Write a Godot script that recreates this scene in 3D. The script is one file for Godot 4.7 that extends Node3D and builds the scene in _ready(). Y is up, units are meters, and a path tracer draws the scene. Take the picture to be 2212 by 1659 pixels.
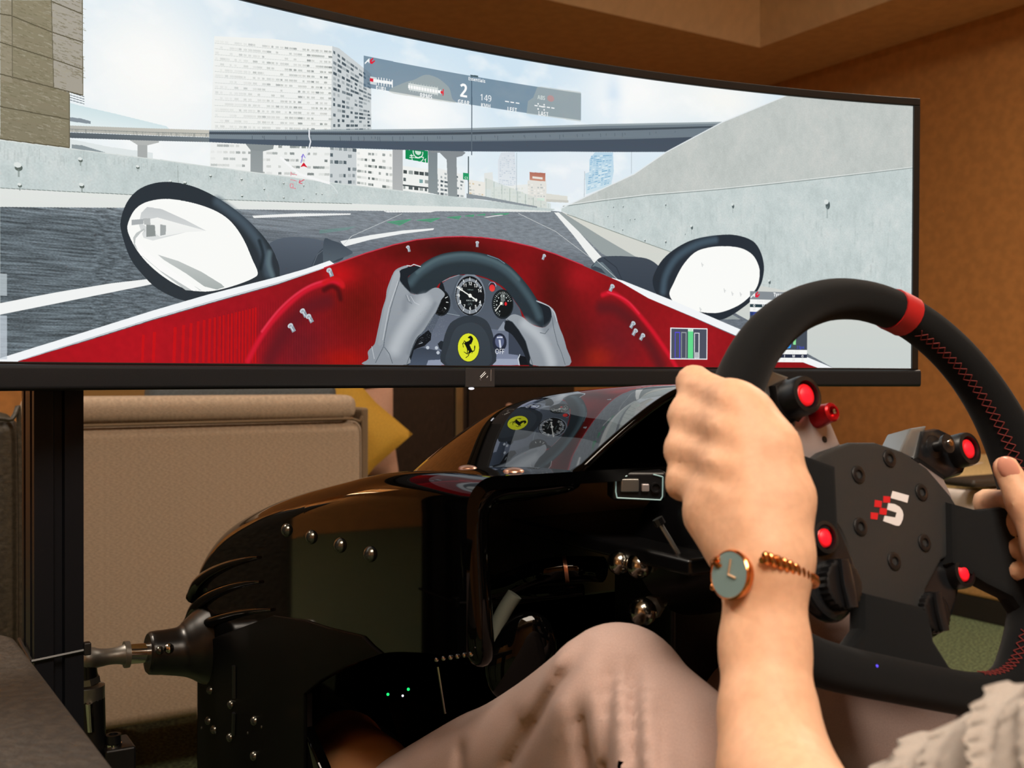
extends Node3D
# A racing simulator in a hotel lounge: curved monitor, glossy black cockpit shell, wheel, driver's left arm and knee.
# World: y up, metres, floor at y = 0. The rig points to -z, its centre line is x = 0, the monitor's lower screen edge is at y = 0.95.

const LIFT := 0.95          # height of the lower edge of the monitor's screen
const ARC := 1.8            # radius of the monitor's curve
const HALF := 0.598         # half the length of the screen along its curve
const HIGH := 0.336         # height of the screen

var M := {}                 # materials
var names := {}


func _ready() -> void:
	# camera
	var cam := Camera3D.new()
	cam.name = "camera"
	cam.position = Vector3(-0.55525, LIFT - 0.00722, 0.98497)
	cam.rotation_order = EULER_ORDER_YXZ
	cam.rotation = Vector3(-0.010994, -0.548297, 0.003699)
	cam.near = 0.05
	cam.far = 60.0
	add_child(cam)
	var lens := CameraAttributesPhysical.new()
	lens.frustum_focal_length = 32.853
	lens.frustum_focus_distance = 0.98
	lens.frustum_near = 0.05
	lens.frustum_far = 60.0
	lens.exposure_aperture = 11.0
	cam.attributes = lens
	cam.fov = 40.1312
	cam.current = true
	# surroundings: a closed room, so the sky gives nothing
	var env := Environment.new()
	env.background_mode = Environment.BG_COLOR
	env.background_color = Color.BLACK
	env.tonemap_mode = Environment.TONE_MAPPER_LINEAR
	env.tonemap_exposure = 1.0
	env.sdfgi_enabled = true
	env.ssao_enabled = true
	env.ssil_enabled = true
	var we := WorldEnvironment.new()
	we.name = "environment"
	we.environment = env
	add_child(we)
	# the room's lights: warm ceiling panels; each is a glowing fitting with an area light just below its face
	make_materials()
	ceiling_panel(Vector3(-0.75, 3.33, 2.25), Vector2(1.5, 1.5), 15.0, "large square warm ceiling light panel behind the driver")
	ceiling_panel(Vector3(2.9, 3.33, -0.4), Vector2(0.6, 0.6), 9.0, "small square warm ceiling light beside the brown wall")
	ceiling_panel(Vector3(-1.6, 3.33, -1.4), Vector2(0.6, 0.6), 8.0, "small square warm ceiling light over the leather chair")
	floor_lamp(Vector3(3.4, 0, 2.2), 2.4, "tall warm floor lamp added out of view behind the driver to brighten the ceiling")  # added fill, out of view: throws light up to the ceiling
	floor_lamp(Vector3(-2.7, 0, 1.9), 2.0, "tall warm floor lamp added out of view left of the camera to brighten the ceiling")  # second added fill, unseen, for ceiling and walls
	floor_lamp(Vector3(-1.45, 0, -4.2), 1.5, "tall warm floor lamp against the back wall, beyond the leather chair")
	make_room()
	make_monitor()
	make_post()
	make_armchair()
	make_background()
	make_shell()
	make_link()
	make_motor()
	make_wheel()
	make_seat()
	make_person()
	make_details()


# ---------------------------------------------------------------- naming and describing

func numbered(called: String) -> String:
	names[called] = names.get(called, -1) + 1
	return called if names[called] == 0 else "%s_%03d" % [called, names[called]]


func tag(o: Node3D, label: String, category: String, group := "", kind := "") -> void:
	if label: o.set_meta("label", label)
	if category: o.set_meta("category", category)
	if group: o.set_meta("group", group)
	if kind: o.set_meta("kind", kind)


func thing(called: String, label: String, category: String, at := Vector3.ZERO, group := "") -> Node3D:
	var o := Node3D.new()
	o.name = numbered(called)
	add_child(o, true)
	o.position = at
	tag(o, label, category, group)
	return o


func place_of(n: Node3D) -> Vector3:
	var at := Vector3.ZERO
	var k: Node = n
	while k is Node3D and k != self:
		at += (k as Node3D).position
		k = k.get_parent()
	return at


# commits world-space geometry as ONE named mesh under parent
func part(called: String, g: Geo, m: Material, parent: Node3D = self, angle := 38.0) -> MeshInstance3D:
	var o := MeshInstance3D.new()
	o.name = called if parent != self else numbered(called)
	var away := Vector3.ZERO if parent == self else place_of(parent)
	o.mesh = g.bake(away, angle)
	o.mesh.surface_set_material(0, m)
	parent.add_child(o, true)
	return o


func struct(called: String, g: Geo, m: Material, label := "") -> MeshInstance3D:
	var o := part(called, g, m)
	tag(o, label, "", "", "structure")
	return o


# ---------------------------------------------------------------- geometry

class Geo:
	var v := PackedVector3Array()
	var t := PackedInt32Array()
	var uv := PackedVector2Array()
	var smooth := false

	func add(points: PackedVector3Array, tris: PackedInt32Array, closed := true) -> void:
		var b := v.size()
		var flip := false
		if closed:
			var vol := 0.0
			var c := points[0]
			for i in range(0, tris.size(), 3):
				vol += (points[tris[i]] - c).dot((points[tris[i + 2]] - c).cross(points[tris[i + 1]] - c))
			flip = vol < 0.0
		v.append_array(points)
		for i in range(0, tris.size(), 3):
			t.append(b + tris[i])
			t.append(b + (tris[i + 2] if flip else tris[i + 1]))
			t.append(b + (tris[i + 1] if flip else tris[i + 2]))

	func join(g: Geo) -> Geo:
		var b := v.size()
		v.append_array(g.v)
		for i in g.t:
			t.append(b + i)
		uv.append_array(g.uv)
		return self

	func xf(m: Transform3D) -> Geo:
		for i in v.size():
			v[i] = m * v[i]
		return self

	func bake(away: Vector3, angle: float) -> ArrayMesh:
		var fn := PackedVector3Array()
		var n := t.size() / 3
		fn.resize(n)
		for i in n:
			fn[i] = (v[t[i * 3 + 2]] - v[t[i * 3]]).cross(v[t[i * 3 + 1]] - v[t[i * 3]])
		var a := []
		a.resize(Mesh.ARRAY_MAX)
		var has_uv := uv.size() == v.size()
		if smooth:
			var vn := PackedVector3Array()
			vn.resize(v.size())
			for i in n:
				vn[t[i * 3]] += fn[i]
				vn[t[i * 3 + 1]] += fn[i]
				vn[t[i * 3 + 2]] += fn[i]
			for i in vn.size():
				vn[i] = vn[i].normalized()
			var moved := v.duplicate()
			for i in moved.size():
				moved[i] -= away
			a[Mesh.ARRAY_VERTEX] = moved
			a[Mesh.ARRAY_NORMAL] = vn
			a[Mesh.ARRAY_INDEX] = t
			if has_uv: a[Mesh.ARRAY_TEX_UV] = uv
		else:
			var cosine := cos(deg_to_rad(angle))
			var unit := PackedVector3Array()
			unit.resize(n)
			for i in n:
				unit[i] = fn[i].normalized()
			var heads := PackedInt32Array()
			heads.resize(v.size())
			heads.fill(-1)
			var nexts := PackedInt32Array()
			nexts.resize(t.size())
			for k in t.size():
				nexts[k] = heads[t[k]]
				heads[t[k]] = k
			var pv := PackedVector3Array()
			var pn := PackedVector3Array()
			var pu := PackedVector2Array()
			pv.resize(t.size())
			pn.resize(t.size())
			if has_uv: pu.resize(t.size())
			for k in t.size():
				var f := k / 3
				var s := Vector3.ZERO
				var u := unit[f]
				var j := heads[t[k]]
				while j >= 0:
					var h := j / 3
					if unit[h].dot(u) > cosine:
						s += fn[h]
					j = nexts[j]
				pv[k] = v[t[k]] - away
				pn[k] = s.normalized() if s.length_squared() > 0.0 else u
				if has_uv: pu[k] = uv[t[k]]
			a[Mesh.ARRAY_VERTEX] = pv
			a[Mesh.ARRAY_NORMAL] = pn
			if has_uv: a[Mesh.ARRAY_TEX_UV] = pu
		var mesh := ArrayMesh.new()
		mesh.add_surface_from_arrays(Mesh.PRIMITIVE_TRIANGLES, a)
		return mesh


# rings of equal length joined in order; ends closed with fans
func loft(rings: Array, caps := true, closed_ring := true, loop := false) -> Geo:
	var g := Geo.new()
	var pts := PackedVector3Array()
	var tris := PackedInt32Array()
	var n: int = rings[0].size()
	for r in rings:
		pts.append_array(PackedVector3Array(r))
	var last: int = rings.size() if loop else rings.size() - 1
	for i in last:
		var a := i * n
		var b := ((i + 1) % rings.size()) * n
		for j in (n if closed_ring else n - 1):
			var k := (j + 1) % n
			tris.append_array([a + j, b + j, b + k, a + j, b + k, a + k])
	if caps and closed_ring and not loop:
		for e in [0, rings.size() - 1]:
			var c := Vector3.ZERO
			for q in rings[e]:
				c += q
			c /= n
			var at := pts.size()
			pts.append(c)
			for q in rings[e]:
				pts.append(q)
			for j in n:
				var k := (j + 1) % n
				if e == 0:
					tris.append_array([at, at + 1 + j, at + 1 + k])
				else:
					tris.append_array([at, at + 1 + k, at + 1 + j])
	g.add(pts, tris, (caps or loop) and closed_ring)
	return g


func rounded_rect(hx: float, hz: float, r: float, seg := 3) -> Array:
	var out := []
	r = minf(r, minf(hx, hz))
	for c in [[1, 1, 0.0], [-1, 1, 90.0], [-1, -1, 180.0], [1, -1, 270.0]]:
		for i in seg + 1:
			var a := deg_to_rad(c[2] + 90.0 * i / seg)
			out.append(Vector2(c[0] * (hx - r) + r * cos(a), c[1] * (hz - r) + r * sin(a)))
	return out


# a box with rounded edges, centred
func rbox(size: Vector3, r := 0.004, seg := 3) -> Geo:
	var rings := []
	r = minf(r, 0.49 * minf(size.x, minf(size.y, size.z)))
	for i in (seg + 1) * 2:
		var low := i <= seg
		var a := (PI / 2) * (float(i) / seg if low else float(i - seg - 1) / seg)
		var inset := r * (1.0 - (sin(a) if low else cos(a)))
		var y := -size.y / 2 + r * (1.0 - cos(a)) if low else size.y / 2 - r * (1.0 - sin(a))
		var ring := []
		for q in rounded_rect(size.x / 2 - inset, size.z / 2 - inset, maxf(r - inset, 0.0004), seg):
			ring.append(Vector3(q.x, y, q.y))
		rings.append(ring)
	return loft(rings)


func box_at(c: Vector3, size: Vector3, r := 0.004, turn := Basis()) -> Geo:
	return rbox(size, r).xf(Transform3D(turn, c))


# profile of (radius, height) turned about the y axis
func lathe(profile: Array, n := 24) -> Geo:
	var rings := []
	for q in profile:
		var ring := []
		for i in n:
			var a := TAU * i / n
			ring.append(Vector3(maxf(q[0], 0.00005) * cos(a), q[1], maxf(q[0], 0.00005) * sin(a)))
		rings.append(ring)
	return loft(rings)


# turns the y axis of a part to dir
func toward(at: Vector3, dir: Vector3, roll := 0.0) -> Transform3D:
	var y := dir.normalized()
	var x := y.cross(Vector3.UP if absf(y.y) < 0.95 else Vector3.RIGHT).normalized()
	return Transform3D(Basis(x, y, x.cross(y)) * Basis(Vector3.UP, roll), at)


func tube(path: Array, radius, n := 12, caps := true, flat := 1.0) -> Geo:
	var rings := []
	var side := Vector3.ZERO
	for i in path.size():
		var d: Vector3 = (path[mini(i + 1, path.size() - 1)] - path[maxi(i - 1, 0)]).normalized()
		if i == 0:
			side = d.cross(Vector3.UP if absf(d.y) < 0.9 else Vector3.RIGHT).normalized()
		side = (side - d * side.dot(d)).normalized()
		var up := d.cross(side)
		var r: float = radius[i] if radius is Array else radius
		var ring := []
		for j in n:
			var a := TAU * j / n
			ring.append(path[i] + side * (r * cos(a)) + up * (r * flat * sin(a)))
		rings.append(ring)
	return loft(rings, caps)


func curve(points: Array, per := 8) -> Array:      # Catmull-Rom through the points
	var out := []
	for i in points.size() - 1:
		var a = points[maxi(i - 1, 0)]
		var b = points[i]
		var c = points[i + 1]
		var d = points[mini(i + 2, points.size() - 1)]
		for k in per:
			var s := float(k) / per
			out.append(0.5 * ((2.0 * b) + (c - a) * s + (2.0 * a - 5.0 * b + 4.0 * c - d) * s * s + (3.0 * b - a - 3.0 * c + d) * s * s * s))
	out.append(points[-1])
	return out


func inset_poly(poly: Array, by: float) -> Array:
	var out := []
	var n := poly.size()
	for i in n:
		var a: Vector2 = (poly[i] - poly[(i + n - 1) % n]).normalized()
		var b: Vector2 = (poly[(i + 1) % n] - poly[i]).normalized()
		var m := (a.orthogonal() + b.orthogonal())
		var nrm := m.normalized()
		var c := maxf(nrm.dot(a.orthogonal()), 0.35)
		out.append(poly[i] - nrm * by / c)
	return out


# outline in x, y with thickness along z, chamfered; z runs from 0 to depth
func prism(outline: Array, depth: float, bevel := 0.0, steps := 2) -> Geo:
	var poly := outline.duplicate()
	var area := 0.0
	for i in poly.size():
		area += poly[i].cross(poly[(i + 1) % poly.size()])
	if area < 0.0: poly.reverse()
	var sign_of := -1.0        # orthogonal() points outwards for a counter-clockwise outline
	var test := inset_poly(poly, 0.0001)
	var area2 := 0.0
	for i in test.size():
		area2 += test[i].cross(test[(i + 1) % test.size()])
	sign_of = 1.0 if area2 < absf(area) else -1.0
	var rings := []
	if bevel > 0.0:
		for i in steps + 1:
			var a := (PI / 2) * i / steps
			var q := inset_poly(poly, sign_of * bevel * (1.0 - sin(a)))
			rings.append(q.map(func(p): return Vector3(p.x, p.y, bevel * (1.0 - cos(a)))))
		for i in steps + 1:
			var a := (PI / 2) * i / steps
			var q := inset_poly(poly, sign_of * bevel * (1.0 - cos(a)))
			rings.append(q.map(func(p): return Vector3(p.x, p.y, depth - bevel * (1.0 - sin(a)))))
	else:
		rings.append(poly.map(func(p): return Vector3(p.x, p.y, 0.0)))
		rings.append(poly.map(func(p): return Vector3(p.x, p.y, depth)))
	var pts := PackedVector3Array()
	var tris := PackedInt32Array()
	var n := poly.size()
	for r in rings:
		pts.append_array(PackedVector3Array(r))
	for i in rings.size() - 1:
		for j in n:
			var k := (j + 1) % n
			tris.append_array([i * n + j, (i + 1) * n + j, (i + 1) * n + k, i * n + j, (i + 1) * n + k, i * n + k])
	var cap := Geometry2D.triangulate_polygon(PackedVector2Array(poly))
	var top := (rings.size() - 1) * n
	# which way do the triangulated caps turn?
	if cap.size() >= 3:
		var s: float = (poly[cap[1]] - poly[cap[0]]).cross(poly[cap[2]] - poly[cap[0]])
		for i in range(0, cap.size(), 3):
			var q := [cap[i], cap[i + 1], cap[i + 2]] if s > 0 else [cap[i], cap[i + 2], cap[i + 1]]
			# sides run j -> next ring: outward for a counter-clockwise outline means the z = 0 cap keeps the order
			tris.append_array([q[0], q[1], q[2]])
			tris.append_array([top + q[0], top + q[2], top + q[1]])
	var g := Geo.new()
	g.add(pts, tris, true)
	return g


# a grid of points made into a sheet with thickness along its normals
func sheet(rows: Array, thick: float) -> Geo:
	var h := rows.size()
	var w: int = rows[0].size()
	var front := PackedVector3Array()
	for r in rows:
		front.append_array(PackedVector3Array(r))
	var back := PackedVector3Array()
	for i in h:
		for j in w:
			var du: Vector3 = rows[i][mini(j + 1, w - 1)] - rows[i][maxi(j - 1, 0)]
			var dv: Vector3 = rows[mini(i + 1, h - 1)][j] - rows[maxi(i - 1, 0)][j]
			back.append(rows[i][j] - du.cross(dv).normalized() * thick)
	var pts := front.duplicate()
	pts.append_array(back)
	var tris := PackedInt32Array()
	var o := h * w
	for i in h - 1:
		for j in w - 1:
			var a := i * w + j
			tris.append_array([a, a + w, a + w + 1, a, a + w + 1, a + 1])
			tris.append_array([o + a, o + a + w + 1, o + a + w, o + a, o + a + 1, o + a + w + 1])
	var rim := []
	for j in w: rim.append(j)
	for i in range(1, h): rim.append(i * w + w - 1)
	for j in range(w - 2, -1, -1): rim.append((h - 1) * w + j)
	for i in range(h - 2, 0, -1): rim.append(i * w)
	for k in rim.size():
		var a: int = rim[k]
		var b: int = rim[(k + 1) % rim.size()]
		tris.append_array([a, b, o + b, a, o + b, o + a])
	var g := Geo.new()
	g.add(pts, tris, true)
	return g


func ball(c: Vector3, r: Vector3, n := 16) -> Geo:
	var prof := []
	for i in n / 2 + 1:
		var a := -PI / 2 + PI * i / (n / 2)
		prof.append([cos(a), sin(a)])
	return lathe(prof, n).xf(Transform3D(Basis.from_scale(r), c))


# ---------------------------------------------------------------- signed-distance bodies, meshed as surface nets

class Field:
	var o: Vector3
	var c: float
	var nx: int
	var ny: int
	var nz: int
	var f := PackedFloat32Array()

	func _init(lo: Vector3, hi: Vector3, cell: float) -> void:
		o = lo
		c = cell
		nx = int((hi.x - lo.x) / cell) + 2
		ny = int((hi.y - lo.y) / cell) + 2
		nz = int((hi.z - lo.z) / cell) + 2
		f.resize(nx * ny * nz)
		f.fill(1.0)

	# tapered capsule; k is the blend width; flat < 1 squeezes it along the direction thin
	func bone(a: Vector3, b: Vector3, ra: float, rb: float, k := 0.01, thin := Vector3.ZERO, flat := 1.0) -> void:
		var m := maxf(ra, rb) + k + 2.0 * c
		var x0 := maxi(int((minf(a.x, b.x) - m - o.x) / c), 0)
		var y0 := maxi(int((minf(a.y, b.y) - m - o.y) / c), 0)
		var z0 := maxi(int((minf(a.z, b.z) - m - o.z) / c), 0)
		var x1 := mini(int((maxf(a.x, b.x) + m - o.x) / c) + 1, nx - 1)
		var y1 := mini(int((maxf(a.y, b.y) + m - o.y) / c) + 1, ny - 1)
		var z1 := mini(int((maxf(a.z, b.z) + m - o.z) / c) + 1, nz - 1)
		var ab := b - a
		var l := maxf(ab.length_squared(), 1e-9)
		var squeeze := flat < 1.0
		for z in range(z0, z1 + 1):
			for y in range(y0, y1 + 1):
				var row := (z * ny + y) * nx
				for x in range(x0, x1 + 1):
					var p := Vector3(o.x + x * c, o.y + y * c, o.z + z * c) - a
					var h := clampf(p.dot(ab) / l, 0.0, 1.0)
					var q := p - ab * h
					if squeeze:
						q += thin * (q.dot(thin) * (1.0 / flat - 1.0))
					var d := q.length() - lerpf(ra, rb, h)
					var e := f[row + x]
					var w := maxf(k - absf(d - e), 0.0) / k
					f[row + x] = minf(d, e) - w * w * k * 0.25

	# presses a groove (depth > 0) or raises a ridge (depth < 0) of width w along a - b
	func crease(a: Vector3, b: Vector3, w: float, depth: float) -> void:
		var m := w * 2.5
		var x0 := maxi(int((minf(a.x, b.x) - m - o.x) / c), 0)
		var y0 := maxi(int((minf(a.y, b.y) - m - o.y) / c), 0)
		var z0 := maxi(int((minf(a.z, b.z) - m - o.z) / c), 0)
		var x1 := mini(int((maxf(a.x, b.x) + m - o.x) / c) + 1, nx - 1)
		var y1 := mini(int((maxf(a.y, b.y) + m - o.y) / c) + 1, ny - 1)
		var z1 := mini(int((maxf(a.z, b.z) + m - o.z) / c) + 1, nz - 1)
		var ab := b - a
		var l := maxf(ab.length_squared(), 1e-9)
		for z in range(z0, z1 + 1):
			for y in range(y0, y1 + 1):
				var row := (z * ny + y) * nx
				for x in range(x0, x1 + 1):
					if f[row + x] > 0.5: continue
					var p := Vector3(o.x + x * c, o.y + y * c, o.z + z * c) - a
					var h := p.dot(ab) / l
					var hh := clampf(h, 0.0, 1.0)
					var q := (p - ab * hh).length_squared() / (w * w)
					if q < 6.0:
						f[row + x] += depth * exp(-q)

	# a long fold: a groove (depth > 0) or ridge (depth < 0) where the sheet through a - b that looks along dir meets the surface
	func fold(a: Vector3, b: Vector3, dir: Vector3, w: float, depth: float, reach := 0.07) -> void:
		var m := reach
		var x0 := maxi(int((minf(a.x, b.x) - m - o.x) / c), 0)
		var y0 := maxi(int((minf(a.y, b.y) - m - o.y) / c), 0)
		var z0 := maxi(int((minf(a.z, b.z) - m - o.z) / c), 0)
		var x1 := mini(int((maxf(a.x, b.x) + m - o.x) / c) + 1, nx - 1)
		var y1 := mini(int((maxf(a.y, b.y) + m - o.y) / c) + 1, ny - 1)
		var z1 := mini(int((maxf(a.z, b.z) + m - o.z) / c) + 1, nz - 1)
		var n := (b - a).cross(dir).normalized()
		var along_it := dir.cross(n).normalized()
		var l := (b - a).dot(along_it)
		for z in range(z0, z1 + 1):
			for y in range(y0, y1 + 1):
				var row := (z * ny + y) * nx
				for x in range(x0, x1 + 1):
					if f[row + x] > 0.5: continue
					var p := Vector3(o.x + x * c, o.y + y * c, o.z + z * c) - a
					var q := p.dot(n) / w
					if q * q > 6.0: continue
					var h := p.dot(along_it) / l
					if h < 0.0 or h > 1.0: continue
					f[row + x] += depth * exp(-q * q) * minf(1.0, minf(h * 4.0, (1.0 - h) * 6.0))

	func mesh() -> Geo:
		var g := Geo.new()
		g.smooth = true
		var at := {}
		var pts := PackedVector3Array()
		var tris := PackedInt32Array()
		var sy := nx
		var sz := nx * ny
		for z in nz - 1:
			for y in ny - 1:
				var row := z * sz + y * sy
				for x in nx - 1:
					var i := row + x
					var v0 := f[i]
					if v0 > c * 3.0 or v0 < -c * 3.0: continue
					var w := [v0, f[i + 1], f[i + sy], f[i + sy + 1], f[i + sz], f[i + sz + 1], f[i + sz + sy], f[i + sz + sy + 1]]
					var inside := 0
					for q in w:
						if q < 0.0: inside += 1
					if inside == 0 or inside == 8: continue
					var s := Vector3.ZERO
					var n := 0
					for e in [[0, 1], [2, 3], [4, 5], [6, 7], [0, 2], [1, 3], [4, 6], [5, 7], [0, 4], [1, 5], [2, 6], [3, 7]]:
						var a: float = w[e[0]]
						var b: float = w[e[1]]
						if (a < 0.0) != (b < 0.0):
							var h := a / (a - b)
							var pa := Vector3(e[0] & 1, (e[0] >> 1) & 1, e[0] >> 2)
							var pb := Vector3(e[1] & 1, (e[1] >> 1) & 1, e[1] >> 2)
							s += pa.lerp(pb, h)
							n += 1
					at[i] = pts.size()
					pts.append(o + (Vector3(x, y, z) + s / n) * c)
		for i in at:
			var v0 := f[i]
			var in0: bool = v0 < 0.0
			for d in [[1, sy, sz], [sy, sz, 1], [sz, 1, sy]]:
				var j: int = i + d[0]
				if j >= f.size() or (f[j] < 0.0) == in0: continue
				var p0: int = i - d[1] - d[2]
				var p1: int = i - d[2]
				var p2: int = i - d[1]
				if not (at.has(p0) and at.has(p1) and at.has(p2)): continue
				if in0:
					tris.append_array([at[p0], at[i], at[p1], at[p0], at[p2], at[i]])
				else:
					tris.append_array([at[p0], at[p1], at[i], at[p0], at[i], at[p2]])
		g.add(pts, tris, true)
		return g


# ---------------------------------------------------------------- materials

func noise_tex(freq: float, lo: Color, hi: Color, seed_at := 1, size := 512, octaves := 4, normal := false) -> NoiseTexture2D:
	var n := FastNoiseLite.new()
	n.seed = seed_at
	n.noise_type = FastNoiseLite.TYPE_SIMPLEX_SMOOTH
	n.frequency = freq
	n.fractal_octaves = octaves
	var tex := NoiseTexture2D.new()
	tex.width = size
	tex.height = size
	tex.seamless = true
	tex.noise = n
	if normal:
		tex.as_normal_map = true
		tex.bump_strength = 4.0
	else:
		var gr := Gradient.new()
		gr.set_color(0, lo)
		gr.set_color(1, hi)
		gr.set_offset(0, 0.25)
		gr.set_offset(1, 0.75)
		tex.color_ramp = gr
	return tex


func mat(called: String, color: String, rough := 0.6, metal := 0.0, specular := 0.5) -> StandardMaterial3D:
	var m := StandardMaterial3D.new()
	m.resource_name = called
	m.albedo_color = Color(color)
	m.roughness = rough
	m.metallic = metal
	m.metallic_specular = specular
	M[called] = m
	return m


# colour grain and fine relief over a plain material, mapped by position
func grain(m: StandardMaterial3D, scale: Vector3, lo: float, hi: float, relief := 0.0, freq := 0.03, seed_at := 1) -> StandardMaterial3D:
	m.albedo_texture = noise_tex(freq, Color(lo, lo, lo), Color(hi, hi, hi), seed_at)
	m.uv1_triplanar = true
	m.uv1_world_triplanar = true
	m.uv1_scale = scale
	if relief > 0.0:
		m.normal_enabled = true
		m.normal_texture = noise_tex(freq, Color.BLACK, Color.WHITE, seed_at + 50, 512, 4, true)
		m.normal_scale = relief
	return m


func glow(called: String, color: String, energy: float) -> StandardMaterial3D:
	var m := mat(called, color, 0.4)
	m.emission_enabled = true
	m.emission = Color(color)
	m.emission_energy_multiplier = energy
	return m


func make_materials() -> void:
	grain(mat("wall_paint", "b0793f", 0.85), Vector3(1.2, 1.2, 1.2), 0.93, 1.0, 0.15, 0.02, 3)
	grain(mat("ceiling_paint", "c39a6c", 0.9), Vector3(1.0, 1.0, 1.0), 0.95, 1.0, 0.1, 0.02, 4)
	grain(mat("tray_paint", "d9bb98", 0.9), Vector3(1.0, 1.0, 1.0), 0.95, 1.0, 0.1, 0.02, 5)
	grain(mat("carpet", "5e6a45", 0.95), Vector3(3, 3, 3), 0.55, 1.0, 1.0, 0.05, 6)
	mat("plinth", "17120e", 0.6)
	grain(mat("linen", "ab9680", 0.95), Vector3(3.5, 26.0, 3.5), 0.82, 1.0, 0.7, 0.05, 7)
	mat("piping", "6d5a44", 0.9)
	grain(mat("mustard", "c79a32", 0.8), Vector3(5, 5, 5), 0.88, 1.0, 0.5, 0.05, 8)
	grain(mat("rose_cloth", "c79b84", 0.9), Vector3(5, 5, 5), 0.9, 1.0, 0.5, 0.05, 9)
	grain(mat("dark_wood", "2a1b14", 0.4), Vector3(9, 0.8, 9), 0.6, 1.0, 0.2, 0.03, 10)
	mat("brass_trim", "8a7a5c", 0.35, 0.8)
	grain(mat("dark_leather", "3b352a", 0.5), Vector3(4, 4, 4), 0.75, 1.0, 0.5, 0.04, 11)
	grain(mat("brown_leather", "2f271e", 0.6), Vector3(4, 4, 4), 0.8, 1.0, 0.4, 0.04, 12)
	grain(mat("tan_board", "b58a52", 0.75), Vector3(3, 3, 3), 0.9, 1.0, 0.2, 0.04, 13)
	grain(mat("cream_blanket", "d8bc84", 0.9), Vector3(4, 4, 4), 0.8, 1.0, 0.8, 0.04, 14)
	mat("white_sheet", "d8cfc8", 0.9)
	grain(mat("grey_cloth", "5e6468", 0.9), Vector3(4, 4, 4), 0.85, 1.0, 0.4, 0.04, 15)
	mat("ochre_lacquer", "8a6530", 0.5)
	mat("bezel_black", "0b0b0c", 0.45)
	grain(mat("chin_plastic", "202327", 0.42, 0.0, 0.35), Vector3(40, 40, 40), 0.85, 1.0, 0.15, 0.05, 16)
	mat("chin_gloss", "33363a", 0.12)
	mat("logo_grey", "b8bcc0", 0.3, 0.4)
	mat("black_anodised", "0b0d12", 0.45, 0.0, 0.3)
	mat("slot_black", "030304", 0.8)
	mat("gloss_black", "020202", 0.035, 0.0, 0.34)
	var hood := mat("hood_black", "020202", 0.03, 0.0, 0.5)
	hood.clearcoat_enabled = true
	hood.clearcoat = 0.6
	hood.clearcoat_roughness = 0.02
	grain(mat("added_curtain", "332f25", 0.95), Vector3(6, 0.5, 6), 0.8, 1.0, 0.3, 0.04, 23)  # for the drape added out of view
	var shade := mat("lamp_shade", "f0dcc0", 0.9)
	shade.backlight_enabled = true
	shade.backlight = Color(0.7, 0.6, 0.45)
	mat("satin_black", "08080a", 0.32)
	mat("matt_black", "070708", 0.75)
	mat("dome_steel", "5e5e58", 0.24, 0.9)
	mat("stud_steel", "9a9890", 0.18, 1.0)
	mat("pad_olive", "1d1e18", 0.42)
	mat("flank_dull", "040404", 0.45, 0.0, 0.18)
	mat("lip_sheen_grey", "4b4e46", 0.5)  # grey of reflected room light put into the lip's colour
	mat("copper_steel", "b98a72", 0.3, 0.9)
	mat("chrome", "c9c6c0", 0.12, 1.0)
	mat("dull_steel", "8b8a86", 0.42, 0.9)
	var suede := grain(mat("suede", "17191b", 0.95, 0.0, 0.2), Vector3(60, 60, 60), 0.75, 1.0, 0.5, 0.05, 17)
	suede.rim_enabled = true
	suede.rim = 0.35
	suede.rim_tint = 0.4
	mat("red_leather", "a81216", 0.55)
	mat("red_thread", "6e211f", 0.8)
	grain(mat("plate_grey", "25282a", 0.55), Vector3(50, 50, 50), 0.85, 1.0, 0.2, 0.05, 18)
	mat("bolt_black", "0a0b0e", 0.4)
	mat("alloy", "8d9193", 0.32, 0.7)
	mat("alloy_satin", "a9a2a4", 0.38, 0.6)
	mat("carbon", "15171a", 0.25)
	mat("print_white", "d7d5d8", 0.6)
	mat("print_red", "c2111a", 0.6)
	mat("red_anodised", "b3131b", 0.25, 0.6)
	glow("button_red", "ff1426", 0.85)
	glow("button_ring", "c80a18", 0.35)
	glow("led_green", "1ee678", 1.2)
	glow("led_blue", "5a4bff", 0.8)
	glow("led_white", "f4f6ff", 1.0)
	glow("screenlit_glow", "8fb4b8", 0.14)  # self-glow that imitates screen light on the switch box frame
	var skin := grain(mat("skin", "d8ab8c", 0.52, 0.0, 0.35), Vector3(9, 9, 9), 0.95, 1.0, 0.12, 0.03, 19)
	skin.subsurf_scatter_enabled = true
	skin.subsurf_scatter_strength = 0.12
	mat("nail", "d99a86", 0.15)
	var trousers := grain(mat("trouser_cloth", "b49c94", 0.9, 0.0, 0.2), Vector3(30, 30, 30), 0.93, 1.0, 0.2, 0.05, 20)
	trousers.rim_enabled = true
	trousers.rim = 0.3
	trousers.rim_tint = 0.6
	grain(mat("knit", "a49c95", 0.95, 0.0, 0.2), Vector3(40, 40, 40), 0.88, 1.0, 0.4, 0.05, 21)
	mat("shoe_tan", "a8764c", 0.7)
	mat("hair", "1a1410", 0.5)
	mat("rose_gold", "d08a55", 0.18, 1.0)
	mat("watch_dial", "6f8586", 0.25)
	mat("watch_hand", "e0b792", 0.3, 0.7)
	mat("warm_lamp", "ffdcae", 0.4)
	M.warm_lamp.emission_enabled = true
	M.warm_lamp.emission = Color("ffe6cc")
	M.warm_lamp.emission_energy_multiplier = 3.0
	mat("lamp_frame", "d8d2c8", 0.5)
	mat("seat_fabric", "15151a", 0.85)


# ---------------------------------------------------------------- the room

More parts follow.
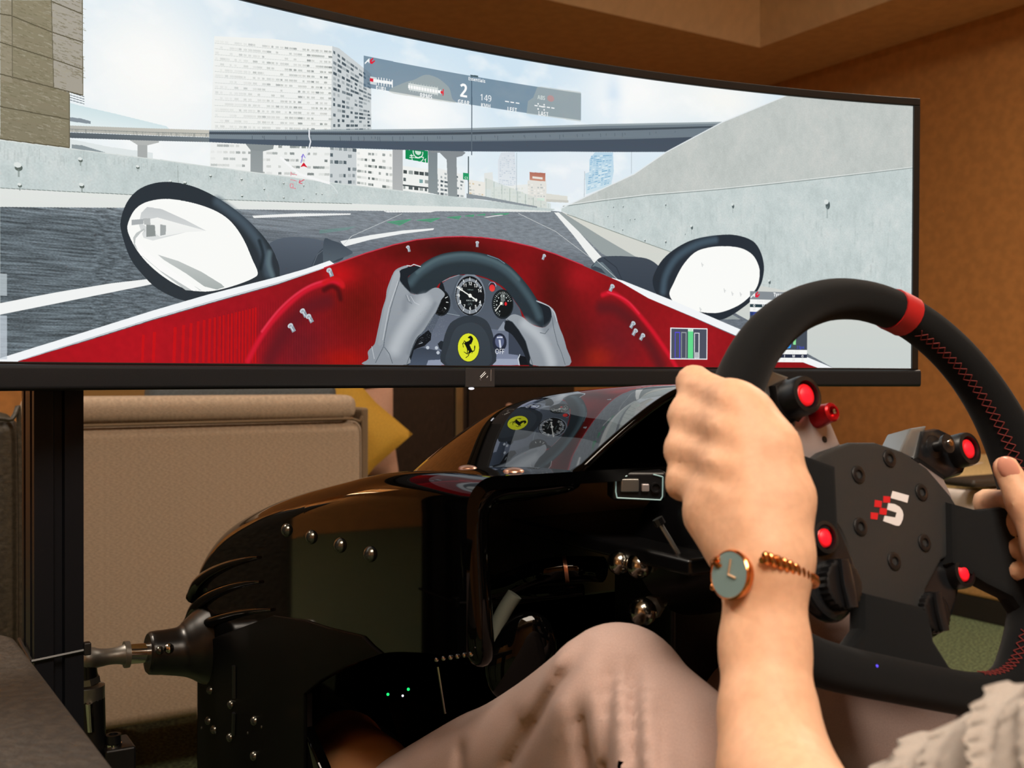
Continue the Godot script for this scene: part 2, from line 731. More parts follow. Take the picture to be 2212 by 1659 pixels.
func ceiling_panel(at: Vector3, size: Vector2, energy: float, label: String) -> void:
	var t := thing("ceiling_light", label, "lamp", at)
	part("lamp_frame", box_at(at + Vector3(0, -0.012, 0), Vector3(size.x + 0.06, 0.024, size.y + 0.06), 0.006), M.lamp_frame, t)
	part("diffuser", box_at(at + Vector3(0, -0.027, 0), Vector3(size.x, 0.008, size.y), 0.003), M.warm_lamp, t)
	var l := AreaLight3D.new()
	l.name = "glow"
	l.area_size = size
	l.area_normalize_energy = true
	l.light_color = Color("fff0de")
	l.light_energy = energy
	l.area_range = 30.0
	l.area_attenuation = 2.0
	l.shadow_enabled = true
	l.rotation = Vector3(-PI / 2, 0, 0)
	t.add_child(l)
	l.position = Vector3(0, -0.034, 0)


func floor_lamp(at: Vector3, energy: float, label: String) -> void:
	var t := thing("floor_lamp", label, "lamp", at)
	part("base", lathe([[0.15, 0.0], [0.15, 0.012], [0.03, 0.03], [0.012, 0.05]], 24).xf(Transform3D(Basis(), at)), M.dull_steel, t)
	part("pole", tube([at + Vector3(0, 0.04, 0), at + Vector3(0, 1.55, 0)], 0.011, 10), M.dull_steel, t)
	var shade := []
	for q in [[0.24, 1.48], [0.20, 1.82], [0.198, 1.82], [0.238, 1.48]]:
		var ring := []
		for i in 32:
			ring.append(at + Vector3(q[0] * cos(TAU * i / 32), q[1], q[0] * sin(TAU * i / 32)))
		shade.append(ring)
	part("shade", loft(shade, false, true, true), M.lamp_shade, t)
	part("bulb", ball(at + Vector3(0, 1.62, 0), Vector3.ONE * 0.05, 14), M.warm_lamp, t)
	var l := OmniLight3D.new()
	l.name = "glow"
	l.light_color = Color("ffecd6")
	l.light_energy = energy
	l.light_size = 0.05
	l.omni_range = 20.0
	l.omni_attenuation = 2.0
	l.shadow_enabled = true
	t.add_child(l)
	l.position = Vector3(0, 1.62, 0)


func slab(lo: Vector3, hi: Vector3) -> Geo:
	return box_at((lo + hi) / 2, hi - lo, 0.002)


func make_room() -> void:
	struct("floor", slab(Vector3(-3.6, -0.12, -4.95), Vector3(4.95, 0.0, 4.2)), M.carpet, "dark green carpet of the lounge")
	struct("wall_right", slab(Vector3(4.8, 0, -4.95), Vector3(4.95, 3.45, 4.2)), M.wall_paint, "orange brown painted wall beside the monitor")
	struct("wall_back", slab(Vector3(-3.6, 0, -4.95), Vector3(4.8, 3.45, -4.8)), M.wall_paint, "orange brown wall behind the monitor")
	struct("wall_left", slab(Vector3(-3.6, 0, -4.8), Vector3(-3.45, 3.45, 4.2)), M.wall_paint, "orange brown wall out of view")
	struct("wall_front", slab(Vector3(-3.45, 0, 4.05), Vector3(4.8, 3.45, 4.2)), M.wall_paint, "orange brown wall behind the camera")
	# the soffit runs round a raised tray with sloping sides
	var lo := Vector2(-2.8, -3.77)
	var hi := Vector2(4.13, 3.2)
	var g := Geo.new()
	for b in [[-3.45, -4.8, 4.8, lo.y], [-3.45, hi.y, 4.8, 4.05], [-3.45, lo.y, lo.x, hi.y], [hi.x, lo.y, 4.8, hi.y]]:
		g.join(slab(Vector3(b[0], 2.95, b[1]), Vector3(b[2], 3.45, b[3])))
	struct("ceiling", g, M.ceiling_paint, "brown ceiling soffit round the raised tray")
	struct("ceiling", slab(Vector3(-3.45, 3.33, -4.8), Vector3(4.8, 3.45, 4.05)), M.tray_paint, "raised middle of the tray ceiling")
	var added_curtain := []
	for k in 2:
		var row := []
		for i in 121:
			var z := lerpf(-4.4, 1.2, i / 120.0)
			row.append(Vector3(-3.30 + 0.045 * sin(i * 1.1) + 0.02 * sin(i * 0.37), 0.02 + k * 2.85, z))
		added_curtain.append(row)
	var drape := part("added_curtain", sheet(added_curtain, 0.006), M.added_curtain)  # added, unseen: gives the shell's flank something dark to reflect
	tag(drape, "long dark olive drape added along the unseen left wall to darken the flank reflection", "added_curtain")
	var r := 0.28
	var rise := Geo.new()
	var a := [Vector3(lo.x, 2.95, lo.y), Vector3(hi.x, 2.95, lo.y), Vector3(hi.x, 2.95, hi.y), Vector3(lo.x, 2.95, hi.y)]
	var c := [Vector3(lo.x + r, 3.335, lo.y + r), Vector3(hi.x - r, 3.335, lo.y + r), Vector3(hi.x - r, 3.335, hi.y - r), Vector3(lo.x + r, 3.335, hi.y - r)]
	for i in 4:
		var j := (i + 1) % 4
		var face := sheet([[a[i], a[j]], [c[i], c[j]]], 0.012)
		rise.join(face)
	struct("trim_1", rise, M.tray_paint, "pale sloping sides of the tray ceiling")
	struct("baseboard_right", slab(Vector3(4.775, 0, -4.8), Vector3(4.8, 0.1, 4.05)), M.plinth, "black baseboard of the brown wall")


# ---------------------------------------------------------------- the curved monitor

# millimetres across from the middle of the screen and up from its lower edge, "out" metres towards the viewer
func scr(x: float, y: float, out := 0.0) -> Vector3:
	var a := x * 0.001 / ARC
	return Vector3((ARC - out) * sin(a), LIFT + y * 0.001, ARC - (ARC - out) * cos(a))


# a bar with a rounded section that follows the curve; out runs towards the viewer
func arc_bar(x0: float, x1: float, y0: float, y1: float, out0: float, out1: float, r := 0.002, n := 40) -> Geo:
	var rings := []
	var section := rounded_rect((out1 - out0) / 2, (y1 - y0) * 0.0005, r, 3)
	for i in n + 1:
		var x := lerpf(x0, x1, float(i) / n)
		rings.append(section.map(func(q): return scr(x, (y0 + y1) / 2 + q.y * 1000.0, (out0 + out1) / 2 + q.x)))
	return loft(rings)


func make_monitor() -> void:
	var t := thing("curved_monitor", "wide curved black monitor showing a red open cockpit racing game", "monitor", scr(0, -24))
	var w := HALF * 1000.0
	# the display: one curved panel, its picture in two halves
	var tiles := paint_screen()
	var mesh := ArrayMesh.new()
	for k in 2:
		var pts := PackedVector3Array()
		var nrm := PackedVector3Array()
		var uvs := PackedVector2Array()
		var idx := PackedInt32Array()
		for i in 49:
			var x := lerpf(-w + k * w, k * w, i / 48.0)
			for y in [0.0, HIGH * 1000.0]:
				pts.append(scr(x, y) - t.position)
				nrm.append(Vector3(-sin(x * 0.001 / ARC), 0, cos(x * 0.001 / ARC)))
				uvs.append(Vector2(i / 48.0, 1.0 - y / (HIGH * 1000.0)))
		for i in 48:
			idx.append_array([i * 2, i * 2 + 1, i * 2 + 3, i * 2, i * 2 + 3, i * 2 + 2])
		var a := []
		a.resize(Mesh.ARRAY_MAX)
		a[Mesh.ARRAY_VERTEX] = pts
		a[Mesh.ARRAY_NORMAL] = nrm
		a[Mesh.ARRAY_TEX_UV] = uvs
		a[Mesh.ARRAY_INDEX] = idx
		mesh.add_surface_from_arrays(Mesh.PRIMITIVE_TRIANGLES, a)
		var m := StandardMaterial3D.new()
		m.resource_name = "screen_picture"
		m.albedo_color = Color(0.01, 0.01, 0.01)
		m.roughness = 0.4
		m.metallic_specular = 0.2
		m.texture_repeat = false
		m.emission_enabled = true
		m.emission = Color.BLACK
		m.emission_texture = ImageTexture.create_from_image(tiles[k])
		m.emission_energy_multiplier = 1.0
		mesh.surface_set_material(k, m)
	var o := MeshInstance3D.new()
	o.name = "screen"
	o.mesh = mesh
	t.add_child(o, true)
	o.set_meta("label", "lit screen showing a city expressway and a red cockpit")
	var h := HIGH * 1000.0
	part("bezel", arc_bar(-w - 8.5, w + 8.5, h, h + 10.0, -0.016, 0.003, 0.0015), M.bezel_black, t)
	for s in [-1, 1]:
		part("bezel", arc_bar(minf(s * w, s * (w + 8.5)), maxf(s * w, s * (w + 8.5)), -2.0, h + 0.5, -0.016, 0.003, 0.0015, 2), M.bezel_black, t)
	part("bezel", arc_bar(-w, w, -2.0, 0.0, -0.016, 0.002, 0.0005), M.bezel_black, t)
	part("chin", arc_bar(-w - 9.5, w + 9.5, -23.5, -2.0, -0.018, 0.008, 0.004), M.chin_plastic, t)
	part("back_cover", arc_bar(-w - 7.0, w + 7.0, -22.0, h + 8.0, -0.045, -0.014, 0.01), M.bezel_black, t)
	# the glossy plate in the middle of the chin with a scratched mark, and the power light under it
	var badge := part("badge", arc_bar(-17.0, 19.0, -23.0, -2.6, 0.007, 0.0088, 0.0006, 6), M.chin_gloss, t)
	var mark := Geo.new()
	for q in [[1.0, -12.0, 7.0, -6.5], [1.6, -13.5, 8.0, -8.0], [0.6, -14.0, 1.8, -15.8], [9.0, -13.0, 10.6, -11.0], [14.5, -4.0, 14.3, -16.5]]:
		mark.join(tube([scr(q[0], q[1], 0.009), scr(q[2], q[3], 0.009)], 0.00022, 6))
	part("mark", mark, M.logo_grey, badge)
	part("power_light", ball(scr(-7.0, -24.6, 0.004), Vector3(0.0036, 0.0014, 0.002), 12), M.led_white, t)
	# the screen's own light for renderers that do not let a glowing picture light the room: thin share of its true power
	for x in [-300.0, 300.0]:
		var l := AreaLight3D.new()
		l.name = "screen_light"
		l.area_size = Vector2(0.55, 0.3)
		l.area_normalize_energy = true
		l.light_color = Color("dfe6ea")
		l.light_energy = 0.012
		l.area_range = 20.0
		l.area_attenuation = 2.0
		l.shadow_enabled = true
		t.add_child(l)
		l.position = scr(x, 168, 0.03) - t.position
		l.rotation = Vector3(0, PI - x * 0.001 / ARC, 0)


# ---------------------------------------------------------------- the picture on the screen, drawn in millimetres of the screen

const PXMM := 2048.0 / 598.0
const TALL := 1151
var canvas := []
var asphalt := []
var reds := []
var concrete := []


func px(x: float) -> float: return (x + 598.0) * PXMM
func py(y: float) -> float: return (336.0 - y) * PXMM


func span(y: int, a: int, b: int, c: Color, from: Array) -> void:
	if y < 0 or y >= TALL: return
	for k in 2:
		var x0 := maxi(a - 2048 * k, 0)
		var x1 := mini(b - 2048 * k, 2048)
		if x1 <= x0: continue
		if from.size():
			canvas[k].blit_rect(from[k], Rect2i(x0, y, x1 - x0, 1), Vector2i(x0, y))
		elif c.a >= 0.99:
			canvas[k].fill_rect(Rect2i(x0, y, x1 - x0, 1), c)
		else:
			for x in range(x0, x1):
				canvas[k].set_pixel(x, y, canvas[k].get_pixel(x, y).lerp(c, c.a))


# filled outline: flat list of x, y in millimetres; c2 gives a run of colour from top to bottom
func fill(color: String, p: Array, color2 := "", from := []) -> void:
	var n := p.size() / 2
	var xs := PackedFloat32Array()
	var ys := PackedFloat32Array()
	var lo := 1e9
	var hi := -1e9
	for i in n:
		xs.append(px(p[i * 2]))
		ys.append(py(p[i * 2 + 1]))
		lo = minf(lo, ys[i])
		hi = maxf(hi, ys[i])
	var c := Color(color) if color else Color.BLACK
	var c2 := Color(color2) if color2 else c
	for y in range(maxi(int(floor(lo)), 0), mini(int(ceil(hi)) + 1, TALL)):
		var at := y + 0.5
		var cuts := []
		var j := n - 1
		for i in n:
			if (ys[i] <= at) != (ys[j] <= at):
				cuts.append(xs[i] + (at - ys[i]) / (ys[j] - ys[i]) * (xs[j] - xs[i]))
			j = i
		cuts.sort()
		var col := c.lerp(c2, clampf((at - lo) / maxf(hi - lo, 1.0), 0, 1)) if color2 else c
		for i in range(0, cuts.size() - 1, 2):
			span(y, int(round(cuts[i])), int(round(cuts[i + 1])), col, from)


func oval(color: String, x: float, y: float, rx: float, ry: float, tilt := 0.0, color2 := "") -> void:
	var p := []
	for i in 48:
		var a := TAU * i / 48
		var q := Vector2(rx * cos(a), ry * sin(a)).rotated(tilt)
		p.append_array([x + q.x, y + q.y])
	fill(color, p, color2)


func line(color: String, width: float, p: Array) -> void:
	for i in range(0, p.size() - 2, 2):
		var a := Vector2(p[i], p[i + 1])
		var b := Vector2(p[i + 2], p[i + 3])
		var n := (b - a).orthogonal().normalized() * width / 2
		var e := (b - a).normalized() * width * 0.15
		fill(color, [a.x + n.x - e.x, a.y + n.y - e.y, b.x + n.x + e.x, b.y + n.y + e.y, b.x - n.x + e.x, b.y - n.y + e.y, a.x - n.x - e.x, a.y - n.y - e.y])


# the outline rounded through its points
func blob(color: String, p: Array, color2 := "", per := 4) -> void:
	var n := p.size() / 2
	var out := []
	for i in n:
		var a := Vector2(p[((i + n - 1) % n) * 2], p[((i + n - 1) % n) * 2 + 1])
		var b := Vector2(p[i * 2], p[i * 2 + 1])
		var c := Vector2(p[((i + 1) % n) * 2], p[((i + 1) % n) * 2 + 1])
		var d := Vector2(p[((i + 2) % n) * 2], p[((i + 2) % n) * 2 + 1])
		for k in per:
			var t := float(k) / per
			var q := 0.5 * ((2.0 * b) + (c - a) * t + (2.0 * a - 5.0 * b + 4.0 * c - d) * t * t + (3.0 * b - a - 3.0 * c + d) * t * t * t)
			out.append_array([q.x, q.y])
	fill(color, out, color2)


# a band whose edges melt into what is under it
func soft_line(color: String, width: float, p: Array, strength := 0.9, steps := 6) -> void:
	var pts := []
	for i in range(0, p.size(), 2):
		pts.append(Vector2(p[i], p[i + 1]))
	pts = curve(pts, 4)
	var lo := pts[0] as Vector2
	var hi := lo
	for q in pts:
		lo = lo.min(q)
		hi = hi.max(q)
	var c := Color(color)
	var r := width / 2
	for y in range(maxi(int(py(hi.y + r)), 0), mini(int(py(lo.y - r)) + 1, TALL)):
		for x in range(maxi(int(px(lo.x - r)), 0), mini(int(px(hi.x + r)) + 1, 4096)):
			var at := Vector2(x / PXMM - 598.0, 336.0 - y / PXMM)
			var best := 1e9
			for i in pts.size() - 1:
				var a: Vector2 = pts[i]
				var d: Vector2 = pts[i + 1] - a
				var h := clampf((at - a).dot(d) / maxf(d.length_squared(), 1e-6), 0.0, 1.0)
				best = minf(best, (at - a - d * h).length_squared())
			if best < r * r:
				var w := 1.0 - best / (r * r)
				var im: Image = canvas[x >> 11]
				im.set_pixel(x & 2047, y, im.get_pixel(x & 2047, y).lerp(c, w * w * strength))


func box(color: String, x0: float, y0: float, x1: float, y1: float) -> void:
	fill(color, [x0, y0, x1, y0, x1, y1, x0, y1])


# lettering: the outlines of the letters, filled; (x, y) is the middle of the line of text, tall the height of a capital
func words(color: String, said: String, x: float, y: float, tall: float, bold := false, squeeze := 1.0) -> void:
	var f := SystemFont.new()
	f.font_names = PackedStringArray(["Droid Sans"])
	f.font_weight = 700 if bold else 400
	var tm := TextMesh.new()
	tm.text = said
	tm.font = f
	tm.font_size = 32
	tm.pixel_size = 0.01
	tm.depth = 0.0
	tm.curve_step = 1.0
	var a := tm.get_mesh_arrays() if tm.get_surface_count() == 0 else tm.surface_get_arrays(0)
	var v: PackedVector3Array = a[Mesh.ARRAY_VERTEX]
	var idx: PackedInt32Array = a[Mesh.ARRAY_INDEX] if a[Mesh.ARRAY_INDEX] != null else PackedInt32Array(range(v.size()))
	var lo := Vector2(1e9, 1e9)
	var hi := Vector2(-1e9, -1e9)
	for q in v:
		lo = Vector2(minf(lo.x, q.x), minf(lo.y, q.y))
		hi = Vector2(maxf(hi.x, q.x), maxf(hi.y, q.y))
	var s := tall / (0.32 * 0.714)
	var mid := (lo + hi) / 2
	for i in range(0, idx.size(), 3):
		var p := []
		for k in 3:
			var q := v[idx[i + k]]
			p.append_array([x + (q.x - mid.x) * s * squeeze, y + (q.y - mid.y) * s])
		fill(color, p)


# rows of windows on a facade whose corners are given (mm): lower left, lower right, upper right, upper left
func windows(q: Array, cols: int, rows: int, colors: Array, keep: float, seed_at: int, tall := 0.5, wide := 0.7, fade := 1.0) -> void:
	var r := RandomNumberGenerator.new()
	r.seed = seed_at
	var a := Vector2(q[0], q[1])
	var b := Vector2(q[2], q[3])
	var c := Vector2(q[4], q[5])
	var d := Vector2(q[6], q[7])
	for j in rows:
		for i in cols:
			var shade: String = colors[r.randi() % colors.size()]
			var w := wide * r.randf_range(0.5, 1.25)
			if r.randf() > keep: continue
			var u0 := (i + 0.1) / cols
			var u1 := minf((i + 0.1 + w) / cols, 1.0)
			var v0 := (j + 0.25) / rows
			var v1 := (j + 0.25 + tall) / rows
			var p := []
			for e in [[u0, v0], [u1, v0], [u1, v1], [u0, v1]]:
				var m := a.lerp(b, e[0]).lerp(d.lerp(c, e[0]), e[1])
				p.append_array([m.x, m.y])
			fill(Color(Color(shade), lerpf(fade, 1.0, u0)).to_html(), p)


# a soft picture for both halves, computed coarsely and enlarged
func soft_layer(paint: Callable, wide := 512, high := 144) -> Array:
	var im := Image.create(wide, high, false, Image.FORMAT_RGB8)
	for y in high:
		for x in wide:
			im.set_pixel(x, y, paint.call(-598.0 + (x + 0.5) / wide * 1196.0, 336.0 - (y + 0.5) / high * 336.0))
	im.resize(4096, 1152, Image.INTERPOLATE_CUBIC)
	return [im.get_region(Rect2i(0, 0, 2048, 1152)), im.get_region(Rect2i(2048, 0, 2048, 1152))]


func spots(base: Color, list: Array, x: float, y: float) -> Color:
	for s in list:
		var d := Vector2((x - s[0]) / s[2], (y - s[1]) / s[3]).length_squared()
		if d < 6.0:
			base = base.lerp(s[4], s[5] * exp(-d))
	return base


func paint_screen() -> Array:
	var soft := FastNoiseLite.new()
	soft.seed = 5
	soft.frequency = 0.012
	soft.fractal_octaves = 4
	var cloud := Color("fbfcfb")
	var blue := Color("c9e0f0")
	var skyspots := [
		[-345.5, 256.7, 95.0, 90.0, Color("fbfbf8"), 1.0], [-215.1, 321.0, 70.0, 26.0, Color("dfe9ef"), 0.8], [-38.7, 330.7, 120.0, 32.0, Color("cfe4f2"), 0.9],
		[-71.5, 265.4, 75.0, 40.0, cloud, 1.0], [204.8, 318.8, 90.0, 60.0, cloud, 0.95], [326.2, 323.4, 90.0, 40.0, Color("f7f8f5"), 1.0],
		[112.2, 338.7, 34.0, 20.0, Color("d3e5f2"), 0.7], [176.7, 312.9, 10.0, 22.0, Color("cfe2f2"), 0.7], [131.1, 215.8, 60.0, 40.0, Color("e6eef4"), 1.0],
		[-175.6, 157.3, 160.0, 60.0, Color("f3f6f5"), 1.0],
	]
	canvas = soft_layer(func(x, y):
		var c := blue.lerp(Color("f4f8f8"), clampf((300.0 - y) / 190.0, 0.0, 1.0))
		c = spots(c, skyspots, x, y)
		return c.lerp(cloud, clampf(soft.get_noise_2d(x * 1.2, y * 2.0) * 0.9, 0.0, 0.5)))
	var road_noise := FastNoiseLite.new()
	road_noise.seed = 9
	road_noise.frequency = 0.05
	road_noise.fractal_octaves = 3
	asphalt = soft_layer(func(x, y):
		var near := clampf((-150.0 - x) / 250.0, 0.0, 1.0)
		var n := road_noise.get_noise_2d(x * lerpf(1.6, 0.35, near), y * 9.0) * 0.6 + road_noise.get_noise_2d(x * 14.0 + 900.0, y * 14.0) * 0.3
		var c := Color("6a727b").lerp(Color("5f696f"), near)
		c = c.lerp(Color("8d959b"), clampf((y - 118.0) / 30.0, 0.0, 0.6))
		return (c * (1.0 + n * lerpf(0.22, 0.75, near))).clamp(), 1000, 576)
	concrete = soft_layer(func(x, y):
		var n := road_noise.get_noise_2d(x * 0.3, y * 0.3 + 300.0) * 0.6 + road_noise.get_noise_2d(x * 1.6, y * 1.0) * 0.4
		var c := Color("c6d1d0").lerp(Color("d6dcda"), clampf(n * 1.1, 0.0, 0.8)).lerp(Color("b4c0bf"), clampf(-n * 1.0, 0.0, 0.5))
		return c * (1.0 + 0.05 * road_noise.get_noise_2d(x * 16.0, y * 16.0)), 1000, 320)
	var redspots := [
		[-358.0, 21.6, 160.0, 60.0, Color("b2131f"), 0.95], [-261.9, 36.8, 50.0, 50.0, Color("9c1420"), 0.9], [-180.4, 62.0, 30.0, 26.0, Color("86161f"), 0.8], [-200.1, 18.7, 34.0, 34.0, Color("6a1922"), 0.95],
		[-137.2, 59.2, 34.0, 44.0, Color("661410"), 0.95], [-157.8, 89.6, 20.0, 13.0, Color("c4141a"), 0.9], [-32.4, 122.0, 72.0, 17.0, Color("45100f"), 1.0], [-87.3, 115.9, 26.0, 10.0, Color("5e1110"), 0.8],
		[98.4, 78.3, 28.0, 60.0, Color("551211"), 1.0], [134.7, 100.7, 22.0, 16.0, Color("a81820"), 0.8], [181.4, 30.5, 40.0, 40.0, Color("6c1a20"), 0.95], [153.6, 10.4, 22.0, 13.0, Color("a52417"), 0.9], [289.3, 34.9, 50.0, 40.0, Color("a01922"), 0.95],
		[-152.5, 5.8, 26.0, 10.0, Color("a5150f"), 0.9], [125.9, 26.9, 26.0, 40.0, Color("4e1413"), 0.8],
	]
	reds = soft_layer(func(x, y):
		var c := spots(Color("8e141a"), redspots, x, y)
		return c * (1.0 + 0.05 * soft.get_noise_2d(x * 8.0, y * 8.0)))
	paint_city()
	paint_road()
	paint_cockpit()
	paint_panels()
	var both := canvas
	canvas = []
	for im in both:
		im.crop(2048, 1151)
	return both


func paint_city() -> void:
	# hazy hill and houses far left
	fill("cfe2e6", [-417.4, 214.8, -408.9, 214.0, -378.3, 212.4, -332.8, 209.1, -327.7, 204.5, -417.4, 195.7], "e6f0f1")
	fill("87929a", [-417.4, 202.9, -407.8, 203.4, -399.6, 202.5, -399.6, 200.2, -417.4, 199.5])
	for k in 4:
		line("5c666e", 0.5, [-438.0, 226.0 - k * 2.2, -405.0, 222.0 - k * 2.0])
	fill("dfe6e6", [-417.4, 184.9, -382.3, 183.4, -345.5, 184.0, -345.5, 177.9, -382.3, 176.3, -417.4, 176.5])
	fill("8d989c", [-415.5, 180.6, -406.7, 181.2, -383.9, 177.6, -383.9, 175.3, -415.5, 176.8])
	# the tall block of flats, front and side
	fill("f1f3f0", [-288.0, 298.1, -229.5, 307.5, -166.9, 312.6, -166.6, 180.1, -292.8, 165.4], "eef0ee")
	fill("ccd2d4", [-166.9, 312.6, -159.8, 312.1, -123.8, 292.7, -123.6, 236.0, -140.2, 225.4, -140.1, 178.4, -169.6, 176.1])
	windows([-287.5, 209.0, -166.7, 223.7, -166.9, 309.9, -287.5, 296.5], 26, 17, ["c9ccc8", "b3b7b3", "d3d5d1", "8f9594", "bcc1be"], 0.72, 11, 0.36, 0.85, 0.2)
	for k in 17:
		var v := (k + 0.1) / 17.0
		var a := Vector2(-287.5, 209.0).lerp(Vector2(-287.5, 296.5), v)
		var b := Vector2(-166.7, 223.7).lerp(Vector2(-166.9, 309.9), v)
		line("c9cecb", 0.35, [a.x, a.y, b.x, b.y])
	windows([-166.2, 221.9, -123.6, 232.3, -123.7, 289.9, -166.4, 310.0], 9, 17, ["4d5a62", "7b868c", "616d74", "a9b1b4"], 0.85, 12, 0.55, 0.8)
	windows([-291.9, 166.3, -169.6, 177.0, -169.7, 216.9, -291.9, 201.6], 20, 6, ["c5c9c6", "9aa19f", "7d8584", "dfe2df"], 0.6, 13, 0.36, 0.9, 0.5)
	windows([-169.6, 175.2, -140.1, 179.3, -140.2, 217.1, -169.7, 216.0], 6, 6, ["56636a", "8b9599", "b5bcbe"], 0.8, 14, 0.5, 0.8)
	fill("f4f5f2", [-140.2, 215.3, -98.2, 218.6, -98.1, 176.6, -140.1, 178.4])
	windows([-139.6, 179.3, -99.2, 177.9, -99.3, 217.6, -139.6, 214.4], 10, 6, ["9ba2a0", "c8ccc8", "6d7674", "e0e3e0"], 0.75, 15, 0.4, 0.85)
	fill("eff1ee", [-88.6, 204.6, -54.9, 204.5, -54.8, 178.5, -88.5, 178.1])
	windows([-87.4, 179.1, -55.9, 179.3, -56.0, 203.5, -87.5, 202.9], 5, 3, ["5b6567", "7fa6a6", "9aa2a0", "474f50"], 0.85, 16, 0.45, 0.7)
	box("4a5355", -87.4, 184.3, -57.0, 185.5)
	fill("e9ecea", [-49.4, 207.1, -13.6, 203.0, -13.5, 177.4, -49.3, 177.1])
	windows([-48.2, 178.1, -14.7, 178.3, -14.8, 200.9, -48.3, 205.3], 7, 6, ["59656b", "828c90", "a9b1b3"], 0.8, 17, 0.5, 0.7)
	# green billboard with a round emblem and katakana
	fill("0f8a52", [-84.3, 221.3, -58.2, 223.4, -58.2, 210.9, -84.3, 212.2])
	var e := Vector2(-69.7, 220.6)
	oval("e6f2ea", e.x, e.y, 6.2, 6.0)
	oval("0f8a52", e.x, e.y, 5.2, 5.0)
	oval("cfe6d8", e.x, e.y + 0.6, 3.6, 3.4)
	box("0f8a52", e.x - 8.0, e.y + 1.2, e.x + 8.0, e.y + 7.0)
	line("eef6f0", 0.8, [e.x - 9.6, e.y - 4.6, e.x - 5.2, e.y - 4.0])      # ki
	line("eef6f0", 0.8, [e.x - 9.8, e.y - 6.6, e.x - 5.0, e.y - 5.9])
	line("eef6f0", 0.8, [e.x - 8.0, e.y - 2.8, e.x - 6.8, e.y - 8.6])
	line("eef6f0", 1.0, [e.x - 4.0, e.y - 6.0, e.x + 0.6, e.y - 6.0])      # long mark
	line("eef6f0", 0.8, [e.x + 1.8, e.y - 6.0, e.x + 1.8, e.y - 4.4, e.x + 6.4, e.y - 4.4, e.x + 5.8, e.y - 7.0, e.x + 3.4, e.y - 9.2])   # u
	line("eef6f0", 0.8, [e.x + 4.0, e.y - 3.2, e.x + 4.0, e.y - 4.4])
	line("eef6f0", 0.7, [e.x + 9.6, e.y - 5.4, e.x + 7.4, e.y - 7.2])      # small i
	line("eef6f0", 0.7, [e.x + 8.8, e.y - 6.2, e.x + 8.8, e.y - 9.4])
	# far skyline
	fill("d5dde5", [27.5, 223.2, 30.9, 231.6, 48.4, 234.5, 51.5, 194.3, 27.6, 196.1], "e4eaee")
	windows([28.7, 197.2, 50.3, 196.2, 48.4, 231.5, 29.8, 228.5], 8, 16, ["c3ced8", "dfe6ea", "cdd7df"], 0.8, 18, 0.5, 0.8)
	fill("b9d6e8", [145.0, 235.5, 152.4, 244.6, 176.5, 246.9, 177.8, 225.2, 174.2, 208.9, 140.9, 195.7, 139.6, 219.2, 145.1, 221.3], "cfe3ec")
	windows([142.1, 200.0, 172.9, 210.9, 175.2, 244.1, 146.8, 240.4], 7, 18, ["93bcd8", "dcecf3", "a9cbe0", "7fb0cf"], 0.9, 19, 0.55, 0.85)
	fill("e3e2dc", [65.0, 204.7, 88.8, 207.9, 89.6, 173.4, 64.0, 174.0])
	fill("b06e5f", [67.3, 214.1, 87.6, 215.0, 87.6, 205.7, 67.4, 205.4], "c8917c")
	box("e9e4dc", 70.9, 209.8, 84.0, 207.4)
	windows([65.2, 174.1, 88.9, 174.9, 88.8, 203.7, 65.0, 201.6], 6, 9, ["cfd3d0", "b7bdbd", "efeee9"], 0.7, 20, 0.45, 0.7)
	fill("e2e5e2", [10.3, 207.4, 20.6, 209.5, 21.8, 190.6, 10.3, 190.5])
	fill("ebe9e2", [-9.1, 198.6, 11.4, 197.6, 11.5, 178.7, -9.0, 178.8])
	windows([-8.4, 178.9, 10.4, 179.1, 10.3, 195.5, -8.5, 196.6], 5, 5, ["d9c9ae", "b9bdb8", "d4d7d2"], 0.6, 21)
	fill("e8ebe8", [18.4, 192.8, 65.0, 200.6, 65.2, 173.0, 18.4, 175.3])
	windows([19.6, 176.4, 64.0, 174.0, 63.9, 198.4, 19.5, 191.4], 12, 5, ["d2d9d8", "bfc9c8", "e0e3da"], 0.7, 22)
	fill("dcdcd4", [88.9, 192.4, 116.6, 191.6, 116.6, 186.4, 88.9, 185.2])
	fill("c9c9c2", [88.9, 186.2, 117.8, 187.0, 117.8, 184.4, 88.9, 183.2])
	fill("d4e9dc", [77.0, 186.3, 86.5, 187.1, 86.5, 184.0, 77.0, 183.2])
	for q in [[50.8, 233.7, 51.0, 178.0], [139.0, 221.8, 138.5, 192.8], [201.4, 249.8, 201.6, 224.5]]:
		line("a9b4bb", 0.6, [q[0], q[1], q[2], q[3]])
	# the pillars of the elevated road, then its beams
	fill("a9adac", [-359.2, 191.6, -350.5, 192.5, -350.5, 176.8, -359.2, 176.8])
	fill("b3b6b4", [-372.6, 195.5, -340.0, 197.8, -340.0, 193.7, -350.5, 189.7, -359.2, 188.8, -365.3, 191.5])
	fill("8f9799", [-252.4, 203.0, -239.7, 203.9, -239.7, 176.9, -252.3, 177.1], "9aa1a2")
	fill("8a9294", [-264.8, 208.5, -228.4, 208.1, -229.3, 203.6, -239.7, 200.0, -252.4, 199.5, -257.5, 204.9])
	fill("a6a9ab", [-99.3, 221.3, -87.6, 222.3, -87.4, 178.2, -99.2, 178.4], "b4b7b7")
	fill("7a858b", [-57.7, 237.0, -46.7, 237.4, -46.5, 179.3, -57.6, 180.1], "8c9698")
	fill("83898e", [-55.0, 237.3, -37.3, 235.6, -12.6, 226.8, -17.1, 222.8, -23.8, 220.6, -22.6, 178.6, -33.8, 178.5, -35.6, 216.8, -43.9, 223.2, -54.9, 221.9], "8f989a")
	box("3c454b", -37.9, 235.1, -30.6, 231.1)
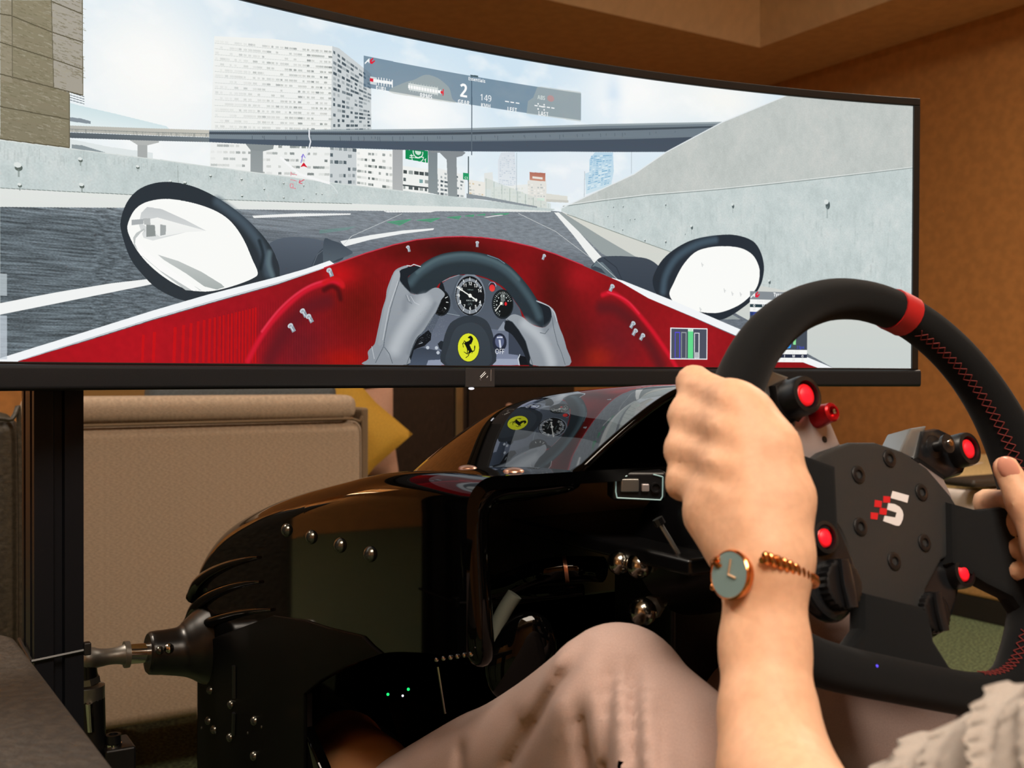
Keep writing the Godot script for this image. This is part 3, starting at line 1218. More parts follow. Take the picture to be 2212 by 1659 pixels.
	fill("c8c6bc", [-417.4, 196.0, -292.8, 212.0, -292.8, 205.7, -357.9, 197.8, -417.4, 190.7], "b2b3ad")
	fill("747f84", [-417.4, 190.3, -357.9, 197.4, -292.8, 205.3, -292.8, 201.1, -357.9, 193.0, -417.4, 185.7], "565f66")
	line("8f9490", 0.6, [-417.4, 193.0, -357.9, 200.2, -292.8, 208.6])
	fill("77848c", [-292.8, 212.0, -175.7, 229.7, -16.1, 252.4, 70.7, 265.2, 161.4, 277.8, 243.5, 287.6, 327.7, 296.8, 287.7, 273.9, 249.4, 254.0, 112.7, 241.5, -16.0, 227.9, -175.7, 212.5, -292.8, 201.1], "5d6976")
	fill("98a4a9", [-292.8, 212.0, -175.7, 229.7, -16.1, 252.4, 70.7, 265.2, 161.4, 277.8, 243.5, 287.6, 327.7, 296.8, 323.8, 294.2, 241.6, 285.2, 161.4, 275.6, 70.7, 263.2, -16.1, 250.5, -175.7, 227.9, -292.8, 210.7])
	fill("454f58", [-292.8, 209.9, -175.7, 226.5, -16.1, 248.0, 70.7, 260.4, 161.5, 272.5, 316.7, 290.8, 313.5, 288.3, 161.5, 269.8, 70.7, 257.8, -16.0, 245.6, -175.7, 224.7, -292.8, 208.2])
	fill("6f7c86", [-292.8, 208.2, -175.7, 224.7, -16.0, 245.6, 70.7, 257.8, 161.5, 269.8, 312.2, 288.2, 294.1, 277.7, 161.5, 261.9, 70.7, 250.7, -16.0, 239.2, -175.7, 219.3, -292.8, 204.4], "7b8891")
	fill("47525f", [-292.8, 204.0, -175.7, 218.8, -16.0, 238.2, 70.7, 249.1, 161.5, 259.8, 287.7, 275.0, 249.4, 254.0, 112.7, 241.5, -16.0, 227.9, -175.7, 212.5, -292.8, 201.1], "4d5a69")
	var r := RandomNumberGenerator.new()
	r.seed = 31
	for k in 46:
		var u := r.randf()
		var at := Vector2(-292.8, 207.4).lerp(Vector2(-16.0, 244.1), u * 2.0) if u < 0.5 else Vector2(-16.0, 244.1).lerp(Vector2(274.8, 281.5), u * 2.0 - 1.0)
		line("46525ca0", 0.6, [at.x, at.y, at.x + 0.2, at.y - r.randf_range(1.5, 5.0)])
	for k in 60:
		var at := Vector2(-417.4, 193.4).lerp(Vector2(-292.8, 208.6), r.randf())
		line("8a8f8c90", 0.5, [at.x, at.y, at.x, at.y - r.randf_range(1.0, 4.0)])
	line("5f6b76", 1.2, [-5.5, 310.5, -5.2, 225.1])
	line("5d6a70", 1.4, [-9.2, 223.2, -9.0, 177.8])
	box("2a9a68", -15.9, 205.3, -8.5, 198.1)
	words("e8f4ec", "C1", Vector2(-11.9, 200.2).x, Vector2(-11.9, 200.2).y, 2.6, true)
	# stone clad tower on the left with its courses
	fill("8d856d", [-472.2, 285.6, -431.6, 296.0, -430.2, 224.5, -417.4, 223.2, -417.4, 178.1, -472.3, 176.1], "857e68")
	fill("a8a296", [-432.0, 295.9, -406.9, 302.2, -406.2, 223.0, -430.2, 224.5], "a59f92")
	fill("938b76", [-472.2, 285.6, -463.3, 287.9, -462.7, 221.9, -472.3, 222.9])
	var s := RandomNumberGenerator.new()
	s.seed = 33
	for k in 1500:
		var q := Vector2(s.randf_range(-478.0, -402.0), s.randf_range(176.0, 340.0))
		if q.x > -421.0 and q.y < 236.0: continue
		if q.x > -408.0: q.x -= 8.0
		if q.y < 168.0 + (q.x + 478.0) * 0.05: continue
		var tone: String = ["7d765f70", "a39b8570", "b3ad9c60", "6d684f70"][s.randi() % 4]
		line(tone, 0.7, [q.x, q.y, q.x + s.randf_range(1.5, 5.0), q.y - 0.5])
	for q in [[-472.2, 274.7, -463.3, 275.4, -432.0, 269.9, -407.0, 267.2], [-472.2, 252.4, -430.5, 247.9, -406.2, 244.6], [-472.2, 227.3, -430.6, 224.8, -406.2, 223.0], [-472.3, 201.7, -417.4, 201.0], [-432.0, 294.8, -407.0, 290.6], [-472.3, 176.1, -417.4, 177.7]]:
		line("5c5644", 0.9, q)
	for q in [[-432.0, 295.9, -430.2, 224.5], [-406.6, 302.3, -406.2, 223.0], [-417.4, 221.7, -417.4, 178.1], [-463.0, 288.0, -462.7, 225.6]]:
		line("6b6553", 0.7, q)


func paint_road() -> void:
	# road surface
	fill("", [-472.4, 124.9, -370.2, 135.9, -264.3, 145.3, -145.2, 154.8, -29.8, 164.5, 94.9, 173.8, 110.0, 173.4, 180.8, 140.1, 263.1, 106.0, 380.3, 53.4, 486.6, -0.2, -15.1, -2.7, -472.6, -3.4], "", asphalt)
	# left parapet with its kerb
	fill("", [-472.3, 175.4, -417.4, 177.3, -337.1, 179.1, -243.5, 179.5, -170.6, 179.2, -87.4, 179.1, -10.1, 178.7, 101.0, 175.8, 95.0, 173.3, -15.8, 168.9, -145.2, 160.3, -271.2, 150.9, -370.2, 144.7, -472.4, 137.3], "", concrete)
	fill("e6e9e6", [-472.4, 137.3, -370.2, 144.7, -271.2, 150.9, -145.2, 160.3, -15.8, 168.9, 95.0, 173.3, 95.0, 172.3, -29.8, 163.0, -145.2, 153.4, -271.2, 142.4, -373.5, 132.8, -472.4, 122.3], "dfe3df")
	line("7b8682", 0.5, [-472.4, 137.3, -370.2, 144.7, -271.2, 150.9, -145.2, 160.3])
	line("d9dfdc", 0.7, [-472.3, 175.0, -417.4, 176.9, -337.1, 178.7, -243.5, 179.1, -170.6, 178.7, -87.4, 178.6])
	line("9aa3a0", 0.5, [-322.6, 175.7, -321.7, 148.3])
	var r := RandomNumberGenerator.new()
	r.seed = 41
	for k in 160:
		var u := r.randf()
		var at := Vector2(-472.3, 175.4).lerp(Vector2(-337.1, 179.1), u * 2.0) if u < 0.5 else Vector2(-337.1, 179.1).lerp(Vector2(-87.4, 179.1), u * 2.0 - 1.0)
		at.y -= r.randf_range(1.0, 14.0) * (1.0 - u * 0.7)
		line("98a4a22c", r.randf_range(0.6, 1.4), [at.x, at.y, at.x, at.y - r.randf_range(2.0, 9.0) * (1.0 - u * 0.6)])
	for q in [[-458.1, 156.2, 5.0], [-457.1, 141.5, 2.6], [-408.2, 169.0, 3.0], [-407.1, 147.6, 3.4], [-358.8, 169.7, 2.4], [-315.7, 161.4, 2.4], [-329.4, 160.9, 2.0], [-291.5, 170.6, 1.9], [-261.1, 171.3, 1.8], [-260.6, 155.9, 1.8], [-238.3, 164.9, 1.6], [-218.3, 172.4, 1.4], [-218.3, 158.8, 1.5], [-197.4, 172.6, 1.3], [-197.4, 159.6, 1.3], [-184.1, 166.4, 1.2], [-177.6, 166.6, 1.2]]:
		oval("59645f", q[0], q[1] - q[2] * 0.15, q[2] * 0.62, q[2] * 0.55)
		oval("dfe5e2", q[0] - q[2] * 0.15, q[1] + q[2] * 0.25, q[2] * 0.6, q[2] * 0.42)
		line("7c8782a0", q[2] * 0.3, [q[0], q[1] - q[2] * 0.4, q[0], q[1] - q[2] * 1.6])
	# translucent fence on the parapet far ahead
	fill("cfd8d2a0", [11.4, 202.6, 47.4, 193.9, 94.9, 181.6, 94.9, 175.4, 11.5, 178.7])
	for k in 9:
		var a := Vector2(12.6, 201.7).lerp(Vector2(91.9, 181.3), k / 8.0)
		var b := Vector2(12.7, 178.8).lerp(Vector2(91.9, 176.2), k / 8.0)
		line("9fb0a8", 0.4, [a.x, a.y, b.x, b.y])
	fill("8b949a", [-11.3, 183.5, 9.8, 182.5, 77.0, 177.1, 77.0, 175.5, 9.8, 179.0, -11.3, 178.6])
	# right wall: upper slab, lower slab, kerb
	fill("", [417.7, 337.4, 326.4, 296.1, 249.4, 254.0, 205.3, 224.3, 108.2, 176.4, 110.0, 173.9, 180.7, 156.1, 288.7, 129.1, 419.5, 100.0, 511.8, 79.0, 604.5, 57.0, 602.0, 338.3, 517.0, 338.8], "", concrete)
	fill("b5aba040", [417.7, 337.4, 326.4, 296.1, 249.4, 254.0, 205.3, 224.3, 108.2, 177.4, 161.9, 189.9, 224.4, 200.9, 320.4, 214.2, 414.6, 228.6, 602.7, 257.8, 602.0, 338.3, 517.0, 338.8])
	fill("", [110.6, 179.7, 161.9, 189.9, 224.4, 200.9, 320.4, 214.2, 414.6, 228.6, 602.7, 257.8, 604.5, 53.4, 515.2, 74.4, 426.2, 94.4, 380.0, 100.5, 257.2, 135.9, 131.3, 167.6, 108.2, 174.3], "", concrete)
	line("7f8b89", 0.8, [110.6, 179.7, 161.9, 189.9, 224.4, 200.9, 320.4, 214.2, 414.6, 228.6, 602.7, 257.8])
	line("e6ebe9", 0.8, [110.6, 180.7, 161.9, 191.0, 224.4, 202.0, 320.4, 215.3, 414.6, 229.8, 602.7, 258.9])
	line("e2e8ea", 1.2, [417.7, 336.8, 326.4, 296.1, 249.4, 254.0, 205.3, 224.3, 108.2, 177.4])
	for k in 420:
		var x := r.randf_range(150.0, 596.0)
		var y := r.randf_range(90.0, 240.0)
		var tone: String = ["a4b1b028", "dbe2e130", "9ca7a520"][r.randi() % 3]
		if y < 205.0 - (x - 150.0) * 0.02 and y > 150.0 - (x - 100.0) * 0.20:
			line(tone, r.randf_range(0.8, 3.0), [x, y, x + r.randf_range(-1.0, 1.0), y - r.randf_range(3.0, 16.0)])
	for k in 900:
		var x := r.randf_range(330.0, 597.0)
		var y := r.randf_range(60.0, 330.0)
		if y > 250.0 + (x - 330.0) * 0.28: continue
		if y < 132.0 - (x - 330.0) * 0.28: continue
		line(["aab3b030", "d2d8d530", "9aa4a228"][r.randi() % 3], 0.8, [x, y, x + r.randf_range(0.8, 3.0), y + r.randf_range(-0.5, 0.5)])
	for q in [[476.3, 206.0, 7.5], [342.0, 196.5, 3.8], [284.6, 167.6, 3.6], [248.5, 191.8, 1.9], [248.8, 148.1, 2.2], [220.3, 148.2, 1.9], [394.4, 106.1, 3.6], [190.5, 185.6, 1.4], [170.0, 173.0, 1.3], [177.4, 184.1, 1.2], [206.3, 172.2, 1.4], [200.0, 171.2, 1.3], [190.0, 158.8, 1.4], [178.2, 161.8, 1.2], [275.6, 158.8, 1.2]]:
		oval("4d5a5c", q[0] + q[2] * 0.1, q[1] - q[2] * 0.25, q[2] * 0.42, q[2] * 0.7)
		oval("d9e1df", q[0] - q[2] * 0.2, q[1] + q[2] * 0.3, q[2] * 0.45, q[2] * 0.4)
		line("8c9a9a90", q[2] * 0.25, [q[0], q[1] - q[2] * 0.5, q[0], q[1] - q[2] * 2.4])
	fill("d6d7cf", [108.2, 173.8, 131.3, 167.6, 257.2, 135.9, 380.0, 100.5, 426.2, 94.4, 515.2, 74.4, 604.5, 53.4, 605.0, 0.4, 486.6, -0.2, 380.4, 50.5, 269.6, 100.7, 212.2, 125.6, 162.1, 148.6], "c9d0cd")
	line("6f7c74", 0.6, [116.1, 171.3, 131.3, 167.6, 257.2, 135.9, 380.0, 100.5])
	fill("98a1a1", [105.2, 172.5, 110.0, 172.9, 162.1, 148.6, 224.9, 120.7, 276.0, 95.4, 354.1, 58.5, 328.0, 58.0, 225.0, 104.5, 162.2, 129.5])
	# painted lines
	fill("eef0ee", [99.2, 172.1, 105.2, 172.5, 131.4, 153.0, 162.3, 125.2, 168.5, 115.4, 153.0, 117.3, 125.3, 147.3])
	fill("f1f3f2", [-472.5, 46.1, -428.9, 57.1, -382.3, 67.5, -346.7, 73.7, -339.2, 70.6, -382.3, 59.7, -428.9, 47.9, -472.5, 37.0])
	fill("eef0ef", [-157.9, 122.0, -124.4, 130.7, -87.3, 138.3, -50.3, 143.6, -51.4, 141.6, -87.3, 134.9, -124.4, 126.0, -153.3, 116.9])
	fill("eceeed", [-250.4, 138.5, -205.2, 145.0, -146.7, 150.5, -146.7, 149.1, -205.2, 141.9, -249.0, 136.4])
	fill("eceeed", [-109.7, 156.2, -47.6, 161.7, -54.7, 159.7, -105.5, 155.2])
	fill("e3e6e4", [9.9, 160.1, 31.2, 164.3, 34.7, 164.1, 13.9, 159.9])
	line("d5d9d8", 0.5, [53.4, 167.5, 101.1, 151.0, 162.3, 115.1])
	line("c5cbcc", 0.5, [-88.4, 155.3, -145.1, 128.1, -175.5, 98.5])
	# green racing-line arrows
	for q in [[-105.5, 145.3, -77.6, 150.5, -91.6, 143.2], [-71.1, 150.1, -43.7, 154.8, -54.7, 149.5], [-35.4, 155.9, -18.0, 158.8, -21.4, 155.1], [-13.5, 159.2, -2.1, 161.6, -3.3, 159.0], [1.3, 161.4, 11.6, 163.7, 11.0, 161.7], [18.5, 163.8, 41.7, 166.6, 35.9, 164.6]]:
		fill("2fa06480", q)
		line("3cb474", 0.4, q)
	fill("5f9a8a60", [-180.5, 131.1, -140.0, 138.2, -150.3, 133.7, -180.5, 127.5])


func paint_cockpit() -> void:
	# front tyres
	blob("59636f", [-232.9, 112.0, -229.8, 116.0, -221.8, 119.5, -207.3, 122.2, -187.6, 122.3, -170.9, 119.9, -155.3, 117.2, -155.3, 104.2, -174.2, 98.4, -199.0, 89.3, -223.3, 81.9, -225.0, 99.4], "434c57")
	blob("3f4852", [-174.2, 115.0, -155.3, 118.0, -155.3, 104.2, -177.5, 97.4, -189.2, 92.9, -184.2, 105.3])
	line("77828c", 1.2, [-175.9, 99.8, -165.8, 108.1, -155.3, 115.7])
	line("5c666f", 0.8, [-187.5, 96.0, -182.6, 106.9, -172.5, 115.2])
	blob("434d58", [-175.5, 122.1, -167.3, 122.1, -157.7, 119.8, -149.4, 115.4, -144.5, 110.8, -161.8, 103.4, -175.5, 97.6], "59656e")
	blob("434c57", [148.2, 111.7, 153.2, 119.1, 161.5, 125.3, 178.3, 127.6, 202.1, 128.1, 222.6, 126.9, 236.4, 120.9, 243.3, 113.1, 240.0, 98.1, 231.4, 84.5, 210.8, 91.2, 187.0, 99.0, 165.0, 106.7], "39424d")
	fill("6d7c84", [149.0, 113.2, 154.0, 119.2, 163.2, 119.6, 175.1, 110.1, 185.3, 99.6, 170.0, 104.1, 161.6, 112.3, 153.2, 114.8], "56636b")
	line("2f3841", 1.0, [164.9, 124.7, 181.8, 114.7, 190.3, 99.1])
	line("d6dcdc", 0.5, [154.8, 121.4, 185.3, 99.6])
	# mirror on the left: dark shell, bright glass with the road behind
	blob("2c343b", [-373.5, 112.5, -373.5, 124.4, -368.2, 138.5, -359.6, 149.1, -347.6, 156.2, -332.8, 160.1, -315.7, 160.1, -298.1, 156.4, -275.7, 147.0, -252.8, 132.2, -234.0, 114.3, -224.4, 97.4, -222.5, 86.6, -224.4, 78.5, -243.3, 72.2, -271.1, 64.7, -302.5, 55.6, -315.6, 55.8, -328.6, 59.3, -343.4, 66.6, -355.9, 78.0, -366.2, 91.3], "30373d")
	soft_line("4b5a66", 16.0, [-284.7, 147.8, -259.7, 131.5, -241.0, 109.4, -233.9, 85.9], 0.9)
	soft_line("5f727a", 9.0, [-233.0, 105.6, -233.9, 94.6, -230.1, 83.9], 0.9)
	soft_line("20282e", 6.0, [-243.4, 115.7, -239.6, 102.9, -242.4, 89.7], 0.8)
	blob("f9faf7", [-367.8, 113.1, -367.0, 121.9, -361.2, 132.9, -351.7, 140.0, -337.1, 144.5, -322.1, 145.3, -302.5, 143.3, -284.7, 138.5, -271.2, 130.5, -259.7, 116.5, -250.4, 97.8, -244.8, 85.2, -250.4, 79.6, -266.5, 72.7, -284.7, 67.0, -298.1, 65.0, -311.3, 65.6, -324.3, 69.8, -339.2, 78.3, -351.7, 88.4, -361.2, 99.7])
	fill("c6cacb", [-350.5, 136.1, -337.1, 135.5, -315.6, 128.3, -295.4, 120.2, -315.6, 117.1, -339.2, 109.2, -345.5, 107.1, -353.8, 108.8, -358.0, 120.0, -355.9, 130.3], "dfe2e1")
	fill("f4f5f2", [-358.0, 122.8, -341.3, 127.8, -295.4, 120.2, -315.6, 117.1, -338.8, 110.9], "eef0ee")
	for q in [[[-354.0, 125.7, -347.8, 126.4, -347.5, 120.3, -353.3, 120.4], "b4b8b8"], [[-351.3, 120.6, -343.6, 120.7, -342.9, 111.3, -351.3, 109.8], "8d9392"], [[-338.6, 121.9, -333.4, 121.7, -333.7, 113.5, -338.6, 111.9], "a3a8a8"], [[-364.4, 123.4, -354.0, 125.1, -354.0, 121.0, -364.4, 118.7], "a9aeb0"]]:
		fill(q[1], q[0])
	fill("bfc4c3", [-363.0, 108.1, -360.3, 112.4, -353.3, 117.1, -352.0, 115.2, -357.5, 110.6, -359.6, 105.1, -357.5, 99.2, -343.6, 88.1, -322.2, 77.3, -300.3, 66.0, -315.0, 65.2, -336.5, 79.1, -354.7, 92.7, -362.3, 101.5])
	fill("fbfbf9", [-360.9, 107.6, -356.1, 113.4, -352.7, 115.8, -356.8, 110.0, -358.2, 104.5, -353.3, 98.2, -336.5, 87.3, -301.8, 66.2, -309.2, 65.5, -339.3, 81.6, -357.5, 95.2, -361.4, 102.9])
	fill("c3c8c6", [-340.8, 95.1, -322.2, 91.0, -300.3, 82.8, -280.9, 72.7, -277.9, 70.1, -285.4, 67.5, -297.4, 69.7, -315.0, 80.5, -335.1, 90.8], "a9b0ae")
	# mirror on the right
	blob("2a323b", [231.3, 98.2, 233.8, 110.3, 245.1, 127.1, 264.2, 141.7, 288.5, 152.9, 320.8, 159.5, 346.8, 160.8, 369.8, 155.1, 381.0, 143.2, 386.4, 126.3, 385.2, 110.4, 380.0, 97.7, 368.3, 81.5, 354.0, 70.9, 337.7, 61.5, 324.8, 57.3, 308.5, 58.7, 276.2, 69.0, 253.7, 78.2, 237.8, 84.3], "262e37")
	soft_line("475a68", 15.0, [245.4, 88.9, 249.1, 108.2, 264.3, 130.2, 291.8, 147.0, 317.6, 153.8], 0.9)
	blob("fafbf8", [254.3, 85.9, 260.0, 99.3, 272.0, 120.1, 288.6, 136.8, 307.9, 143.9, 330.6, 146.6, 353.5, 145.4, 369.9, 138.2, 378.5, 126.0, 380.6, 114.7, 377.4, 99.9, 367.0, 87.1, 350.7, 75.4, 327.9, 66.9, 308.5, 65.3, 282.6, 68.6, 263.3, 75.2])
	for q in [299.3, 122.9, 330.8, 93.0, 341.8, 89.5, 353.5, 89.1, 297.2, 69.3]:
		pass
	for q in [[299.3, 122.9], [330.8, 93.0], [341.8, 89.5], [353.5, 89.1], [297.2, 69.3]]:
		line("c6c9c9", 0.8, [q[0] - 0.6, q[1] + 2.4, q[0] + 0.6, q[1] - 2.4])
		line("dcdedd", 1.4, [q[0] + 1.0, q[1] + 0.6, q[0] + 1.6, q[1] - 0.6])
	# the red body with its white edge
	fill("f2f5f7", [-472.6, -0.4, -472.6, 2.5, -436.4, 14.7, -398.2, 27.6, -345.5, 45.8, -293.6, 62.7, -224.4, 82.9, -195.3, 92.3, -169.5, 102.1, -162.9, 98.4, -224.4, 76.3, -293.6, 54.7, -345.5, 38.1, -398.2, 20.2, -436.4, 7.5, -460.2, -0.7])
	fill("f2f5f7", [176.0, 102.4, 190.4, 99.8, 225.0, 89.3, 263.3, 77.4, 308.5, 62.0, 354.2, 46.1, 420.1, 23.7, 487.9, -0.7, 465.3, -0.8, 413.5, 16.7, 347.7, 38.6, 289.1, 59.3, 225.1, 80.6, 174.8, 97.1])
	line("aab3ba", 0.6, [-458.4, 0.4, -398.2, 21.0, -345.5, 38.9, -293.6, 55.6, -224.4, 77.2, -165.4, 97.8])
	fill("", [-461.2, -0.7, -398.2, 19.4, -345.5, 37.3, -293.6, 53.9, -224.4, 75.4, -175.5, 94.0, -129.6, 111.7, -98.0, 122.3, -71.1, 129.5, -38.1, 134.8, -15.6, 136.9, 7.1, 137.5, 36.0, 136.4, 71.3, 131.6, 101.2, 125.1, 137.7, 114.5, 187.3, 98.1, 225.1, 80.6, 289.1, 58.8, 347.7, 37.5, 413.5, 15.6, 466.6, -0.8, -15.1, -3.2], "", reds)
	line("c9384a", 1.1, [-175.5, 94.4, -129.6, 112.1, -98.0, 122.8, -71.1, 130.0, -38.1, 135.3, -15.7, 137.4, 7.1, 138.0, 36.0, 136.9, 71.3, 132.1, 101.2, 125.6, 137.7, 115.0])
	# fine stripes that the panel shows on the red
	for q in [[262.0, 0.55], [285.0, 0.8], [330.0, 0.9], [349.0, 0.8], [366.0, 0.7], [382.0, 0.7], [396.0, 0.6], [409.0, 0.6], [421.0, 0.5], [432.0, 0.5], [442.0, 0.45], [452.0, 0.45], [461.0, 0.4], [470.0, 0.4], [479.0, 0.35], [487.0, 0.35], [495.0, 0.3], [503.0, 0.3], [511.0, 0.25], [518.0, 0.25]]:
		var x: float = -448.0 + (q[0] - 40.0) * 0.42
		var top := 2.0 + (x + 447.0) * 0.262
		line("d3101290", 1.6 + q[1] * 1.4, [x, 1.0, x + q[1] * 1.5, top - 2.0])
	for k in 150:
		var x := -290.0 + k * 1.35
		line("5f0d1428" if k % 2 else "e0202018", 0.55, [x, 1.0, x, minf(2.0 + (x + 447.0) * 0.262, 100.0 - absf(x + 120.0) * 0.1)])
	# pressed arches each side
	soft_line("5c1820", 26.0, [-232.8, 2.9, -224.9, 18.4, -210.4, 39.5, -192.4, 55.1, -172.4, 62.0], 0.75)
	soft_line("cf1a30", 9.0, [-254.8, 2.7, -245.5, 19.5, -232.9, 37.4, -216.9, 54.1, -199.0, 69.1, -182.5, 77.4, -165.7, 81.8, -156.4, 79.6], 1.0)
	soft_line("ea3a52", 4.0, [-240.8, 30.5, -224.9, 50.1, -207.2, 66.1, -189.1, 77.2, -170.8, 83.4], 0.8)
	soft_line("c81a20", 8.0, [-175.4, 80.3, -167.3, 84.5, -159.0, 83.7, -154.9, 77.7], 0.9)
	soft_line("3d0f12", 9.0, [-175.4, 73.0, -167.3, 77.1, -160.4, 73.7, -157.6, 65.2], 0.7)
	soft_line("571a1f", 26.0, [161.8, 67.7, 180.4, 66.8, 199.1, 55.7, 216.3, 38.5, 231.8, 19.6, 242.3, 1.9], 0.8)
	soft_line("cf182c", 9.5, [163.4, 82.2, 175.2, 85.2, 188.8, 79.4, 204.1, 69.0, 217.9, 56.1, 231.7, 41.7, 243.8, 27.1, 254.3, 13.9, 263.9, 0.5], 1.0)
	soft_line("e93048", 4.0, [170.1, 85.6, 185.4, 81.8, 199.0, 75.0, 212.7, 62.2], 0.8)
	# screws
	for q in [[-169.4, 91.6, 0.5], [-80.8, 120.7, 0.35], [2.0, 131.2, 0.0], [86.2, 122.2, -0.4], [176.1, 91.8, -0.5], [-197.7, 50.5, 0.6], [-191.3, 45.4, 0.6], [-210.4, 35.8, 0.6], [204.5, 49.7, -0.6], [207.7, 41.2, -0.6], [217.8, 35.9, -0.6]]:
		var a := Vector2(q[0], q[1])
		var d := Vector2(0, -1).rotated(q[2])
		var big := 1.0 if absf(q[2]) > 0.45 else 0.72
		line("8f98a2", 4.4 * big, [a.x, a.y + 1.0, a.x + d.x * 5.0 * big, a.y + d.y * 5.0 * big])
		oval("c3cbd2", a.x - d.x * 1.6, a.y + 1.0, 3.0 * big, 2.2 * big, q[2])
		oval("9aa4ad", a.x - d.x * 1.2, a.y + 0.4, 1.6 * big, 1.2 * big, q[2])
		line("d3dae0", 1.0 * big, [a.x - 0.6, a.y, a.x + d.x * 4.6 * big - 0.6, a.y + d.y * 4.6 * big])
	# instrument panel
	fill("4c5660", [-69.6, 28.6, -54.1, 48.6, -42.2, 85.9, -31.6, 91.8, -19.5, 96.1, -2.6, 97.0, 14.5, 93.4, 30.2, 86.6, 44.5, 76.3, 55.7, 62.9, 62.2, 41.0, 68.7, 21.6, 73.6, 0.8, -82.0, -0.2, -76.2, 15.4], "5b6372")
	fill("59626d", [-42.2, 85.9, -31.6, 91.8, -19.5, 95.7, -25.5, 84.1, -30.1, 73.3, -27.0, 60.1, -19.3, 53.4, -34.5, 54.5, -46.6, 59.4, -37.6, 74.3], "5a6470")
	line("97a3ab", 0.7, [-42.2, 87.3, -31.6, 92.3, -19.5, 96.4])
	line("97a3ab", 0.6, [-45.9, 59.4, -34.5, 54.8, -19.3, 52.9])
	fill("5e6674", [-51.1, 36.8, -42.1, 54.2, -31.5, 53.3, -19.3, 52.3, -31.5, 42.6, -37.5, 31.9, -39.0, 19.9, -37.4, 0.1, -79.1, -0.2, -73.3, 15.5, -61.4, 18.3], "6d7688")
	fill("3a4350", [-76.2, 15.4, -64.4, 18.2, -40.5, 14.6, -37.4, 0.1, -80.6, -0.2], "4a5566")
	fill("8f98ab", [-56.9, 5.2, -41.9, 6.0, -38.2, 4.7, -37.4, 0.1, -59.1, -0.1])
	fill("6a7384", [19.4, 39.9, 41.5, 37.7, 41.6, 14.4, 55.9, 12.5, 56.0, 0.7, 21.1, 0.5, 23.4, 23.7], "8089a0")
	fill("3c4452", [41.5, 37.7, 55.8, 38.0, 62.3, 24.3, 65.5, 10.5, 41.6, 13.0])
	fill("9aa2b6", [21.1, 7.3, 54.3, 7.6, 54.4, 0.7, 20.4, 0.5])
	fill("14181d", [53.5, 11.7, 62.3, 10.5, 70.4, 0.8, 56.0, 0.7])
	line("c6ced6", 1.2, [55.9, 12.5, 53.5, 7.6, 55.2, 0.7])
	for q in [[-57.7, 18.3], [-47.2, 18.2], [-45.3, 13.2], [-40.1, 10.4]]:
		oval("b9c1cb", q[0], q[1], 2.0, 1.8)
	fill("15191e", [-70.4, 27.2, -57.0, 36.7, -53.3, 32.8, -54.0, 26.3, -61.4, 20.2, -69.6, 17.5, -74.7, 15.4])
	line("a9b1ba", 0.7, [-68.1, 22.1, -63.7, 23.5])
	fill("232a31", [-45.8, 22.5, -42.0, 25.8, -39.0, 25.2, -38.2, 14.7, -43.5, 17.2])
	fill("8a93a0", [27.3, 38.1, 35.1, 48.5, 38.3, 44.5, 36.7, 38.3])
	# rev counter
	var g := Vector2(-6.7, 74.7)
	oval("7d8793", -6.5, 75.7, 18.6, 22.6)
	oval("14181c", g.x, g.y, 17.8, 21.0)
	oval("8b929a", g.x - 0.2, g.y - 0.4, 16.6, 19.0)
	oval("161b1e", g.x + 0.2, g.y, 13.4, 15.4)
	fill("15191d", [g.x, g.y, g.x + 13.0, g.y + 8.5, g.x + 17.2, g.y + 6.4, g.x + 17.4, g.y - 6.6, g.x + 13.2, g.y - 8.9])
	for k in 61:
		var a := deg_to_rad(-32.0 - 296.0 * k / 60.0)
		if k % 6 == 0:
			line("e9eeee", 0.6, [g.x + 14.0 * cos(a), g.y + 16.2 * sin(a), g.x + 17.0 * cos(a), g.y + 19.6 * sin(a)])
		else:
			line("59626a", 0.3, [g.x + 14.4 * cos(a), g.y + 16.6 * sin(a), g.x + 16.2 * cos(a), g.y + 18.6 * sin(a)])
	for q in [["4", 5.6, 68.3], ["5", 0.2, 63.4], ["6", -6.5, 61.2], ["7", -13.6, 63.3], ["8", -18.6, 67.7], ["9", -20.3, 74.4], ["10", -18.0, 81.0], ["11", -13.2, 85.8], ["12", -6.7, 87.7], ["13", 0.2, 85.9], ["14", 5.2, 80.6]]:
		words("f4f7f5", q[0], q[1], q[2], 3.5, true, 0.85)
	words("8fa3a0", "FERRARI", -6.3, 81.1, 1.3, true)
	words("c9d3d1", "GIRI x 100", -6.3, 69.6, 1.5, true)
	words("8fa3a0", "VEGLIA", -6.5, 66.8, 1.1)
	words("8fa3a0", "BORLETTI", -6.5, 65.0, 1.1)
	line("f3f4ee", 1.2, [-22.9, 83.4, -6.7, 74.7])
	line("f3f4ee", 1.5, [-6.7, 74.7, 1.2, 70.1])
	oval("f3f4ee", g.x, g.y, 2.0, 2.2)
	oval("f3f4ee", 0.9, 70.3, 1.3, 1.7)
	# warning lamp
	oval("aab4cc", 21.0, 87.0, 4.6, 3.8)
	oval("3a2a33", 20.7, 85.4, 4.2, 4.9)
	oval("d8323a", 20.6, 84.1, 3.6, 3.8, 0.0, "e84a40")
	# right-hand dial
	var h := Vector2(33.8, 67.1)
	oval("20272c", h.x, h.y, 13.6, 16.2)
	oval("12181a", h.x + 0.3, h.y + 0.4, 12.2, 14.6)
	for k in 24:
		var a := deg_to_rad(18.0 + 230.0 * k / 23.0)
		line("e3e8e6" if k % 3 == 0 else "a9b3b0", 0.5, [h.x + 9.6 * cos(a), h.y + 11.6 * sin(a), h.x + 11.6 * cos(a), h.y + 13.8 * sin(a)])
	for k in 9:
		var a := deg_to_rad(25.0 + 215.0 * k / 8.0)
		oval("c6cdca", h.x + 7.6 * cos(a), h.y + 9.2 * sin(a), 0.7, 0.9)
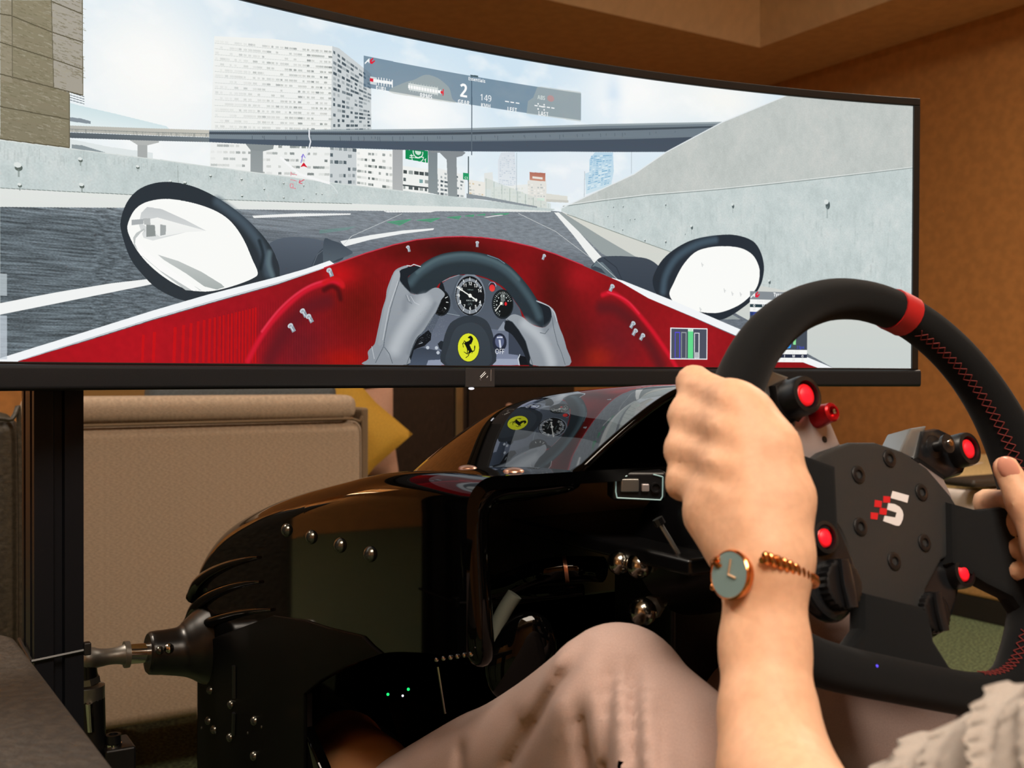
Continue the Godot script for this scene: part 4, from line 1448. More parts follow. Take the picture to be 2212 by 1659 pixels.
	for k in 10:
		oval("b3bcb9", h.x - 1.6, h.y + 10.6 - k * 0.75, 0.7, 0.3)
		oval("9aa4a1", h.x + 2.2, h.y + 10.6 - k * 0.75, 0.7, 0.3)
	line("dfe5e2", 0.4, [h.x + 0.4, h.y + 13.0, h.x + 0.4, h.y - 1.0])
	line("f1f2ec", 0.9, [31.9, 67.8, 24.6, 59.4])
	oval("f1f2e4", 32.0, 67.9, 1.5, 1.8)
	oval("d9242c", 37.7, 67.6, 1.6, 2.0)
	# left-hand dial, mostly behind the glove
	oval("1c2227", -42.1, 65.9, 11.6, 14.2)
	oval("101416", -42.4, 65.9, 10.4, 12.8)
	for q in [[-36.9, 71.0, -33.9, 72.4], [-35.8, 66.6, -33.1, 66.5], [-37.9, 61.0, -35.8, 59.5]]:
		line("e3e8e6", 0.8, q)
	# the game's steering wheel: boss with the yellow badge, then the rim
	blob("333b43", [-37.4, 0.1, -39.7, 21.2, -33.0, 41.3, -22.4, 49.6, -5.5, 54.1, 11.6, 49.9, 19.4, 39.9, 23.6, 23.7, 21.1, 0.5], "2f363d")
	blob("3a434b", [-33.6, 0.1, -31.4, 22.7, -25.4, 37.5, -16.2, 43.7, -3.9, 46.1, 6.9, 42.3, 14.7, 33.0, 18.7, 19.5, 16.4, 0.4], "363e46")
	oval("23292d", -8.3, 19.2, 13.6, 15.6)
	oval("dbe12e", -8.4, 19.3, 13.0, 15.0)
	fill("0d1210", [-9.3, 30.0, -8.2, 30.9, -6.7, 31.8, -5.3, 31.7, -4.1, 30.8, -3.2, 29.6, -2.6, 28.3, -3.2, 27.0, -3.5, 25.8, -4.4, 24.5, -5.2, 22.4, -6.4, 23.2, -7.0, 21.9, -6.1, 19.9, -4.9, 17.9, -4.0, 16.1, -2.6, 15.5, -1.7, 16.4, -1.3, 18.4, -1.4, 20.5, -0.7, 22.0, -0.1, 20.5, -0.2, 18.4, -0.8, 16.4, -1.7, 15.1, -3.2, 14.5, -4.3, 12.5, -4.2, 14.4, -5.2, 14.3, -6.1, 13.3, -7.2, 12.8, -7.7, 11.7, -7.8, 10.5, -9.0, 9.7, -11.4, 7.9, -12.2, 8.1, -11.3, 8.9, -9.0, 10.4, -8.5, 12.2, -8.7, 13.7, -7.8, 15.3, -9.0, 16.5, -9.3, 15.0, -9.0, 12.7, -9.6, 11.7, -11.3, 12.6, -14.2, 14.3, -14.2, 14.8, -11.9, 13.8, -10.0, 13.0, -10.2, 15.0, -10.1, 16.8, -10.7, 18.5, -11.6, 20.3, -12.5, 21.8, -13.7, 23.3, -14.8, 23.5, -15.0, 21.5, -14.1, 19.4, -14.7, 19.1, -15.4, 20.7, -15.5, 22.5, -16.1, 22.2, -16.0, 23.3, -15.1, 24.0, -14.4, 25.3, -13.7, 26.8, -12.8, 26.4, -11.6, 25.1, -9.6, 25.7, -7.6, 26.7, -6.7, 27.7, -6.4, 28.8, -7.6, 29.0, -9.0, 29.5])
	oval("dbe12e", -13.5, 24.7, 0.55, 0.9, 0.5)
	blob("2c373d", [-77.9, 75.1, -83.8, 83.9, -81.6, 89.8, -73.5, 97.4, -61.7, 107.2, -46.8, 115.1, -31.7, 119.6, -13.5, 122.0, 6.6, 121.2, 26.9, 117.2, 42.8, 109.2, 55.5, 98.8, 66.8, 87.6, 76.5, 75.4, 85.5, 63.9, 89.3, 54.2, 87.2, 43.6, 76.7, 44.8, 65.4, 49.4, 56.5, 62.2, 49.3, 71.0, 36.5, 84.2, 19.2, 92.9, -1.0, 97.3, -19.5, 96.4, -31.6, 93.1, -43.7, 85.9, -49.7, 79.7, -61.6, 75.6, -70.5, 73.9], "27323a")
	soft_line("475a63", 15.0, [-77.9, 85.5, -70.6, 93.7, -60.2, 101.4, -46.8, 108.8, -31.7, 113.3, -13.4, 115.7, 5.1, 114.9, 23.8, 110.9, 39.6, 102.8, 52.4, 92.4, 63.6, 80.5, 73.3, 67.7, 79.8, 55.3])
	soft_line("53686f", 7.0, [-70.6, 96.3, -60.2, 104.0, -46.8, 111.4, -31.7, 115.9, -13.4, 118.4, 5.1, 117.6, 23.8, 113.6, 41.2, 105.7, 54.0, 95.3])
	line("7c90a0", 0.7, [14.4, 119.5, 28.5, 115.9, 36.4, 111.6])
	# toggle with OFF
	oval("252b3a", 30.2, 25.4, 8.8, 10.0)
	oval("596280", 30.1, 26.5, 5.6, 6.6)
	line("c6ccdb", 2.4, [30.1, 27.9, 31.3, 19.7])
	line("d9deea", 1.4, [27.0, 30.8, 33.6, 31.0])
	words("eef1f5", "OFF", 30.5, 15.6, 5.2, false, 0.95)
	# gloves
	blob("1d242b", [-91.1, 96.4, -82.3, 100.8, -66.2, 103.0, -76.5, 94.6, -81.6, 89.2, -77.9, 75.1, -85.2, 78.6, -91.1, 83.5])
	blob("1b2127", [-42.2, 87.3, -37.7, 80.9, -37.6, 74.3, -42.1, 67.5, -48.1, 55.4, -54.1, 47.3, -61.5, 36.6, -70.4, 25.9, -76.2, 8.9, -80.6, -0.2, -86.4, -0.3, -79.2, 19.3, -61.5, 41.8, -49.6, 64.5])
	blob("9aa1a8", [-81.6, 100.8, -82.4, 102.7, -88.2, 101.1, -95.4, 97.4, -99.1, 92.1, -102.6, 84.2, -105.5, 76.4, -106.9, 67.4, -110.5, 57.0, -112.6, 48.0, -115.4, 36.5, -117.5, 27.5, -119.7, 20.5, -126.8, 13.4, -126.4, 5.8, -131.7, 0.1, -82.1, 0.4, -79.1, 10.2, -75.5, 19.3, -70.4, 28.5, -61.5, 36.6, -53.3, 47.3, -48.1, 56.0, -42.1, 68.1, -37.3, 74.3, -40.7, 78.8, -46.7, 81.5, -53.4, 79.9, -60.1, 75.6, -70.5, 73.4, -77.9, 74.3, -85.2, 80.6, -90.3, 86.1, -90.8, 96.4], "8c939b")
	soft_line("bfc5ca", 26.0, [-61.6, 66.7, -71.2, 54.6, -82.2, 41.2, -90.9, 28.1, -96.7, 16.4], 0.75)
	soft_line("848b93", 12.0, [-77.9, 71.2, -83.7, 65.8, -85.1, 58.0], 0.7)
	soft_line("7d858d", 8.0, [-48.9, 64.6, -60.8, 46.4, -74.1, 29.8, -80.3, 12.8], 0.6)
	blob("a9afb5", [-96.9, 93.5, -91.1, 96.4, -91.1, 86.1, -99.7, 60.0, -105.4, 41.9, -108.2, 23.9, -115.4, 21.2, -109.7, 50.7, -104.1, 72.6], "959ca3")
	for q in [[-91.1, 86.7, -96.8, 70.4, -101.1, 57.4, -104.7, 41.9, -108.2, 25.2, -108.9, 18.8, -118.2, 2.1], [-108.2, 18.1, -102.4, 11.2, -98.8, 1.6], [-90.3, 86.1, -85.2, 80.6, -77.9, 74.3, -70.5, 73.4, -60.1, 75.6, -53.4, 79.9], [-42.1, 67.5, -48.1, 55.4, -54.1, 47.3, -61.5, 36.6, -70.4, 27.2, -75.5, 18.0, -82.1, 1.1]]:
		line("59626a", 0.7, q)
	for q in [[-92.5, 86.0, -98.6, 70.3, -103.3, 57.3, -106.6, 41.8, -110.0, 25.1], [-77.9, 71.2, -73.4, 64.9, -67.5, 62.5], [-82.3, 72.3, -79.3, 66.0], [-122.5, 18.5, -119.6, 5.9]]:
		line("c6cbd0", 0.6, q)
	line("7f878e", 1.2, [-83.7, 72.2, -80.8, 65.9, -76.4, 63.5])
	line("d3d8dc", 1.0, [-82.4, 102.6, -78.0, 102.3, -74.3, 104.2, -66.2, 102.4])
	var r := RandomNumberGenerator.new()
	r.seed = 51
	for k in 420:
		var x := r.randf_range(-72.0, -36.0)
		var y := r.randf_range(18.0, 62.0)
		if y > 66.0 + (x + 54.0) * 0.9 or y < 20.0 + (x + 72.0) * 0.4: continue
		line("868d9480", 0.35, [x, y, x + 0.7, y])
	blob("1d242b", [78.2, 71.3, 86.3, 69.5, 93.6, 66.2, 96.9, 57.2, 94.5, 49.4, 87.2, 43.6, 86.3, 54.1, 83.9, 63.8])
	blob("1b2127", [36.7, 45.8, 39.1, 50.7, 46.2, 48.8, 54.2, 39.4, 62.3, 27.8, 68.8, 10.5, 72.8, 0.8, 67.2, 0.8, 59.1, 17.3, 46.3, 33.7, 36.7, 39.0])
	blob("9aa1a8", [38.6, 51.4, 44.6, 55.7, 50.9, 56.4, 59.7, 53.4, 66.2, 48.7, 75.9, 44.3, 87.2, 43.2, 94.5, 49.4, 96.4, 57.9, 93.6, 66.2, 86.3, 68.8, 77.3, 71.3, 78.1, 72.7, 92.8, 67.6, 100.6, 60.9, 104.3, 50.4, 107.6, 42.0, 111.7, 33.6, 115.9, 20.9, 120.1, 1.1, 72.8, 0.8, 68.8, 10.5, 63.1, 27.8, 53.4, 40.1, 44.6, 48.8, 38.3, 49.7], "8c939b")
	soft_line("bfc5ca", 22.0, [62.2, 46.5, 75.1, 37.8, 85.6, 26.8, 92.2, 15.0, 96.3, 3.8], 0.75)
	soft_line("7d858d", 12.0, [88.0, 41.6, 96.1, 47.4, 99.4, 53.1], 0.6)
	for q in [[96.4, 57.2, 99.4, 41.8, 104.4, 25.0, 109.4, 15.2, 114.4, 1.8], [39.1, 50.7, 46.2, 48.1, 54.2, 39.7, 63.1, 27.4, 68.8, 10.5, 72.3, 1.5], [81.5, 37.2, 88.0, 36.0, 92.9, 41.7]]:
		line("59626a", 0.7, q)
	line("c9ced3", 0.8, [78.2, 72.0, 92.8, 66.9, 100.1, 60.1, 103.5, 50.4])


func paint_panels() -> void:
	# translucent strip of read-outs
	var top := 306.0
	fill("4a657aa4", [-132.3, 309.6, 133.8, 279.0 + 30.4, 133.8, 279.0, -132.3, 278.6])
	blob("b4b8b07a", [-103.7, 278.1, -86.8, 289.7, -74.7, 294.8, -63.6, 301.3, -56.2, 302.6, -46.8, 301.1, -38.7, 297.1, -32.4, 292.0, -29.2, 282.0, -26.0, 278.0, -68.5, 277.4])
	fill("b4b8b078", [63.1, 278.0, 64.9, 292.1, 71.6, 296.9, 76.8, 309.2, 81.4, 310.3, 133.5, 311.0, 133.3, 277.6, 94.4, 277.9])
	fill("f4f7f7", [-131.1, 301.2, -131.0, 303.0, -126.0, 308.3, -125.7, 303.7, -126.8, 303.1, -127.0, 305.0])
	fill("e0243c", [-125.4, 306.3, -121.7, 309.6, -121.5, 308.1, -123.7, 305.6, -122.8, 305.2, -119.8, 307.5, -119.5, 306.3, -122.8, 303.0, -125.0, 303.0])
	box("dfe6e6d8", -124.9, 290.2, -117.4, 282.6)
	line("f6f8f8", 3.0, [-124.9, 286.5, -99.8, 287.4])
	line("d8283c", 3.0, [-124.9, 286.8, -122.0, 286.8])
	for k in 5:
		var a := Vector2(-115.4, 286.7).lerp(Vector2(-103.1, 287.0), k / 4.0)
		line("f6f8f8", 0.8, [a.x, a.y + 4.0, a.x, a.y - 4.0])
	line("f6f8f8", 1.2, [-99.9, 290.5, -99.9, 282.9])
	words("f6f8f8", "FUEL", -112.2, 279.7, 4.3, true, 0.9)
	fill("e3e8e6d8", [-81.1, 290.3, -46.1, 290.7, -46.2, 283.4, -81.0, 283.3])
	line("fafbfa", 3.0, [-81.0, 286.8, -46.2, 286.8])
	for k in 11:
		var a := Vector2(-78.9, 286.7).lerp(Vector2(-47.1, 287.0), k / 10.0)
		line("c9d1d0", 0.5, [a.x, a.y + 5.0, a.x, a.y - 5.0])
	line("fafbfa", 3.0, [-46.2, 286.9, -42.7, 287.0])
	line("fafbfa", 1.0, [-43.4, 289.0, -43.4, 284.8])
	line("e03a48", 2.6, [-42.9, 286.9, -39.9, 286.9])
	line("e03a48", 1.2, [-40.0, 290.4, -40.2, 283.6])
	words("f6f8f8", "RPMS", -60.3, 280.0, 4.4, true, 0.9)
	words("fbfcfc", "2", -15.3, 292.6, 14.4, true, 0.9)
	words("f6f8f8", "GEAR", -15.1, 280.0, 4.5, true, 0.9)
	fill("4d6068", [-7.3, 310.6, 2.4, 310.9, 2.5, 308.9, -7.0, 308.7])
	words("fbfcfc", "Essentials", 0.9, 306.4, 3.6, true, 0.86)
	words("fbfcfc", "149", 12.0, 288.5, 6.4, false, 0.98)
	words("f6f8f8", "KMH", 11.8, 280.1, 4.3, true, 0.9)
	for x in [-2.0, 0.0, 2.0]:
		var a := Vector2(45.0, 288.1)
		line("f6f8f8", 1.2, [a.x + x * 3.3 - 2.2, a.y, a.x + x * 3.3 + 2.2, a.y])
		var b := Vector2(91.1, 288.3)
		line("f6f8f8", 1.2, [b.x + x * 2.9 - 1.8, b.y, b.x + x * 2.9 + 1.8, b.y])
	words("f6f8f8", "LEFT", 45.0, 280.2, 4.5, true, 0.9)
	for q in [[75.3, 288.3, 1.8], [80.6, 288.3, 1.6], [83.4, 288.2, 1.6]]:
		line("f6f8f8", 1.2, [q[0] - q[2], q[1], q[0] + q[2], q[1]])
	for q in [[77.9, 287.9], [85.7, 287.9]]:
		oval("f6f8f8", q[0], q[1] + 2.8, 0.9, 1.0)
		oval("f6f8f8", q[0], q[1] - 2.8, 0.9, 1.0)
	words("f6f8f8", "LAST", 84.9, 280.6, 4.6, true, 0.9)
	words("d3dcda", "ABS", 81.9, 298.2, 4.4, true, 0.9)
	oval("c98f8ca0", 94.1, 298.7, 4.6, 3.6)
	# track map with its arrow and the word PIT
	var path := [-191.6, 227.0, -191.6, 220.2, -190.1, 216.0, -191.6, 210.4, -193.5, 204.8, -195.5, 199.2]
	line("e6e9ee", 1.4, path)
	line("f5f6f6", 2.4, [-221.7, 196.7, -210.1, 188.4, -202.3, 183.2, -190.5, 181.0, -169.6, 177.9])
	line("dfe4e4", 0.7, [-169.6, 177.9, -164.6, 174.4, -160.5, 168.9])
	fill("d01f33", [-197.4, 194.9, -193.5, 190.5, -197.4, 191.3, -200.9, 190.0])
	line("8d7fd8", 0.8, [-200.4, 194.1, -198.0, 202.4])
	line("8d7fd8", 0.8, [-199.9, 199.5, -198.0, 202.9, -196.0, 199.5])
	words_turned("e08a94", "PIT", -208.2, 176.2, 6.0, 1.5)
	line("d86a78", 0.9, [-196.9, 178.4, -202.3, 175.1])
	line("d86a78", 0.9, [-201.3, 177.5, -202.3, 174.7, -198.9, 174.2])
	# pedal gauge
	box("f2f4f5", 255.8, 46.5, 307.6, 9.0)
	box("4c5160", 257.1, 45.4, 306.3, 10.1)
	var r0 := Vector2(257.3, 9.7)
	var r1 := Vector2(306.0, 46.3)
	for q in [[0.10, 0.25, "5a4fe0", "4c5160", 0.87], [0.28, 0.43, "9aa0a6", "4c5160", 0.87], [0.47, 0.62, "63d88c", "63d88c", 0.98], [0.65, 0.80, "f0f2f2", "4c5160", 0.86]]:
		var a := lerpf(r0.x, r1.x, q[0])
		var b := lerpf(r0.x, r1.x, q[1])
		var hi := lerpf(r0.y, r1.y, q[4])
		box(q[2], a, r0.y + 0.6, b, hi)
		box(q[3], a + 1.0, r0.y + 1.4, b - 1.0, hi - 1.0)
	box("b3b7bb", lerpf(r0.x, r1.x, 0.66), r0.y + 1.4, lerpf(r0.x, r1.x, 0.79), lerpf(r0.y, r1.y, 0.22))
	box("d9f2e1", lerpf(r0.x, r1.x, 0.47), lerpf(r0.y, r1.y, 0.9), lerpf(r0.x, r1.x, 0.62), lerpf(r0.y, r1.y, 0.98))
	words("7fbf94", "100", lerpf(r0.x, r1.x, 0.545), lerpf(r0.y, r1.y, 0.94), 2.0)
	# tyre panel
	var t0 := Vector2(366.9, 93.3)
	var t1 := Vector2(448.7, 6.6)
	var at := func(u, v): return [lerpf(t0.x, t1.x, u), lerpf(t0.y, t1.y, v)]
	for q in [[0.0, 0.0, 1.0, 0.115, "868d93"], [0.0, 0.115, 1.0, 0.18, "f7f8f6"], [0.0, 0.18, 1.0, 0.225, "2b4048"], [0.0, 0.225, 1.0, 0.29, "f7f8f6"], [0.0, 0.29, 1.0, 0.82, "454d58"], [0.0, 0.82, 1.0, 0.885, "f7f8f6"], [0.0, 0.885, 1.0, 0.935, "2b3246"], [0.0, 0.935, 1.0, 1.0, "f7f8f6"]]:
		box(q[4], lerpf(t0.x, t1.x, q[0]), lerpf(t0.y, t1.y, q[1]), lerpf(t0.x, t1.x, q[2]), lerpf(t0.y, t1.y, q[3]))
	box("2c3f74", t0.x, lerpf(t0.y, t1.y, 0.29), lerpf(t0.x, t1.x, 0.5), lerpf(t0.y, t1.y, 0.34))
	fill("f4f7f7", [367.8, 84.3, 368.1, 86.5, 374.1, 91.6, 374.1, 87.3, 372.5, 86.0, 372.2, 88.1])
	fill("e0243c", [374.5, 90.0, 378.4, 93.5, 378.7, 92.0, 376.6, 89.5, 377.7, 88.9, 380.5, 90.8, 380.7, 89.0, 377.7, 85.8, 374.6, 86.0])
	words("fbfcfc", "Tyres", 407.6, 89.4, 4.6, true, 0.9)
	words("dfe0de", "Core 42C", 385.6, 81.1, 3.0)
	words("fbfcfc", "O", 373.1, 75.7, 3.1, true)
	words("fbfcfc", "M", 386.1, 75.9, 3.1, true)
	words("4a63e8", "22psi", 376.8, 65.5, 3.2)
	words("dfe0de", "Core 37C", 429.3, 19.4, 3.0)
	words("fbfcfc", "I", 416.7, 14.2, 3.1, true)
	words("fbfcfc", "M", 429.7, 14.3, 3.1, true)
	words("fbfcfc", "O", 442.3, 14.2, 3.1, true)
	words("3a4ee0", "23psi", 439.2, 24.7, 3.2)
	for q in [["37", 416.5, 9.6], ["34", 429.7, 9.6], ["31", 442.2, 9.7], ["41", 373.2, 70.9]]:
		words("d3d6d4", q[0], q[1], q[2], 2.4)
	fill("3f9cf0", [412.8, 23.6, 417.1, 28.4, 421.3, 31.5, 425.6, 34.7, 425.7, 26.0, 424.6, 24.1])
	line("8fe39a", 4.0, [430.7, 39.1, 430.8, 29.1])
	oval("e6eaec", 439.5, 45.2, 1.2, 1.6)
	# pale boxes at the left edge
	for q in [[594.0, 638.0], [684.0, 778.0]]:
		pass
	for q in [[-472.5, 69.2, -467.2, 69.6, -467.2, 52.3, -472.5, 51.6, "b9c3c8d0"], [-472.5, 36.2, -467.2, 36.5, -467.3, 1.8, -472.6, 1.0, "c6cfd8c0"]]:
		fill(q[8], [q[0] - 60.0, q[1], q[2], q[3], q[4], q[5], q[6] - 60.0, q[7]])


func words_turned(color: String, said: String, x: float, y: float, tall: float, turn: float) -> void:
	# thin strokes: each letter as lines in a unit cell
	var cell := {"P": [[0, 0, 0, 1], [0, 1, 0.6, 1], [0.6, 1, 0.6, 0.5], [0.6, 0.5, 0, 0.5]], "I": [[0.3, 0, 0.3, 1]], "T": [[0.3, 0, 0.3, 1], [0, 1, 0.6, 1]]}
	for i in said.length():
		for q in cell[said[i]]:
			var a := (Vector2(q[0] + i * 0.95 - 1.2, q[1] - 0.5) * tall).rotated(turn) + Vector2(x, y)
			var b := (Vector2(q[2] + i * 0.95 - 1.2, q[3] - 0.5) * tall).rotated(turn) + Vector2(x, y)
			line(color, 0.7, [a.x, a.y, b.x, b.y])


# ---------------------------------------------------------------- what stands behind the rig

func make_post() -> void:
	var t := thing("monitor_post", "tall black aluminium profile post holding up the monitor's left side", "post", Vector3(-0.415, 0.0, -0.0425))
	# slotted 40 x 80 profile: a grooved section drawn upwards
	var half := []
	for q in [[20, -42.5], [20, -30], [14, -27], [14, -18], [20, -15], [20, -5], [20, 15], [14, 18], [14, 27], [20, 30], [20, 42.5]]:
		half.append(Vector2(q[0] * 0.001, q[1] * 0.001))
	var out := half.duplicate()
	for q in [[4.5, 42.5], [3.2, 36], [-3.2, 36], [-4.5, 42.5], [-20, 42.5], [-20, 30], [-14, 27], [-14, 18], [-20, 15], [-20, -15], [-14, -18], [-14, -27], [-20, -30], [-20, -42.5], [-4.5, -42.5], [-3.2, -36], [3.2, -36], [4.5, -42.5]]:
		out.append(Vector2(q[0] * 0.001, q[1] * 0.001))
	var g := prism(out, LIFT + 0.20, 0.0).xf(Transform3D(Basis(Vector3(1, 0, 0), Vector3(0, 0, -1), Vector3(0, 1, 0)), Vector3(-0.415, 0.0, -0.0425)))
	part("profile", g, M.black_anodised, t, 30.0)
	part("foot_plate", box_at(Vector3(-0.415, 0.006, -0.0425), Vector3(0.12, 0.012, 0.2), 0.003), M.satin_black, t)
	var strap := Geo.new()
	var y := LIFT - 0.253
	strap.join(tube([Vector3(-0.4375, y - 0.004, 0.0015), Vector3(-0.393, y, 0.0015)], 0.0016, 6))
	strap.join(tube([Vector3(-0.393, y, 0.0015), Vector3(-0.393, y, -0.086)], 0.0016, 6))
	strap.join(tube([Vector3(-0.4375, y - 0.004, 0.0015), Vector3(-0.4375, y - 0.004, -0.086)], 0.0016, 6))
	strap.join(box_at(Vector3(-0.3925, y + 0.001, 0.001), Vector3(0.006, 0.011, 0.008), 0.001))
	part("cable_tie", strap, M.bezel_black, t)
	part("clamp", box_at(Vector3(-0.415, LIFT + 0.09, -0.046), Vector3(0.07, 0.12, 0.05), 0.004), M.satin_black, t)


func make_armchair() -> void:
	var z := -1.4
	var a := Vector3(-0.2758, 0.8906, -1.4000)
	var b := Vector3(0.4815, 0.8842, -1.4000)
	var x0 := a.x
	var x1 := b.x
	var top := b.y
	var t := thing("armchair", "beige upholstered armchair seen from behind with a piped back", "armchair", Vector3((x0 + x1) / 2, 0, z - 0.35))
	var mid := (x0 + x1) / 2
	var w := x1 - x0
	var seam := 0.058
	part("back", box_at(Vector3(mid, (0.16 + top - seam) / 2, z - 0.06), Vector3(w, top - seam - 0.16, 0.12), 0.03), M.linen, t)
	part("back_roll", box_at(Vector3(mid - 0.012, top - seam / 2 + 0.002, z - 0.068), Vector3(w - 0.02, seam, 0.15), 0.022), M.linen, t)
	var pipe := Geo.new()
	pipe.join(tube([Vector3(x0 + 0.01, top - seam - 0.001, z + 0.002), Vector3(x1 - 0.035, top - seam + 0.003, z + 0.002)], 0.0035, 8))
	pipe.join(tube(curve([Vector3(x1 - 0.06, top - seam + 0.006, z + 0.001), Vector3(x1 - 0.018, top - seam - 0.004, z - 0.002), Vector3(x1 - 0.006, top - seam - 0.03, z - 0.004), Vector3(x1 - 0.004, 0.4, z - 0.006), Vector3(x1 - 0.004, 0.18, z - 0.006)]), 0.0035, 8))
	part("piping", pipe, M.piping, t)
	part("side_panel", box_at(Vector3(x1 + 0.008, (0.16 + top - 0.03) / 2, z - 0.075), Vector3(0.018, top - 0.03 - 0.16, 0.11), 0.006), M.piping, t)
	part("seat", box_at(Vector3(mid, 0.32, z - 0.45), Vector3(w - 0.24, 0.26, 0.66), 0.05), M.linen, t)
	for s in [x0 + 0.06, x1 - 0.06]:
		part("arm", box_at(Vector3(s, 0.38, z - 0.45), Vector3(0.13, 0.46, 0.68), 0.04), M.linen, t)
	for q in [[x0 + 0.07, z - 0.08], [x1 - 0.07, z - 0.08], [x0 + 0.07, z - 0.7], [x1 - 0.07, z - 0.7]]:
		part("leg", lathe([[0.018, 0.0], [0.026, 0.165]], 14).xf(Transform3D(Basis(), Vector3(q[0], 0, q[1]))), M.dark_wood, t)
	# the cushions standing on an ottoman behind it
	cushion("mustard_cushion", "mustard yellow cushion standing on its corner behind the armchair's right edge", Vector3(1.2701, 0.6608, -3.4628), 0.44, 0.785, M.mustard, -0.42)
	cushion("rose_cushion", "pale rose cushion propped behind the mustard cushion", Vector3(1.3866, 0.6495, -3.6610), 0.43, 0.07, M.rose_cloth, -0.42)
	var o := Vector3(1.3233, 0.6543, -3.5591)
	var pouf := thing("ottoman", "low dark ottoman under the mustard and rose cushions", "ottoman", Vector3(o.x, 0, o.z))
	part("top", box_at(Vector3(o.x, 0.30, o.z), Vector3(0.46, 0.14, 0.4), 0.05), M.dark_leather, pouf)
	part("base", box_at(Vector3(o.x, 0.12, o.z), Vector3(0.38, 0.24, 0.34), 0.02), M.dark_wood, pouf)


func cushion(called: String, label: String, at: Vector3, size: float, roll: float, m: Material, yaw: float) -> void:
	var t := thing(called, label, "cushion", at, "loose cushions behind the armchair")
	var n := 20
	var g := Geo.new()
	var pts := PackedVector3Array()
	var tris := PackedInt32Array()
	for s in [1.0, -1.0]:
		for i in n + 1:
			for j in n + 1:
				var u := 2.0 * i / n - 1.0
				var v := 2.0 * j / n - 1.0
				var puff := pow(maxf((1.0 - u * u) * (1.0 - v * v), 0.0), 0.55) * 0.07
				var pull := 1.0 - 0.07 * (1.0 - absf(u * v))
				pts.append(Vector3(u * size / 2 * pull, v * size / 2 * pull, s * puff))
	var o := (n + 1) * (n + 1)
	for i in n:
		for j in n:
			var a := i * (n + 1) + j
			tris.append_array([a, a + n + 1, a + n + 2, a, a + n + 2, a + 1])
			tris.append_array([o + a, o + a + n + 2, o + a + n + 1, o + a, o + a + 1, o + a + n + 2])
	g.add(pts, tris, true)
	g.xf(Transform3D(Basis(Vector3.UP, yaw) * Basis(Vector3.RIGHT, -0.15) * Basis(Vector3.BACK, roll), at))
	part("cover", g, m, t, 60.0)


